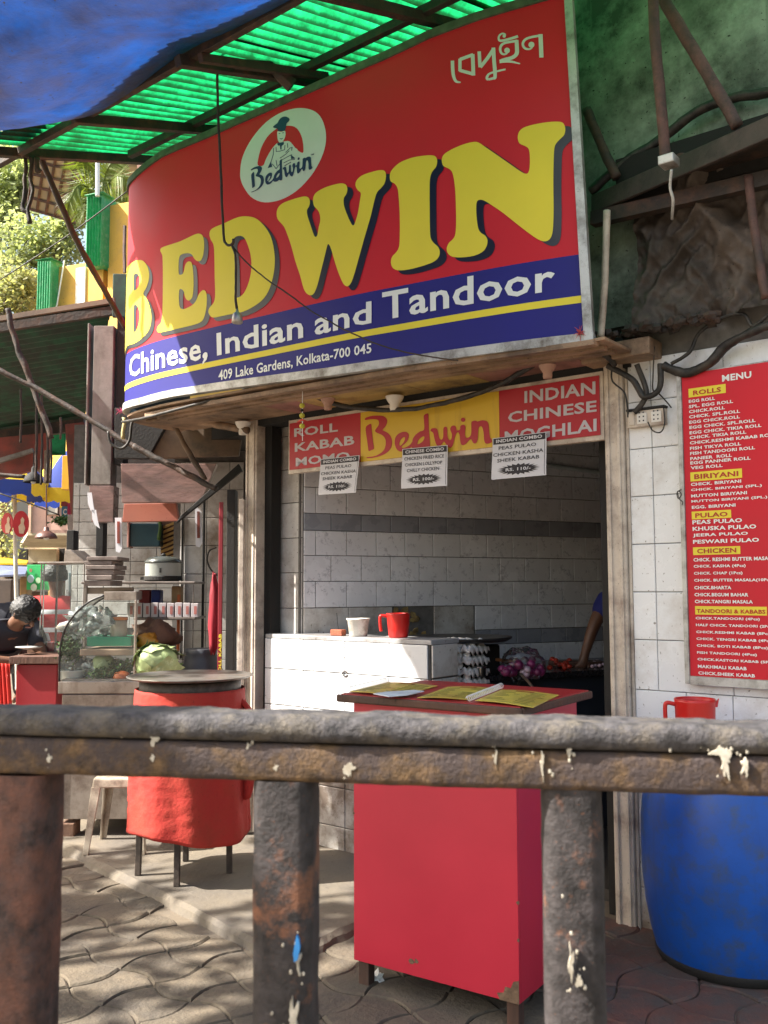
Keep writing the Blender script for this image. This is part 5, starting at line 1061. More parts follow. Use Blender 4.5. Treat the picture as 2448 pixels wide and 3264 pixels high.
# plastic stool
sc_ = Vector((-1.435, 5.20, .046)); stl = thing('plastic_stool', 'dusty cream plastic stool left of the red skirted table', 'stool', sc_)
m_stool = mat('dusty_cream_plastic', (.50, .44, .34), .6, .15, 9, dirt=(.15, .11, .08), dirt_amt=.35, dirt_scale=9)
SZ = .39
tp = []
for k in range(32):
    a = 2 * math.pi * k / 32; q = .138 / max(abs(math.cos(a)), abs(math.sin(a))) ** .82; tp.append((q * math.cos(a) * .98, q * math.sin(a) * .98))
MB().prism([sc_ + Vector((x, y, SZ)) for x, y in tp], [sc_ + Vector((x * 1.04, y * 1.04, SZ - .05)) for x, y in tp]).build('seat', m_stool, stl, bevel=.008)
for sx, sy in ((-1, -1), (1, -1), (-1, 1), (1, 1)):
    a, b = sc_ + Vector((sx * .135, sy * .135, SZ - .045)), sc_ + Vector((sx * .165, sy * .165, 0)); d = Vector((sx, 0, 0)); e = Vector((0, sy, 0))
    for q1 in (0,):
        MB().hexa([b + Vector((0, 0, 0)), b - d * .030, b - d * .030 - e * .012, b - e * .012] + [a, a - d * .050, a - d * .050 - e * .012, a - e * .012]).build('leg', m_stool, stl, bevel=.002)
        MB().hexa([b - e * .0125, b - e * .030, b - e * .030 - d * .012, b - d * .012 - e * .0125] + [a - e * .0125, a - e * .050, a - e * .050 - d * .012, a - d * .012 - e * .0125]).build('leg_flange', m_stool, stl, bevel=.002)

# ================================================================== neighbouring stall: display case and its contents
m_steel = mat('dull_steel_sheet', (.36, .31, .27), .35, .15, 5, metal=.55, dirt=(.14, .10, .08), dirt_amt=.25, dirt_scale=6, streak=(.25, .20, .17))
m_glass = glass_mat('showcase_glass', (.93, .96, .95), .10)
YC = 5.42; CD = .62
dcase = thing('display_case', 'curved glass display case with vegetables inside, on a steel base', 'display case', at_y(310, 2600, YC))
prof_px = [(190, 2172), (190, 2110), (194, 2055), (206, 2010), (226, 1975), (252, 1945), (290, 1915), (333, 1898), (433, 1898), (433, 2172)]
prof_w = [at_y(x, y, YC) for x, y in prof_px]; bk = Vector((-.13, CD, 0))
MB().add(prof_w, [tuple(range(len(prof_w)))]).build('side_glass', m_glass, dcase)
MB().add([p + bk for p in prof_w], [tuple(range(len(prof_w)))]).build('side_glass', m_glass, dcase)
cv = cr(prof_w[:8], 4, False); MB().add(cv + [p + bk for p in cv], [(i, i + 1, i + 1 + len(cv), i + len(cv)) for i in range(len(cv) - 1)]).build('curved_glass', m_glass, dcase, smooth=True)
m_blackrub = mat('black_rubber_edge', (.02, .02, .02), .5)
MB().tube([p + Vector((0, -.004, 0)) for p in cv], .006, 6).build('glass_edge', m_blackrub, dcase, smooth=True)
MB().tube([p + bk for p in cv], .006, 6).build('glass_edge', m_blackrub, dcase, smooth=True)
tb_ = at_y(333, 1898, YC); tr_ = at_y(436, 1898, YC)
MB().hexa([tb_ + Vector((0, -.008, -.028)), tr_ + Vector((0, -.008, -.028)), tr_ + bk + Vector((0, 0, -.028)), tb_ + bk + Vector((0, 0, -.028)), tb_ + Vector((0, -.008, .022)), tr_ + Vector((0, -.008, .022)), tr_ + bk + Vector((0, 0, .022)), tb_ + bk + Vector((0, 0, .022))]).build('top_panel', m_steel, dcase, bevel=.003)
for x0, x1 in ((424, 436),): pbox('frame_post', YC - .012, x0, 1912, x1, 2172, .02, m_steel, dcase)
pbox('base_band', YC - .02, 184, 2172, 470, 2212, CD, m_steel, dcase); pbox('base_panel', YC - .01, 188, 2213, 465, 2612, CD - .05, m_steel, dcase)
pbox('base_seam', YC - .018, 198, 2250, 201, 2600, .01, m_black, dcase); 
pbox('inner_shelf', YC + .10, 254, 2070, 424, 2090, .35, mat('shelf_wood', (.22, .15, .10), .6), dcase)
pbox('case_floor', YC + .02, 194, 2165, 424, 2172, CD - .1, m_steel, dcase)
m_leafg = mat('bunched_greens', (.045, .10, .015), .7, .5, 40, rnd=.2)
m_cab = mat('cabbage_leaf', (.30, .38, .17), .5, .2, 8, vein=(.50, .58, .32)); m_bag = glass_mat('cloudy_bag', (.8, .83, .82), .30)
pbox('green_tray', YC + .16, 276, 2030, 418, 2060, .22, mat('green_plastic', (.01, .22, .12), .45), label='flat green plastic tray on the shelf of the display case', cat='tray')
jr = thing('plastic_jar', 'cloudy jar with an orange lid on the green tray in the display case', 'jar', at_y(378, 2030, YC + .26))
c = at_y(378, 2030, YC + .26); MB().lathe(c, [(.045, 0), (.05, .01), (.05, .10)], 20).build('jar_body', mat('cloudy_jar', (.42, .36, .28), .4), jr, smooth=True); MB().lathe(c + Vector((0, 0, .101)), [(.053, 0), (.053, .018), (.01, .02)], 20).build('lid', mat('orange_lid', (.55, .16, .02), .45), jr, smooth=True)
c = at_y(230, 2166, YC + .15); MB().lathe(c, [(.05, 0), (.055, .004), (.075, .055), (.08, .058), (.07, .05), (.05, .008)], 24).build('white_basin', m_white, label='white plastic basin at the bottom left of the display case', cat='basin', smooth=True)
for k, (px, py, r, m_, Lb, sx) in enumerate([(228, 2125, .055, m_bag, 'clear bag of food standing in the white basin', 1.0), (300, 2148, .085, m_bag, 'dark cloudy bag on the floor of the display case', 1.3), (268, 1985, .085, m_bag, 'big cloudy plastic bag piled on the shelf of the display case', 1.2), (330, 1980, .07, m_bag, 'cloudy plastic bag beside the jar in the display case', 1.1), (262, 2130, .05, m_bag, 'small grey bag behind the white basin', 1.1)]):
    MB().ball(at_y(px, py, YC + .22), r, 20, 14, (sx, 1, .9), 1.0, k * 3).build('plastic_bag', m_, label=Lb, cat='bag', group='bags in the display case', smooth=True)
def greens(c, rx, rz, n, seed, label, m_=m_leafg, size=.03):
    rnd = random.Random(seed); mb = MB()
    for k in range(n):
        p = Vector((rnd.gauss(0, .4) * rx, rnd.gauss(0, .4) * rx, rnd.gauss(0, .4) * rz)); d = Vector((rnd.uniform(-1, 1), rnd.uniform(-1, 1), rnd.uniform(-.4, 1))).normalized() * size; e = d.orthogonal().normalized() * size * .4
        mb.add([c + p - e, c + p + d * .5 + e * .6, c + p + d, c + p + e], [(0, 1, 2, 3)])
    return mb.build('leafy_greens', m_, label=label, cat='vegetables', group='bunches of greens in the display case')
greens(at_y(228, 2065, YC + .2), .07, .09, 420, 1, 'dark leafy bunch at the left of the display case'); greens(at_y(385, 2130, YC + .2), .10, .06, 500, 2, 'dark leafy bunch at the lower right of the display case'); greens(at_y(330, 2150, YC + .12), .09, .04, 300, 5, 'leafy bunch in front of the pale cabbage half')
MB().ball(at_y(330, 2115, YC + .2), .065, 20, 14, (1, 1, .9), .2, 4).build('cabbage', m_cab, label='pale green cabbage half behind the glass of the display case', cat='cabbage', smooth=True)
c = at_y(388, 2160, YC + .1); MB().ball(c, .045, 14, 10, (1.2, 1, .8), .3, 5).build('papaya_piece', mat('orange_red_fruit', (.45, .10, .02), .5), label='orange red piece at the bottom right of the display case', cat='fruit', smooth=True)
# big cabbage beside the case
cc = at_y(502, 2112, YC + .04); cb = thing('cabbage', 'big loose-leaved green cabbage beside the glass display case', 'cabbage', cc - Vector((0, 0, .095)))
MB().ball(cc, .110, 28, 20, (1.1, 1, .92), .12, 2).build('cabbage_heart', m_cab, cb, smooth=True)
for k in range(16):
    rnd = random.Random(k + 3); D = Vector((rnd.uniform(-1, 1), rnd.uniform(-1, .6), rnd.uniform(-.9, .9) if k % 3 else -.7)).normalized(); E1 = D.orthogonal().normalized(); E2 = D.cross(E1); op = rnd.uniform(.0, .45)
    def lf(u, v, D=D, E1=E1, E2=E2, k=k, op=op):
        x, y = (u - .5) * 1.7, (v - .5) * 1.7; r2 = min(1.2, math.hypot(x, y)); d = (D + E1 * x + E2 * y).normalized()
        rr = .113 + .002 * k % .006 + op * .050 * r2 ** 3 + .005 * math.sin(9 * math.atan2(y, x) + k) * r2 ** 3
        return cc + Vector((d.x * rr * 1.1, d.y * rr, d.z * rr * .92))
    MB().grid(lf, 12, 12).build('outer_leaf', m_cab, cb, smooth=True)
pbox('counter_extension', YC + .02, 470, 2172, 600, 2600, CD, m_metaldk, label='sooty counter behind the red skirted table', cat='counter')
# shelf rack
m_shelf = mat('grimy_steel_shelf', (.20, .17, .15), .5, .2, 9, metal=.3, dirt=(.07, .05, .04), dirt_amt=.3)
rk = thing('shelf_rack', 'two-tier steel shelf rack behind the display case', 'shelf', at_y(450, 2500, 6.0))
pbox('upper_shelf', 5.95, 258, 1853, 621, 1862, .35, m_shelf, rk); pbox('lower_shelf', 5.95, 425, 1968, 622, 1977, .35, m_shelf, rk)
for x in (608, 262): pbox('upright', 5.96, x, 1863, x + 7, 2560, .02, m_shelf, rk)
pbox('inner_panel', 5.98, 272, 1872, 425, 1893, .02, mat('dull_wood_strip', (.20, .15, .11), .6), rk)
def on_shelf(px, z, Y): d = at_y(px, 1900, Y); return Vector((d.x, Y, z))
zu, zl = at_y(450, 1853, 5.95).z, at_y(450, 1968, 5.95).z
c = on_shelf(519, zu, 6.08); ck = thing('rice_cooker', 'grey steel rice cooker with a dark domed lid on the upper shelf', 'cooker', c)
MB().lathe(c, [(.100, 0), (.112, .012), (.116, .03), (.116, .115), (.118, .12)], 36).build('pot_body', mat('grey_enamel', (.34, .36, .33), .35, .1, 6), ck, smooth=True)
MB().lathe(c + Vector((0, 0, .121)), [(.121, 0), (.121, .008), (.10, .03), (.05, .042), (.02, .044)], 36).build('lid', mat('dark_glass_lid', (.05, .055, .05), .2), ck, smooth=True)
MB().lathe(c + Vector((0, 0, .163)), [(.014, 0), (.018, .012), (.006, .02)], 12).build('knob', m_black, ck, smooth=True)
MB().lathe(c, [(.118, .004), (.122, .01), (.122, .03), (.117, .035)], 36, cap=False).build('base_ring', m_black, ck); MB().wbox(c + Vector((-.125, 0, .01)), .04, .03, .02).build('handle', m_black, ck)
MB().wbox(c + Vector((.01, -.118, .055)), .012, .004, .03).build('switch', m_black, ck)
# cartons stacked on the shelf
m_card = mat('grey_brown_cardboard', (.24, .195, .175), .9, .12, 12, dirt=(.12, .09, .08), dirt_amt=.3, dirt_scale=8)
zc = [1868, 1849, 1832, 1815, 1800, 1786, 1773]
for k in range(6):
    o = pbox('flat_carton', 5.62 - .01 * (k % 2), 268 + (k * 7) % 9, zc[k + 1] + 1, 352 + (k * 5) % 16 + (14 if k == 5 else 0), zc[k], .26, m_card, bevel=.004, label=f'flat grey-brown carton, {["bottom", "second", "third", "fourth", "fifth", "topmost"][k]} of the stack beside the grey column', cat='carton', group='flat cartons stacked on the shelf')
for k in range(9):
    x = 405 + k * 25.5; o = pbox('food_box', 5.96, x, 1921 + (k % 3), x + 22, 1967, .06, mat('white_card_box', (.55, .50, .50), .7, .06, 8), bevel=.002, ang=0, label=f'small white printed box on the lower shelf, {["first", "second", "third", "fourth", "fifth", "sixth", "seventh", "eighth", "ninth"][k]} from the left', cat='box', group='row of small printed boxes')
    q = pbox('printed_panel', 5.9585, x + 9, 1932, x + 18, 1958, .0006, mat('faded_red_print', (.45, .16, .14), .7), o, bevel=0)
# dark sack, yellow bag, barrel
c = at_y(490, 2060, 5.85); MB().ball(c + Vector((0, 0, .06)), .13, 22, 14, (1.1, .9, .75), .5, 9).build('brown_sack', mat('brown_sack', (.11, .05, .03), .7, .4, 9), label='dark brown bag heaped behind the big cabbage', cat='sack', smooth=True)
MB().ball(at_y(465, 2050, 5.72), .06, 14, 10, (1.1, .6, .9), .9, 3).build('yellow_bag', mat('amber_bag', (.45, .20, .02), .4), label='amber yellow bag just above the big cabbage', cat='bag', smooth=True)
c = at_y(640, 2200, 5.75); MB().lathe((c.x, c.y, .08), [(.12, 0), (.15, .2), (.155, .72), (.15, .83), (.105, .93), (.095, .97), (.10, 1.0), (.085, 1.0)], 32).build('dark_barrel', mat('dark_grey_plastic', (.045, .048, .055), .5, .2, 6), label='dark grey plastic barrel with a narrow neck left of the cream jamb', cat='barrel', smooth=True)
for k, (x0, x1, m_, Lb) in enumerate([(545, 575, 'tan', 'tan bundle on the lower shelf near the white boxes'), (480, 510, 'deep blue', 'deep blue packet behind the row of white boxes'), (440, 478, 'maroon', 'maroon packet behind the row of white boxes')]):
    pbox('packet', 6.2, x0, 1880 if k else 1868, x1, 1935, .1, mat('packet_' + m_.replace(' ', '_'), ((.36, .24, .13), (.02, .04, .22), (.2, .02, .02))[k], .6), label=Lb, cat='packet', bevel=.01)
pbox('orange_board', 6.1, 562, 1895, 573, 2075, .03, mat('orange_paint', (.50, .12, .03), .6), label='narrow orange board standing under the shelf rack', cat='board')

# stall walls, jambs, banner
bw_ = thing('stall_back_wall', 'white tiled back wall of the neighbouring stall', 'wall', (-1.9, 7.3, 0)); FW = FX(7.3)
MB().box(FW, -2.46, -1.0, 0, 2.75, -.2, -.008).build('wall_body', m_grout, bw_)
for i, z in enumerate([1.14 + .104 * k for k in range(11)]):
    tiles(bw_, FW, -2.45, -1.52, [(z, z + .104)], .205, 0, m_tile_old, phase=(.05,))
sw_ = thing('stall_side_wall', 'tiled side wall of the neighbouring stall with a dark chequered lower part', 'wall', FF.pt(-2.8, 0, -.8)); FW2 = FX(6.6)
MB().box(FW2, -1.50, -.95, 0, 2.7, -.2, -.008).build('wall_body', m_grout, sw_)
for i, z in enumerate([.75 + .2 * k for k in range(8)]): tiles(sw_, FW2, -1.45, -1.0, [(z, z + .2)], .16, 0, m_tile_old, phase=(.03,))
pbox('black_post', 6.55, 573, 1640, 582, 2100, .04, m_black, label='thin black post between the shelf rack and the side wall', cat='post'); pbox('black_post', 6.3, 640, 1590, 652, 2080, .04, m_black, label='thin black post in front of the tiled side wall', cat='post')
wire('black_hose', [at_y(x, y, 6.45) for x, y in ((690, 1745), (668, 1755), (660, 1785), (672, 1815), (692, 1835))], .006, m_cable, label='black hose curving out from behind the red banner', cat='hose')
nj = FF.pix(735, 1700, -.1)[0]
rb = thing('red_banner', 'tall narrow dark red banner with yellow lettering left of the shop opening', 'banner', at_y(703, 2160, 5.55))
pbox('banner_sheet', 5.55, 692, 1600, 712, 2162, .012, mat('red_banner_print', (.22, .012, .02), .5, .1, 6), rb)
FBN = FX(5.55)
def vtext(s, px0, y0, px1, y1, m_):                  # lettering reading upwards
    a = FBN.pix(px0, y1); b = FBN.pix(px1, y0); t = text2d(s, .03); MB().shape(t, lambda x, y: FBN.pt(b[0] - (b[0] - a[0]) * y, a[1] + (b[1] - a[1]) * x, .0136)).build('lettering', m_, rb)
vtext('ROLL KABAB', 697, 2020, 708, 2155, m_yellow)
pbox('black_jamb', 5.50, 712, 1560, 750, 2650, .10, m_black, label='wide black jamb between the red banner and the cream posts', cat='jamb')
pbox('cream_jamb', 5.42, 752, 1590, 778, 2650, .06, m_cream, label='second cream board left of the left door post, rust streaked', cat='jamb', bevel=.004)
MB().ball(at_y(682, 1960, 5.6), .09, 16, 12, (.35, .35, 2.6), .35, 6).build('red_cloth', mat('crimson_cloth', (.24, .010, .02), .8, .2, 9), label='crimson cloth hanging beside the red banner', cat='cloth', smooth=True)
# overhead boards of the stall
m_board = mat('stained_board', (.20, .13, .08), .7, .25, 4, dirt=(.06, .045, .035), dirt_amt=.4, dirt_scale=4); m_wrap = mat('plastic_wrapped_board', (.22, .13, .115), .3, .3, 4, stretch=(1, 1, 2.5), dirt=(.10, .07, .06), dirt_amt=.25, dirt_scale=5, bump=.35, bscale=9, coat=.5)
def quadbox(name, q, Y, dep, m_, **kw):
    f = [at_y(x, y, Y if not isinstance(Y, tuple) else Y[i]) for i, (x, y) in enumerate(q)]
    return MB().prism([p + Vector((0, 0, 0)) for p in f], [p + Vector((0, dep, 0)) for p in f]).build(name, m_, bevel=.003, **kw)
quadbox('overhead_board', [(470, 1462), (760, 1452), (775, 1355), (430, 1330)], 6.1, .05, m_board, label='stained beige board above the neighbouring stall, behind the crossing pipes', cat='board')
quadbox('overhead_board', [(365, 1460), (470, 1462), (560, 1300), (365, 1300)], 6.05, .05, m_black, label='sooty dark board left of the beige one', cat='board')
quadbox('wrapped_board', [(388, 1602), (640, 1602), (690, 1478), (385, 1478)], 6.0, .06, m_wrap, label='pinkish board wrapped in shiny plastic under the beige board', cat='board')
quadbox('salmon_board', [(390, 1664), (570, 1660), (560, 1604), (395, 1606)], 6.15, .05, mat('salmon_board', (.42, .14, .09), .6, .25, 6, dirt=(.25, .06, .04), dirt_amt=.4), label='peeling salmon red board below the plastic wrapped one', cat='board')
quadbox('roof_slab_edge', [(560, 1668), (575, 1645), (760, 1478), (772, 1500)], 5.95, .04, m_black, label='black slanting edge strip running up to the left door post', cat='strip')
MB().box(FF, -3.6, -2.36, 2.43, 2.7, -.9, -.2).build('stall_header', m_black, label='dark header box over the neighbouring stall', cat='header')
seg('rusty_pipe', [PY(470, 1325, 5.8), PY(640, 1345, 5.65), PY(790, 1372, 5.45)], .022, m_beige, 'brown pipe running left from the top of the left door post', 'pipe', rough=.15)
seg('strut', [PY(555, 1355, 5.8), PY(600, 1440, 5.8), PY(655, 1530, 5.8)], .016, m_board, 'stained strut leaning down from the brown pipe', 'strut', rough=.3)
seg('diagonal_pipe', [PY(-20, 1172, 5.9), PY(110, 1235, 5.9), PY(300, 1345, 5.85), PY(430, 1425, 5.8)], .017, m_metaldk, 'long taped pole slanting down across the grey column', 'pole', rough=.3)
seg('diagonal_pipe', [PY(425, 1422, 5.8), PY(570, 1498, 5.75), PY(690, 1560, 5.7)], .019, m_metaldk, 'sooty lower length of the slanting pole reaching the black jamb', 'pole', rough=.4)
wire('looping_cable', [PY(x, y, 5.7) for x, y in ((345, 1375), (352, 1410), (385, 1430), (412, 1405), (420, 1350), (440, 1320), (500, 1312))], .009, m_cable, label='black cable hanging in a loop left of the big sign corner', cat='cable')
seg('yellow_rag', [PY(397, 1330, 5.6), PY(394, 1365, 5.6), PY(393, 1400, 5.6)], .012, mat('dirty_yellow_rag', (.42, .34, .16), .8), 'twisted pale yellow rag hanging below the sign corner', 'rag', rough=.9)
# grey column box
cl = thing('lightbox_column', 'tall grey grimy hanging column at the left end of the big sign, torn plastic at its foot', 'column', at_y(318, 1680, 6.3))
m_col = mat('grimy_grey_laminate', (.27, .24, .22), .6, .2, 5, dirt=(.10, .085, .07), dirt_amt=.38, dirt_scale=5, streak=(.14, .12, .10))
pbox('column_face', 6.3, 288, 1038, 363, 1545, .14, m_col, cl); pbox('column_side', 6.295, 268, 1030, 286, 1545, .15, m_col, cl)
quadbox('wrapped_foot', [(292, 1664), (360, 1664), (364, 1548), (284, 1548)], 6.29, .12, m_wrap, parent=cl)
pbox('dark_gap', 6.32, 364, 1010, 402, 1480, .12, m_black, cl)
for k, (x, y, h) in enumerate(((284, 1570, 70), (298, 1625, 60))):
    P = [at_y(x + dx, y + dy, 6.2) for dx, dy in ((-6, 0), (8, 0), (14, h * .6), (20, h), (4, h * .8), (-4, h * .5))]
    MB().prism(P, [p + Vector((0, .006, 0)) for p in P]).build('torn_strip', m_paper, cl)
pbox('corrugated_strip', 6.35, 357, 872, 404, 1010, .03, m_roof2, label='dark green corrugated strip just left of the big sign', cat='sheet')
# green iron roof of the stall
def r2(u, v):
    a, b = at_y(-260, 1062, 6.4), at_y(362, 962, 6.35); c_, d_ = at_y(-260, 1415, 8.3), at_y(268, 1336, 8.1)
    p = (a * (1 - u) + b * u) * (1 - v) + (c_ * (1 - u) + d_ * u) * v; return p + Vector((0, 0, .010 * math.sin(v * 2 * math.pi * 24)))
srf = thing('stall_roof', 'dark green corrugated iron awning of the stall at the left', 'roof', r2(.5, .5))
MB().grid(r2, 30, 240).build('iron_sheet', m_roof2, srf, smooth=True)
MB().bar(at_y(-260, 1058, 6.36), at_y(366, 958, 6.3), .03, .035).build('front_edge', m_board, srf); MB().bar(at_y(-260, 1085, 6.4), at_y(366, 990, 6.38), .04, .06).build('front_beam', m_metaldk, srf)
MB().bar(at_y(-260, 1428, 8.2), at_y(272, 1352, 8.0), .06, .10).build('rear_beam', m_metaldk, srf)
seg('roof_pole', [PY(26, 985, 6.2), PY(40, 1060, 6.2), PY(58, 1120, 6.2), PY(90, 1190, 6.2), PY(118, 1270, 6.2), PY(150, 1350, 6.2), PY(165, 1400, 6.2)], .020, m_metaldk, 'crooked dark pole rising through the green iron awning', 'pole', rough=.4)
m_redf = mat('brick_red_board', (.22, .035, .022), .65, .2, 4, dirt=(.08, .03, .02), dirt_amt=.3, dirt_scale=5)
quadbox('red_fascia', [(226, 1650), (275, 1640), (268, 1345), (207, 1352)], 7.4, .06, m_redf, label='tall brick red board left of the grey column', cat='board')
quadbox('red_fascia', [(-60, 1540), (140, 1490), (160, 1378), (-60, 1400)], 7.8, .06, m_redf, label='brick red sloping board at the left edge with a grey batten', cat='board')
quadbox('grey_batten', [(-10, 1478), (105, 1440), (102, 1428), (-10, 1462)], 7.7, .04, m_col, label='grey batten nailed across the sloping red board', cat='batten')
pbox('green_lattice', 8.2, 150, 1370, 208, 1450, .03, m_roof_plain, label='bright green sheet showing between the hanging rods', cat='sheet')
for k, (x, y0, y1, w_) in enumerate([(66, 1240, 1412, 8), (115, 1245, 1530, 9), (132, 1260, 1545, 8), (150, 1330, 1540, 8), (162, 1400, 1540, 7), (193, 1330, 1400, 7)]):
    seg('hanging_rod', [PY(x, y0, 6.6), PY(x + 2, (y0 + y1) / 2, 6.6), PY(x - 1, y1, 6.6)], w_ / 2960 * 6.6 / 2, m_metaldk if k != 5 else m_rust, ['short dark rod with a knob hanging nearest the left edge', 'long dark rod hanging just left of the thick pair', 'long dark rod hanging in the middle of the bunch', 'dark rod hanging right of the long pair', 'thin dark rod at the right of the bunch', 'short rusty rod hanging near the tall red board'][k], 'rod', 'rods hanging below the iron awning', .4)
pbox('cream_bracket', 6.7, 138, 1435, 157, 1540, .03, m_board, label='stained cream strip between the hanging rods', cat='strip')
# lamps
def shade(px, py, Y, rr, hh, m_, label, cord_top):
    c = at_y(px, py, Y); t = thing('pendant_lamp', label, 'lamp', c)
    MB().lathe(c, [(rr, 0), (rr * .97, hh * .12), (rr * .8, hh * .42), (rr * .45, hh * .62), (rr * .24, hh * .72), (rr * .2, hh), (rr * .08, hh * 1.15)], 28, cap=False).build('lamp_shade', m_, t, smooth=True, solid=.003)
    MB().tube([c + Vector((0, 0, hh)), at_y(cord_top[0], cord_top[1], Y)], .005, 6).build('cord', m_, t)
    MB().ball(c + Vector((0, 0, .01)), rr * .3, 10, 8).build('bulb', mat('unlit_bulb', (.6, .6, .55), .2), t, smooth=True)
shade(147, 1716, 6.6, .077, .075, mat('brown_enamel', (.10, .045, .035), .4), 'brown enamel pendant lamp hanging on a long cord at the left', (148, 1545))
shade(106, 1538, 6.8, .070, .105, m_black, 'black pendant lamp above the blue and yellow umbrellas', (108, 1440))
seg('dark_bar', [PY(-20, 1512, 6.9), PY(78, 1520, 6.9)], .015, m_metaldk, 'dark horizontal bar ending at the black lamp', 'bar')
wire('black_line', [PY(-10, 1570, 7), PY(90, 1603, 7), PY(190, 1642, 7)], .006, m_cable, label='black line crossing in front of the pink building', cat='wire')
# hanging pouches, tv
pbox('hanging_box', 6.6, 412, 1668, 510, 1742, .12, mat('dark_teal_box', (.008, .045, .065), .35), label='dark teal box hung below the salmon board', cat='box', bevel=.01)
pbox('box_side', 6.58, 404, 1665, 412, 1745, .12, mat('pinkish_trim', (.40, .20, .17), .6), label='pink trimmed side of the rack holding the teal box', cat='trim')
sl_ = thing('slatted_board', 'yellow-brown board of diagonal slats right of the teal box', 'board', at_y(535, 1780, 6.7))
for k in range(9):
    y = 1668 + k * 15; P = [at_y(512, y + 12, 6.7), at_y(562, y - 8, 6.7), at_y(562, y + 1, 6.7), at_y(512, y + 21, 6.7)]
    MB().prism(P, [p + Vector((0, .012, 0)) for p in P]).build('slat', mat('ochre_slat', (.34, .20, .05), .6, .2, 9), sl_, bevel=.002)
pbox('slat_backing', 6.72, 511, 1655, 563, 1800, .01, m_wood, sl_)
for px, y0, y1, Lb in ((377, 1650, 1762, 'clear pouch of printed packets hanging left of the teal box'), (632, 1618, 1745, 'clear pouch of packets hanging in front of the tiled side wall')):
    P = [at_y(px + dx, y, 6.2) for dx, y in ((-11, y0), (10, y0), (12, y1 - 14), (4, y1), (-8, y1 - 4))]; t = thing('hanging_pouch', Lb, 'pouch', P[3], 'packet pouches hanging in the stall')
    MB().prism(P, [p + Vector((0, .012, 0)) for p in P]).build('pouch', m_paper, t); Q = [at_y(px + dx, y, 6.195) for dx, y in ((-4, y0 + 12), (4, y0 + 12), (5, y1 - 30), (-4, y1 - 30))]
    MB().prism(Q, [p + Vector((0, .004, 0)) for p in Q]).build('red_strip', m_redf, t)
seg('tinsel', [PY(508, 1640, 6.5), PY(510, 1680, 6.5), PY(506, 1722, 6.5)], .012, m_leafg, 'green leafy garland hanging beside the teal box', 'garland', rough=.9)

# ================================================================== glass popcorn-style case, hood, fridge, red desk at the left
gc = thing('glass_cabinet', 'tall glass cabinet with chrome corner posts behind the dark haired person', 'cabinet', at_y(195, 2085, 6.35))
for x0, x1, dd in ((124, 130, 0), (133, 139, .0), (172, 184, 0), (262, 268, 0)): pbox('chrome_post', 6.35 + dd, x0, 1795, x1, 2080, .02, mat('chrome', (.65, .66, .66), .15, .1, 6, metal=1.0) if x1 < 150 else m_steel, gc)
pbox('glass_pane', 6.35, 126, 1797, 264, 2078, .004, m_glass, gc, bevel=0); pbox('top_frame', 6.345, 120, 1790, 270, 1797, .3, m_steel, gc); pbox('bottom_frame', 6.345, 120, 2078, 270, 2086, .3, m_steel, gc)
f = [at_y(203, 1793, 6.4), at_y(274, 1793, 6.4), at_y(226, 1752, 6.4), at_y(207, 1752, 6.4)]
MB().prism(f, [p + Vector((0, .3, 0)) for p in f]).build('metal_hood', m_steel, label='sloping sheet metal hood above the glass cabinet', cat='hood', bevel=.003)
pbox('black_duct', 6.55, 211, 1690, 236, 1752, .1, m_black, label='black duct rising from the metal hood', cat='duct'); pbox('black_duct', 6.75, 304, 1664, 330, 1772, .1, m_black, label='black duct behind the stack of cartons', cat='duct')
fr_ = thing('fridge', 'grey upright fridge with a glass door behind the glass cabinet', 'fridge', at_y(232, 2100, 7.6))
pbox('fridge_body', 7.62, 203, 1796, 262, 2100, .35, mat('fridge_grey', (.42, .45, .45), .4), fr_); pbox('glass_door', 7.60, 214, 1826, 254, 2030, .01, mat('dark_fridge_glass', (.12, .16, .17), .15), fr_); pbox('door_handle', 7.59, 210, 1880, 213, 1980, .015, m_black, fr_)
c = at_y(163, 2078, 6.42); MB().lathe(c, [(.03, 0), (.036, .07), (.034, .072), (.03, .01)], 16).build('red_tumbler', m_mug, label='small red tumbler inside the glass cabinet', cat='tumbler', smooth=True)
MB().lathe(at_y(148, 2078, 6.5), [(.01, .13), (.05, .0), (.052, 0)], 20).build('white_cone', m_white, label='white paper cone standing in the glass cabinet', cat='cone', smooth=True)
rd = thing('red_desk', 'dark red desk with a black top at the far left, before the bent person', 'desk', at_y(110, 2700, 5.95))
pbox('front_panel', 5.95, 38, 2118, 182, 2650, .45, mat('deep_red_laminate', (.26, .010, .016), .5, .08, 4), rd); pbox('desk_top', 5.92, 28, 2092, 188, 2117, .52, m_wood, rd)
P = [at_y(x, y, 5.88) for x, y in ((-20, 2112), (34, 2116), (40, 2300), (44, 2420), (-20, 2420))]
def cl_(u, v): q = bil([P[4], P[3], P[1], P[0]])(u, v); return q + Vector((0, -.02 * abs(math.sin(u * 14 + v * 3)), 0))
MB().grid(cl_, 30, 20).build('red_cloth', mat('bright_red_cloth', (.60, .030, .020), .85, .1, 6), label='bright red cloth hanging over the left end of the dark red desk', cat='cloth', smooth=True, solid=.004)
MB().lathe(at_y(92, 2070, 6.1), [(.02, 0), (.075, .012), (.085, .018), (.02, .006)], 28).build('white_plate', m_white, label='white plate on the dark red desk beside the person', cat='plate', smooth=True)
MB().grid(lambda u, v: at_y(78 + 100 * u, 2104 - 14 * v, 6.0 + .2 * v) + Vector((0, 0, .004 * math.sin(u * 20))), 12, 4).build('bead_mat', mat('straw_mat', (.25, .18, .10), .8), label='straw coloured mat on top of the dark red desk', cat='mat', solid=.004)
pbox('old_brick', 5.40, 187, 2625, 236, 2690, .12, mat('old_brick', (.16, .09, .06), .95, .3, 20, bump=.5), label='old brick propping the display case base', cat='brick', bevel=.006)
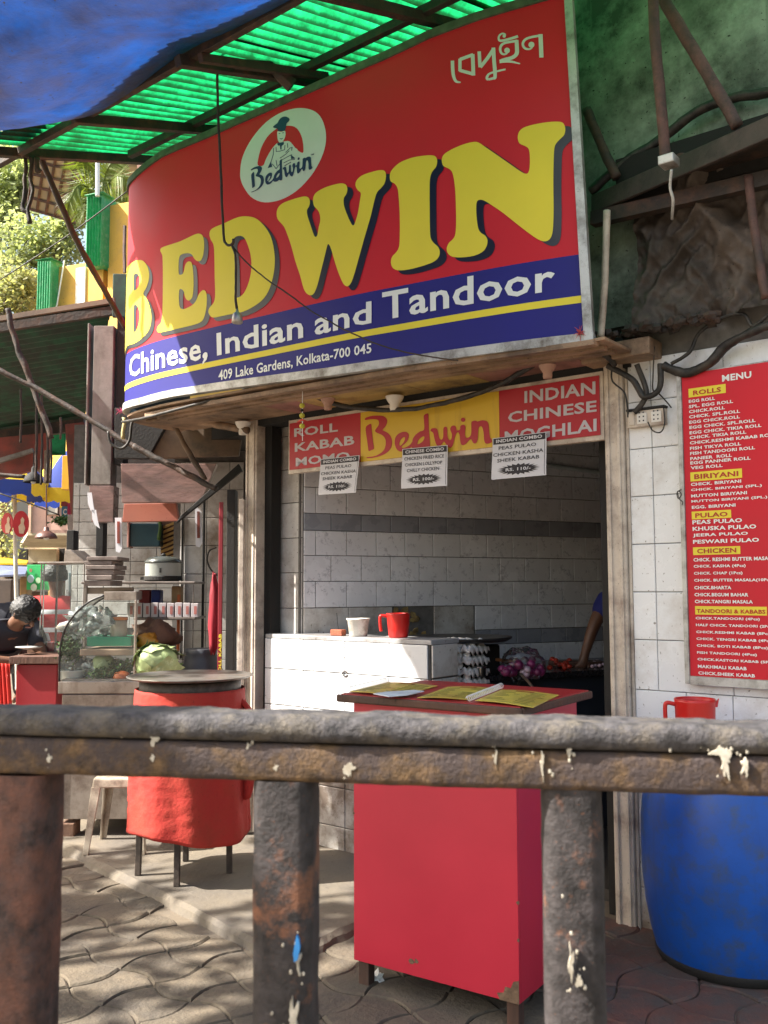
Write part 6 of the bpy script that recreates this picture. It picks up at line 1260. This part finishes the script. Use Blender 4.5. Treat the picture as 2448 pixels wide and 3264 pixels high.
m_wd = mat('yellow_wood', (.38, .20, .06), .6, .2, 8)
pbox('wooden_table', 8.2, 78, 2008, 128, 2022, .4, m_wood, label='brown table edge behind the dark haired person', cat='table'); pbox('yellow_crate', 8.0, 92, 2036, 126, 2062, .3, m_wd, label='yellow crate under the brown table', cat='crate'); pbox('brown_cupboard', 8.4, 80, 2023, 130, 2110, .4, mat('brown_cupboard', (.14, .07, .04), .6), label='brown cupboard below the table behind the person', cat='cupboard')

# ================================================================== people
def skinmesh(name, joints, edges, m_, parent=None, sub=2, **kw):
    names = list(joints); me = bpy.data.meshes.new(name); o0 = wloc(parent) if parent else Vector(joints[names[0]][0])
    me.from_pydata([Vector(joints[k][0]) - o0 for k in names], [(names.index(a), names.index(b)) for a, b in edges], [])
    o = bpy.data.objects.new(name, me); COL.objects.link(o); o.location = (0, 0, 0) if parent else o0; o.parent = parent; WL[o] = o0
    sk = o.modifiers.new('skin', 'SKIN'); sk.use_smooth_shade = True
    for i, k in enumerate(names):
        r = joints[k][1]; r = r if isinstance(r, tuple) else (r, r); me.skin_vertices[0].data[i].radius = r; me.skin_vertices[0].data[i].use_root = (i == 0)
    ss = o.modifiers.new('sub', 'SUBSURF'); ss.levels = ss.render_levels = sub; me.materials.append(m_); tag(o, **kw); return o
m_skin = mat('brown_skin', (.15, .070, .040), .5, .12, 8); m_hair = mat('black_hair', (.010, .009, .009), .5, .3, 40, bump=.5, bscale=120)
def person(label, J, shirt, pants, hair=True, face=(0, -1, 0), bare_arm=True, fingers=None, stripes=None, J0up=None):
    """J: pelvis, chest, neck, head, and for L/R: sh, el, ha, hip, kn, an -> world points"""
    J = {k: Vector(v) for k, v in J.items()}; root = thing('person', label, 'person', J['pelvis'] * 1.0)
    mid = J['pelvis'].lerp(J['chest'], .5)
    jt = {'pelvis': (J['pelvis'], (.08, .07)), 'mid': (mid, (.08, .065)), 'chest': (J['chest'], (.085, .065)), 'neck': (J['neck'], .052), 'nk2': (J['neck'].lerp(J['head'], .45), .050), 'head': (J['head'], (.072, .085)), 'crown': (J['head'] + (J['head'] - J['neck']).normalized() * .085, (.055, .065))}
    ed = [('pelvis', 'mid'), ('mid', 'chest'), ('chest', 'neck'), ('neck', 'nk2'), ('nk2', 'head'), ('head', 'crown')]
    for s in 'LR':
        jt.update({'sh' + s: (J['sh' + s], .055), 'el' + s: (J['el' + s], .040), 'wr' + s: (J['ha' + s], .026)})
        ed += [('chest', 'sh' + s), ('sh' + s, 'el' + s), ('el' + s, 'wr' + s)]
        fd = (J['ha' + s] - J['el' + s]).normalized(); pm_ = J['ha' + s] + fd * .045; jt['pa' + s] = (pm_, (.034, .018)); ed.append(('wr' + s, 'pa' + s))
        side = fd.cross(Vector((0, 0, 1)) if abs(fd.z) < .9 else Vector((0, 1, 0))).normalized()
        for k in range(4):
            b = pm_ + fd * .030 + side * (k - 1.5) * .019; t = b + fd * (.040 - .006 * abs(k - 1.4)) + Vector((0, 0, -.022)); jt[f'f{k}{s}'] = (b, .0095); jt[f'g{k}{s}'] = (t, .0085); ed += [('pa' + s, f'f{k}{s}'), (f'f{k}{s}', f'g{k}{s}')]
        tb = J['ha' + s] + fd * .03 + side * .040; jt['th' + s] = (tb, .011); jt['tt' + s] = (tb + fd * .035 + Vector((0, 0, -.012)), .009); ed += [('pa' + s, 'th' + s), ('th' + s, 'tt' + s)]
        jt.update({'hip' + s: (J['hip' + s], .06), 'kn' + s: (J['kn' + s], .048), 'an' + s: (J['an' + s], .038), 'to' + s: (J['an' + s] + Vector(face) * .16 + Vector((0, 0, -.04)), (.04, .025))})
        ed += [('pelvis', 'hip' + s), ('hip' + s, 'kn' + s), ('kn' + s, 'an' + s), ('an' + s, 'to' + s)]
    skinmesh('body', jt, ed, m_skin, root)
    sj = {'mid': (mid, (.15, .115)), 'pelvis': (J['pelvis'], (.145, .12)), 'chest': (J['chest'], (.165, .125))}
    sj['neck'] = (J['chest'].lerp(J['neck'], .72), .062)
    se = [('mid', 'pelvis'), ('mid', 'chest'), ('chest', 'neck')]
    for s in 'LR':
        end = J['sh' + s].lerp(J['el' + s], .72); sj['sh' + s] = (J['sh' + s], .080); sj['e' + s] = (end, .066); se += [('chest', 'sh' + s), ('sh' + s, 'e' + s)]
    sh_ = skinmesh('shirt', sj, se, shirt, root)
    if stripes:
        for k in range(3):
            c = J['pelvis'].lerp(J['chest'], .25 + .42 * k); MB().lathe(c, [(.172, -.018), (.176, 0), (.172, .018)], 28, cap=False, sy=.80).build('shirt_stripe', stripes, root, smooth=True)
    pj = {'pelvis': (J['pelvis'] + Vector((0, 0, -.02)), (.14, .12))}; pe = []
    for s in 'LR': pj.update({'h' + s: (J['hip' + s], .097), 'k' + s: (J['kn' + s], .072), 'a' + s: (J['an' + s] + Vector((0, 0, .02)), .058)}); pe += [('pelvis', 'h' + s), ('h' + s, 'k' + s), ('k' + s, 'a' + s)]
    skinmesh('trousers', pj, pe, pants, root)
    up = Vector(J0up).normalized() if J0up else (J['head'] - J['neck']).normalized(); fc = Vector(face).normalized(); fc = (fc - up * fc.dot(up)).normalized(); hc = J['head'] + up * .025; sd = up.cross(fc).normalized()
    if hair:
        rnd = random.Random(5); mb = MB(); vs = []; n, m2 = 22, 14
        def hp(u, v):
            th = v * 1.95; a = u * 2 * math.pi; d = up * math.cos(th) + (fc * math.cos(a) + sd * math.sin(a)) * math.sin(th)
            k_ = max(0, d.dot(fc)); d = d * (1 - .16 * max(0, k_ - .3) * (1 if th > 1.0 else 0))
            return hc - fc * .012 + d * (.106 + .010 * mnoise.noise(d * 14) + .008 * mnoise.noise(d * 30)) * (1 - .08 * abs(d.dot(sd)))
        MB().grid(hp, 56, 26).build('hair', m_hair, root, smooth=True)
    mb = MB(); mb.ball(J['head'] + fc * .088 - up * .004, .016, 10, 8, (1, 1, 1.4)); mb.build('nose', m_skin, root, smooth=True)
    for s_ in (-1, 1):
        MB().ball(J['head'] + fc * .075 + sd * .032 * s_ + up * .018, .011, 8, 6).build('eye', m_black, root, smooth=True); MB().ball(J['head'] + sd * .079 * s_, .026, 8, 6, (.5, .7, 1.1)).build('ear', m_skin, root, smooth=True)
    MB().ball(J['head'] + fc * .080 - up * .040, .018, 10, 6, (1.3, .5, .4)).build('mouth', mat('lip_brown', (.14, .05, .04), .5), root, smooth=True)
    return root
def standing(x, y, h=1.68, yaw=0.0, z0=0.0, arms='down'):
    c, s = math.cos(yaw), math.sin(yaw); k = h / 1.7
    def P(a, b, z): return (x + (a * c - b * s) * k, y + (a * s + b * c) * k, z0 + z * k)
    J = {'pelvis': P(0, 0, .93), 'chest': P(0, 0, 1.27), 'neck': P(0, 0, 1.43), 'head': P(0, -.02, 1.57)}
    for n_, sg in (('L', -1), ('R', 1)):
        J.update({'sh' + n_: P(.185 * sg, 0, 1.36), 'el' + n_: P(.24 * sg, -.03, 1.08), 'ha' + n_: P(.22 * sg, -.14, .88), 'hip' + n_: P(.095 * sg, 0, .86), 'kn' + n_: P(.11 * sg, -.03, .48), 'an' + n_: P(.12 * sg, .02, .08)})
    return J
m_navysh = mat('royal_blue_cotton', (.012, .018, .16), .85, .15, 9); m_dkpants = mat('dark_trousers', (.02, .02, .025), .85)
# kitchen worker, mostly behind the right post
hp_ = at_z(1862, 2092, 1.03); J = standing(hp_.x + .36, hp_.y + .10, 1.66, R(-60), .055)
el = at_y(1890, 2000, hp_.y + .02); J['haL'] = hp_; J['elL'] = el; J['shL'] = at_y(1930, 1915, hp_.y + .06)
sx_ = J['shL']; J['chest'] = (sx_.x + .17, sx_.y + .06, 1.27); J['neck'] = (sx_.x + .19, sx_.y + .05, 1.43); J['head'] = (sx_.x + .18, sx_.y + .02, 1.56); J['pelvis'] = (sx_.x + .22, sx_.y + .08, .93)
J['shR'] = (sx_.x + .34, sx_.y - .02, 1.36); J['elR'] = (sx_.x + .38, sx_.y - .12, 1.1); J['haR'] = (sx_.x + .2, sx_.y - .2, 1.02)
for n_, dx in (('L', .13), ('R', .31)): J['hip' + n_] = (sx_.x + dx, sx_.y + .08, .86); J['kn' + n_] = (sx_.x + dx, sx_.y + .05, .5); J['an' + n_] = (sx_.x + dx, sx_.y + .1, .13)
person('kitchen worker in a royal blue shirt, half hidden behind the right post', J, m_navysh, m_dkpants, face=(-.8, -.5, 0))
# dark haired person bent over the red desk
m_dksh = mat('dark_slate_shirt', (.022, .024, .035), .85, .2, 9)
hd = at_y(72, 1950, 6.2); J = {'pelvis': (hd.x - .42, 6.50, .90), 'chest': (hd.x - .16, 6.34, 1.13), 'neck': (hd.x - .06, 6.27, 1.235), 'head': (hd.x + .015, 6.2, hd.z - .02), 'shL': (hd.x - .26, 6.18, 1.17), 'shR': (hd.x - .02, 6.46, 1.17), 'elL': (hd.x - .20, 6.02, 1.00), 'elR': (hd.x + .10, 6.3, 1.0), 'haL': (hd.x - .02, 6.08, .985), 'haR': (hd.x + .10, 6.15, 1.0),
     'hipL': (hd.x - .45, 6.42, .84), 'hipR': (hd.x - .38, 6.60, .84), 'knL': (hd.x - .45, 6.38, .48), 'knR': (hd.x - .36, 6.6, .48), 'anL': (hd.x - .5, 6.42, .08), 'anR': (hd.x - .4, 6.62, .08)}
person('dark haired person in a dark shirt bent low over the red desk', J, m_dksh, m_dkpants, face=(.75, -.35, -.7), J0up=(.55, -.25, .75))
J = standing(at_y(-48, 1870, 7.2).x + .03, 7.2, 1.62, 0); person('person at the very left edge, only the dark head showing', J, m_dksh, m_dkpants, face=(.9, -.3, 0))
m_rsh = mat('red_work_shirt', (.42, .02, .02), .8, .1, 9); m_wst = mat('white_reflective_band', (.70, .70, .72), .5)
J = standing(at_y(178, 1900, 7.4).x, 7.4, 1.66, R(15)); J['head'] = (J['head'][0], J['head'][1], J['head'][2]); person('person in a red shirt with white bands seen through the glass cabinet', J, m_rsh, m_dkpants, face=(.3, .9, 0), stripes=m_wst)
J = standing(at_y(36, 1900, 12).x, 12, 1.6, 0); person('distant pedestrian in a light blue shirt between the pole and the left edge', J, mat('sky_blue_shirt', (.06, .20, .50), .8), m_dkpants)

# ================================================================== street background
# white pole with round red signs, umbrellas
seg('white_pole', [PY(46, 1530, 9.5), PY(48, 1700, 9.5), PY(52, 1885, 9.5), PY(55, 2200, 9.5)], .022, mat('cream_pole', (.60, .55, .45), .5, .1, 9, dirt=(.25, .2, .15), dirt_amt=.15), 'cream pole of the umbrella standing behind the dark haired person', 'pole', rough=.05)
def disc(px, py, Y, rx, ry, label, tilt):
    c = at_y(px, py, Y); t = thing('round_sign', label, 'sign', c, 'round red advertising signs'); sc = Y / 2960; P = [c + Vector((rx * sc * math.cos(a), .25 * rx * sc * math.cos(a) * tilt, ry * sc * math.sin(a))) for a in [k * math.pi / 14 for k in range(28)]]
    MB().prism(P, [p + Vector((0, .02, 0)) for p in P]).build('disc', mat('advert_red', (.50, .025, .03), .4, .1, 9), t, bevel=.002)
    q = [c + Vector((x * sc, -.006 + .25 * x * sc * tilt, y * sc)) for x, y in ((-3, -30), (9, -32), (14, -14), (9, 2), (11, 14), (5, 22), (0, 14), (1, 2), (-6, -8))]
    MB().prism(q, [p + Vector((0, .004, 0)) for p in q]).build('pale_figure_print', mat('pale_print', (.66, .45, .30), .6), t)
disc(22, 1668, 9.3, 21, 34, 'red round sign half cut by the left edge', -1); disc(66, 1670, 9.3, 23, 42, 'red round sign with a pale figure just right of the cream pole', 1)
m_uby = mat('umbrella_yellow', (.75, .52, .03), .7, .08, 5, trans=(1, 1, 1), tmix=.4); m_ubb = mat('umbrella_blue', (.035, .07, .35), .7, .1, 5, trans=(1, 1, 1), tmix=.4)
def umbrella(c, rad, h, label, a0=0.0):
    t = thing('umbrella', label, 'umbrella', c, 'big blue and yellow street umbrellas')
    for k in range(8):
        def pf(u, v, k=k):
            a = a0 + (k + u) * math.pi / 4; r = rad * v * (1 - .04 * math.sin(u * math.pi) * v); return c + Vector((r * math.cos(a), r * math.sin(a), h * (1 - v ** 1.4) - .02 * v))
        MB().grid(pf, 6, 8).build('canopy_panel', (m_uby, m_ubb)[k % 2], t, smooth=True)
        def vf(u, v, k=k):
            a = a0 + (k + u) * math.pi / 4; r = rad * (1 - .04 * math.sin(u * math.pi)); return c + Vector((r * math.cos(a), r * math.sin(a), -.02 - .16 * v * (.8 + .2 * abs(math.sin(u * 9)))))
        MB().grid(vf, 8, 1).build('valance', (m_ubb, m_uby)[k % 2], t)
    for k in range(8):
        a = a0 + k * math.pi / 4; MB().tube([c + Vector((0, 0, h * .55)), c + Vector((rad * .96 * math.cos(a), rad * .96 * math.sin(a), -.01))], .006, 5).build('rib', m_metaldk, t)
    return t
umbrella(at_y(10, 1535, 9.5), 1.02 * .46 + .0, .34, 'blue and yellow umbrella at the left edge on the cream pole', .2)
umbrella(at_y(212, 1560, 9.9), .40, .42, 'blue and yellow umbrella right of the black lamp', .5)
pbox('yellow_box_sign', 8.8, 196, 1452, 222, 1560, .12, mat('signal_yellow', (.70, .36, .02), .5, .08, 6), label='narrow yellow box sign left of the tall red board', cat='sign')
# pink building
pk = thing('pink_building', 'pink painted building with a cream balcony soffit across the street', 'building', at_y(160, 2300, 14))
m_pinkw = mat('pink_wall', (.62, .38, .30), .85, .08, 2, dirt=(.42, .27, .22), dirt_amt=.15, dirt_scale=2); m_crw = mat('cream_wall', (.50, .43, .30), .85, .1, 2, dirt=(.3, .24, .17), dirt_amt=.2)
pbox('upper_wall', 14, 88, 1545, 330, 1700, 4, m_pinkw, pk); 
f = [at_y(88, 1702, 14), at_y(330, 1702, 14), at_y(330, 1742, 16), at_y(64, 1742, 16)]
MB().prism([p + Vector((0, 0, -.02)) for p in f], [p + Vector((0, 0, .06)) for p in f]).build('balcony_soffit', m_crw, pk)
pbox('lower_wall', 16.2, 60, 1743, 330, 2400, 3, m_crw, pk); pbox('dark_shutter', 16.15, 58, 1750, 88, 1795, .05, m_black, pk); pbox('dark_shutter', 16.15, 182, 1748, 205, 1795, .05, m_black, pk); pbox('shutter_box', 16.0, 90, 1750, 180, 1794, .3, m_crw, pk)
w_ = pbox('window', 13.97, 150, 1575, 185, 1640, .05, mat('pale_shutter', (.56, .50, .42), .7), pk); pbox('window_frame', 13.95, 149, 1572, 151, 1642, .06, m_wood, w_); pbox('window_frame', 13.95, 184, 1572, 186, 1642, .06, m_wood, w_)
pbox('drain_pipe', 13.95, 97, 1560, 100, 1700, .05, m_crw, pk)
pbox('shop_front_shade', 16.1, 60, 1796, 330, 2250, .05, mat('dim_shopfront', (.10, .085, .07), .9, .4, 1.5), pk)
cs = thing('blue_sign', 'small blue sign with a white letter C below a maroon panel', 'sign', at_y(205, 1650, 9.9))
pbox('blue_panel', 9.9, 195, 1614, 219, 1650, .05, mat('sign_blue', (.07, .22, .42), .5), cs); FCS = FX(9.9)
a, b = FCS.pix(201, 1641), FCS.pix(213, 1622); tt = text2d('C', .03); MB().shape(tt, lambda x, y: FCS.pt(a[0] + (b[0] - a[0]) * x, a[1] + (b[1] - a[1]) * y, .003)).build('lettering', m_white, cs)
pbox('maroon_panel', 9.9, 194, 1560, 219, 1613, .05, mat('maroon_panel', (.26, .05, .06), .6), cs); pbox('magenta_panel', 9.85, 214, 1555, 228, 1640, .05, mat('magenta_panel', (.36, .02, .10), .6), cs)
greens(at_y(200, 1662, 9.6), .10, .05, 200, 8, 'dark greenery hanging under the small blue sign', size=.05)
pbox('paper_string', 7.3, 214, 1640, 236, 1705, .01, m_card, label='brown paper flags hanging left of the grey column foot', cat='paper')
# green poster, awning strips, far clutter
gp_ = thing('green_poster', 'bright green poster with small figures behind the cream pole', 'poster', at_y(125, 1890, 10.5))
pbox('poster_sheet', 10.5, 84, 1800, 168, 1880, .02, mat('poster_green', (.03, .42, .12), .6, .15, 9), gp_)
for x, y, cl2, r in ((98, 1845, (.45, .62, .72), 11), (98, 1818, (.30, .16, .10), 5), (122, 1850, (.5, .75, .5), 8), (145, 1835, (.08, .10, .30), 9), (108, 1872, (.6, .7, .6), 10)):
    c = at_y(x, y, 10.49); sc = 10.5 / 2960; P = [c + Vector((r * sc * math.cos(a), 0, r * sc * 1.2 * math.sin(a))) for a in [k * .524 for k in range(12)]]
    MB().prism([p + Vector((0, -.004, 0)) for p in P], P).build('printed_figure', mat('print_%d_%d' % (x, y), cl2, .6), gp_)
m_bt = mat('slate_blue_awning', (.10, .12, .20), .6, .3, 5)
f = [at_y(-40, 1805, 11), at_y(90, 1812, 11), at_y(80, 1835, 10.2), at_y(-40, 1842, 10.2)]
MB().prism([p + Vector((0, 0, .02)) for p in f], f).build('far_awning', m_bt, label='slate blue awning strip far down the street at the left edge', cat='awning')
f = [at_y(-40, 1775, 12), at_y(90, 1790, 12), at_y(85, 1800, 11.2), at_y(-40, 1800, 11.2)]
MB().prism([p + Vector((0, 0, .02)) for p in f], f).build('far_awning', m_uby, label='pale yellow awning far down the street at the left edge', cat='awning')
for k, (x0, y0, x1, y1, cl2, nm, Lb) in enumerate([(-30, 1845, 40, 2150, (.08, .06, .05), 'market_stall', 'dim stall front far down the street at the left edge'), (60, 1838, 90, 1900, (.30, .18, .08), 'cardboard_box', 'tan box behind the cream pole'), (95, 1885, 170, 2010, (.10, .05, .03), 'market_stall', 'dim brown stall below the green poster'), (150, 1880, 168, 1960, (.35, .22, .05), 'hanging_goods', 'ochre goods hanging right of the green poster')]):
    pbox(nm, 11.2 - .3 * k, x0, y0, x1, y1, .3, mat('far_%d' % k, cl2, .8, .4, 4), label=Lb, cat=nm.replace('_', ' '), bevel=.02)
# yellow building with green fluted pilasters
yb = thing('yellow_building', 'sunlit yellow building with green fluted pilasters behind the dark awning', 'building', at_y(250, 2000, 15))
m_yw = mat('yellow_plaster', (.68, .40, .07), .8, .1, 1.5, dirt=(.5, .3, .1), dirt_amt=.12, dirt_scale=2); m_gp = mat('green_pilaster_paint', (.03, .30, .12), .6, .12, 6, dirt=(.2, .4, .25), dirt_amt=.08, dirt_scale=14)
YF = Frame(at_y(200, 1100, 15), R(-22)); m_wp = mat('white_plaster', (.75, .72, .65), .8)
pbox('tall_wall', (YF, 0), 326, 632, 470, 1700, 3, m_yw, yb); pbox('low_wall', (YF, -.01), 150, 828, 330, 1700, 2.9, m_yw, yb); pbox('low_wall', (YF, .05), 326, 858, 470, 1700, .1, m_yw, yb); pbox('white_corner', (YF, .02), 236, 850, 272, 1100, .1, m_wp, yb)
for x0, y0, x1, y1, sc_n in ((272, 617, 326, 850, 6), (114, 825, 160, 1100, 6)):
    g = pbox('pilaster', (YF, .20), x0, y0, x1, y1, .35, m_gp, yb); w_ = (x1 - x0) / sc_n
    for k in range(sc_n): pbox('flute_rib', (YF, .25), x0 + k * w_ + 2.0, y0 + 8, x0 + (k + 1) * w_ - 2.0, y1 - 3, .06, m_gp, g, bevel=.012)
    pbox('pilaster_cap', (YF, .26), x0 - 2, y0 - 5, x1 + 2, y0 + 4, .3, m_gp, g)
MB().tube([at_y(398, 720, 14.2), at_y(396, 800, 14.2), at_y(398, 870, 14.2)], .03, 6).build('rusty_fixture', m_rust, yb)
MB().tube([YF.pt(*YF.pix(x, y, .1), .1) for x, y in ((205, 830), (182, 970), (170, 1010))], .012, 5).build('rope', m_white, yb)
seg('white_mast', [PY(311, 470, 14.4), PY(311, 626, 14.4)], .035, m_white, 'white mast standing on the yellow building', 'mast', rough=0)
# back of a billboard with a grid of panels
bb = thing('billboard', 'beige back of a big billboard with a grid of panels above the trees', 'billboard', at_y(190, 690, 19)); m_bb = mat('billboard_panel', (.34, .30, .24), .7, .12, 2, rnd=.2)
q = bil([at_y(90, 668, 19), at_y(262, 718, 19), at_y(330, 470, 17.5), at_y(118, 440, 17.5)])
for i in range(6):
    for j in range(6):
        P = [q((i + a) / 6, (j + b) / 6) for a, b in ((.02, .03), (.98, .03), (.98, .97), (.02, .97))]; MB().prism(P, [p + Vector((.02, .06, .02)) for p in P]).build('panel', m_bb, bb)
for i in range(7): MB().bar(q(i / 6, 0) + Vector((0, -.03, 0)), q(i / 6, 1) + Vector((0, -.03, 0)), .05, .05).build('rib', m_rust, bb)
for j in range(7): MB().bar(q(0, j / 6) + Vector((0, -.05, 0)), q(1, j / 6) + Vector((0, -.05, 0)), .04, .04).build('rib', m_rust, bb)
q2 = bil([at_y(330, 640, 18.5), at_y(470, 640, 18.5), at_y(470, 470, 17.5), at_y(345, 470, 17.5)])
bb2 = thing('billboard', 'darker beige panelled structure behind the palm fronds at the sign corner', 'billboard', q2(.5, 0))
for i in range(4):
    for j in range(3):
        P = [q2((i + a) / 4, (j + b) / 3) for a, b in ((.02, .03), (.98, .03), (.98, .97), (.02, .97))]; MB().prism(P, [p + Vector((0, .06, 0)) for p in P]).build('panel', m_bb, bb2)
pbox('brick_chimney', 16.5, 436, 486, 500, 600, .5, mat('pink_brick', (.36, .16, .11), .9, .3, 6, dirt=(.5, .4, .35), dirt_amt=.25, dirt_scale=6), label='weathered reddish brick stack touching the top left of the big sign', cat='chimney')

# trees
m_leaf = mat('sunlit_leaf', (.34, .38, .20), .55, .35, .8, trans=(1.3, 1.35, .8), tmix=.5); m_leaf2 = mat('olive_leaf', (.32, .33, .16), .55, .35, .8, trans=(1.3, 1.3, .8), tmix=.5); m_bark = mat('bark', (.12, .095, .07), .9, .3, 8, bump=.6, bscale=20)
def crown_mesh(mb, clumps, n, size, rnd):
    for k in range(n):
        c, r = clumps[rnd.randrange(len(clumps))]; d = Vector((rnd.gauss(0, 1), rnd.gauss(0, 1), rnd.gauss(0, 1))).normalized() * r * rnd.random() ** .45
        p = c + d; a = Vector((rnd.uniform(-1, 1), rnd.uniform(-1, 1), rnd.uniform(-.7, .5))).normalized(); b = a.orthogonal().normalized(); s = size * rnd.uniform(.6, 1.3)
        mb.add([p, p + a * s * .5 + b * s * .28, p + a * s, p + a * s * .5 - b * s * .28], [(0, 1, 2, 3)])
def tree(label, base, top, clumps, n, size, m_, seed, group=None):
    rnd = random.Random(seed); t = thing('tree', label, 'tree', base, group); mb = MB(); base = Vector(base); top = Vector(top)
    mb.tube([base, base.lerp(top, .5) + Vector((.1, 0, 0)), top], [.22, .16, .10], 10)
    for c, r in clumps: mb.tube([base.lerp(top, .6), base.lerp(c, .75) * .5 + top * .5, c], [.09, .05, .015], 6)
    mb.build('trunk', m_bark, t, smooth=True); mb = MB(); crown_mesh(mb, clumps, n, size, rnd); mb.build('crown', m_, t); return t
def cl_at(lst, Y): return [(at_y(x, y, Y + dy), r) for x, y, r, dy in lst]
tree('pale leafy tree at the far left above the billboard', at_y(-60, 2000, 24), at_y(-20, 900, 24), cl_at([(20, 540, 1.0, 0), (-50, 600, 1.2, .5), (60, 600, .7, 0), (110, 520, .6, 1), (10, 680, .8, 0), (-60, 750, 1.0, 0), (170, 505, .5, 1)], 24), 5200, .20, m_leaf, 1)
tree('thin leafy tree between the billboard and the green pilasters', at_y(120, 2000, 21), at_y(90, 950, 21), cl_at([(60, 760, .75, 0), (130, 740, .6, .3), (190, 740, .5, 0), (30, 870, .8, 0), (100, 830, .5, 0), (215, 800, .45, 0), (60, 930, .6, 0), (150, 800, .4, .4), (225, 700, .4, 0), (10, 960, .7, 0)], 21), 5600, .13, m_leaf, 2)
tree('olive tree low at the left edge beside the yellow building', at_y(-40, 2000, 17), at_y(10, 1000, 17), cl_at([(20, 900, .5, 0), (60, 960, .45, 0), (-20, 980, .5, 0), (85, 900, .3, 0)], 17), 1800, .11, m_leaf2, 3)
tree('bare looking bush at the left edge under the umbrella', at_y(0, 2100, 12), at_y(5, 1800, 12), cl_at([(5, 1640, .25, 0), (-20, 1700, .3, 0), (15, 1760, .25, 0)], 12), 500, .07, m_leaf2, 4)
# street tree outside the frame on the left: it throws the dappled shade on the paving
tree('street tree left of the frame whose leaves dapple the paving', (-8.0, 1.8, 0), (-7.2, 2.4, 3.6), [(Vector((-6.1 + 1.5 * math.sin(k * 2.4) * (k / 22) ** .5 - .1, 3.3 + 1.4 * math.cos(k * 2.4) * (k / 22) ** .5, 5.0 + .5 * math.sin(k * 1.3))), .24 + .10 * math.sin(k)) for k in range(22)], 760, .17, m_leaf2, 5)
# palm
plm = thing('palm', 'feathery palm fronds beside the white mast', 'palm', at_y(330, 2000, 16)); m_frond = mat('palm_frond', (.14, .19, .03), .5, .25, 3, trans=(1.3, 1.3, .8), tmix=.45)
MB().tube([at_y(330, 2000, 16), at_y(325, 700, 16)], [.14, .10], 8).build('trunk', m_bark, plm)
def frond(pts, seed):
    rnd = random.Random(seed); P = cr([PY(x, y, 15.9 + rnd.uniform(-.3, .3)) for x, y in pts], 8, False); mb = MB(); mb.tube(P, .012, 5); n = len(P)
    for i in range(2, n):
        d = (P[i] - P[i - 1]).normalized(); L_ = .42 * math.sin(math.pi * (i / n) ** .7) + .08
        for sg in (-1, 1):
            for q_ in (0, .5):
                b = P[i - 1].lerp(P[i], q_); s = (d.cross(Vector((0, -1, 0))).normalized() * sg + d * .8 + Vector((0, rnd.uniform(-.4, .4), -.35))).normalized(); e = d * .018
                mb.add([b - e, b + e, b + s * L_ + Vector((0, 0, -.06))], [(0, 1, 2)])
    mb.build('frond', m_frond, plm)
for i, pts in enumerate([[(318, 690), (290, 610), (250, 590), (222, 640), (215, 680)], [(318, 690), (285, 560), (265, 510), (245, 490)], [(320, 690), (340, 600), (375, 560), (420, 590), (440, 640)], [(320, 690), (330, 580), (355, 520), (400, 500)], [(322, 700), (370, 640), (410, 640), (425, 690)], [(318, 690), (300, 640), (262, 650), (240, 700)], [(320, 690), (310, 560), (300, 490)]]): frond(pts, i)
# row of plain houses further down the street closes the view below the trees
for k, (x0, x1, y0, Y, cl2, Lb) in enumerate([(-500, 60, 1150, 26, (.42, .36, .28), 'plain cream house far down the street behind the umbrellas'), (-900, -420, 900, 22, (.36, .30, .24), 'plain tan house outside the left edge')]):
    h_ = thing('house', Lb, 'house', at_y((x0 + x1) / 2, 2000, Y)); pbox('wall', Y, x0, y0, x1, 2080, 5, mat('house_wall_%d' % k, cl2, .85, .1, 1), h_)
    for r_ in range(3):
        for c_ in range(4): wx = x0 + (x1 - x0) * (c_ + .3) / 4; wy = y0 + 60 + r_ * 190; pbox('window', Y - .02, wx, wy, wx + (x1 - x0) * .1, wy + 90, .1, mat('dark_window', (.03, .035, .04), .2), h_)
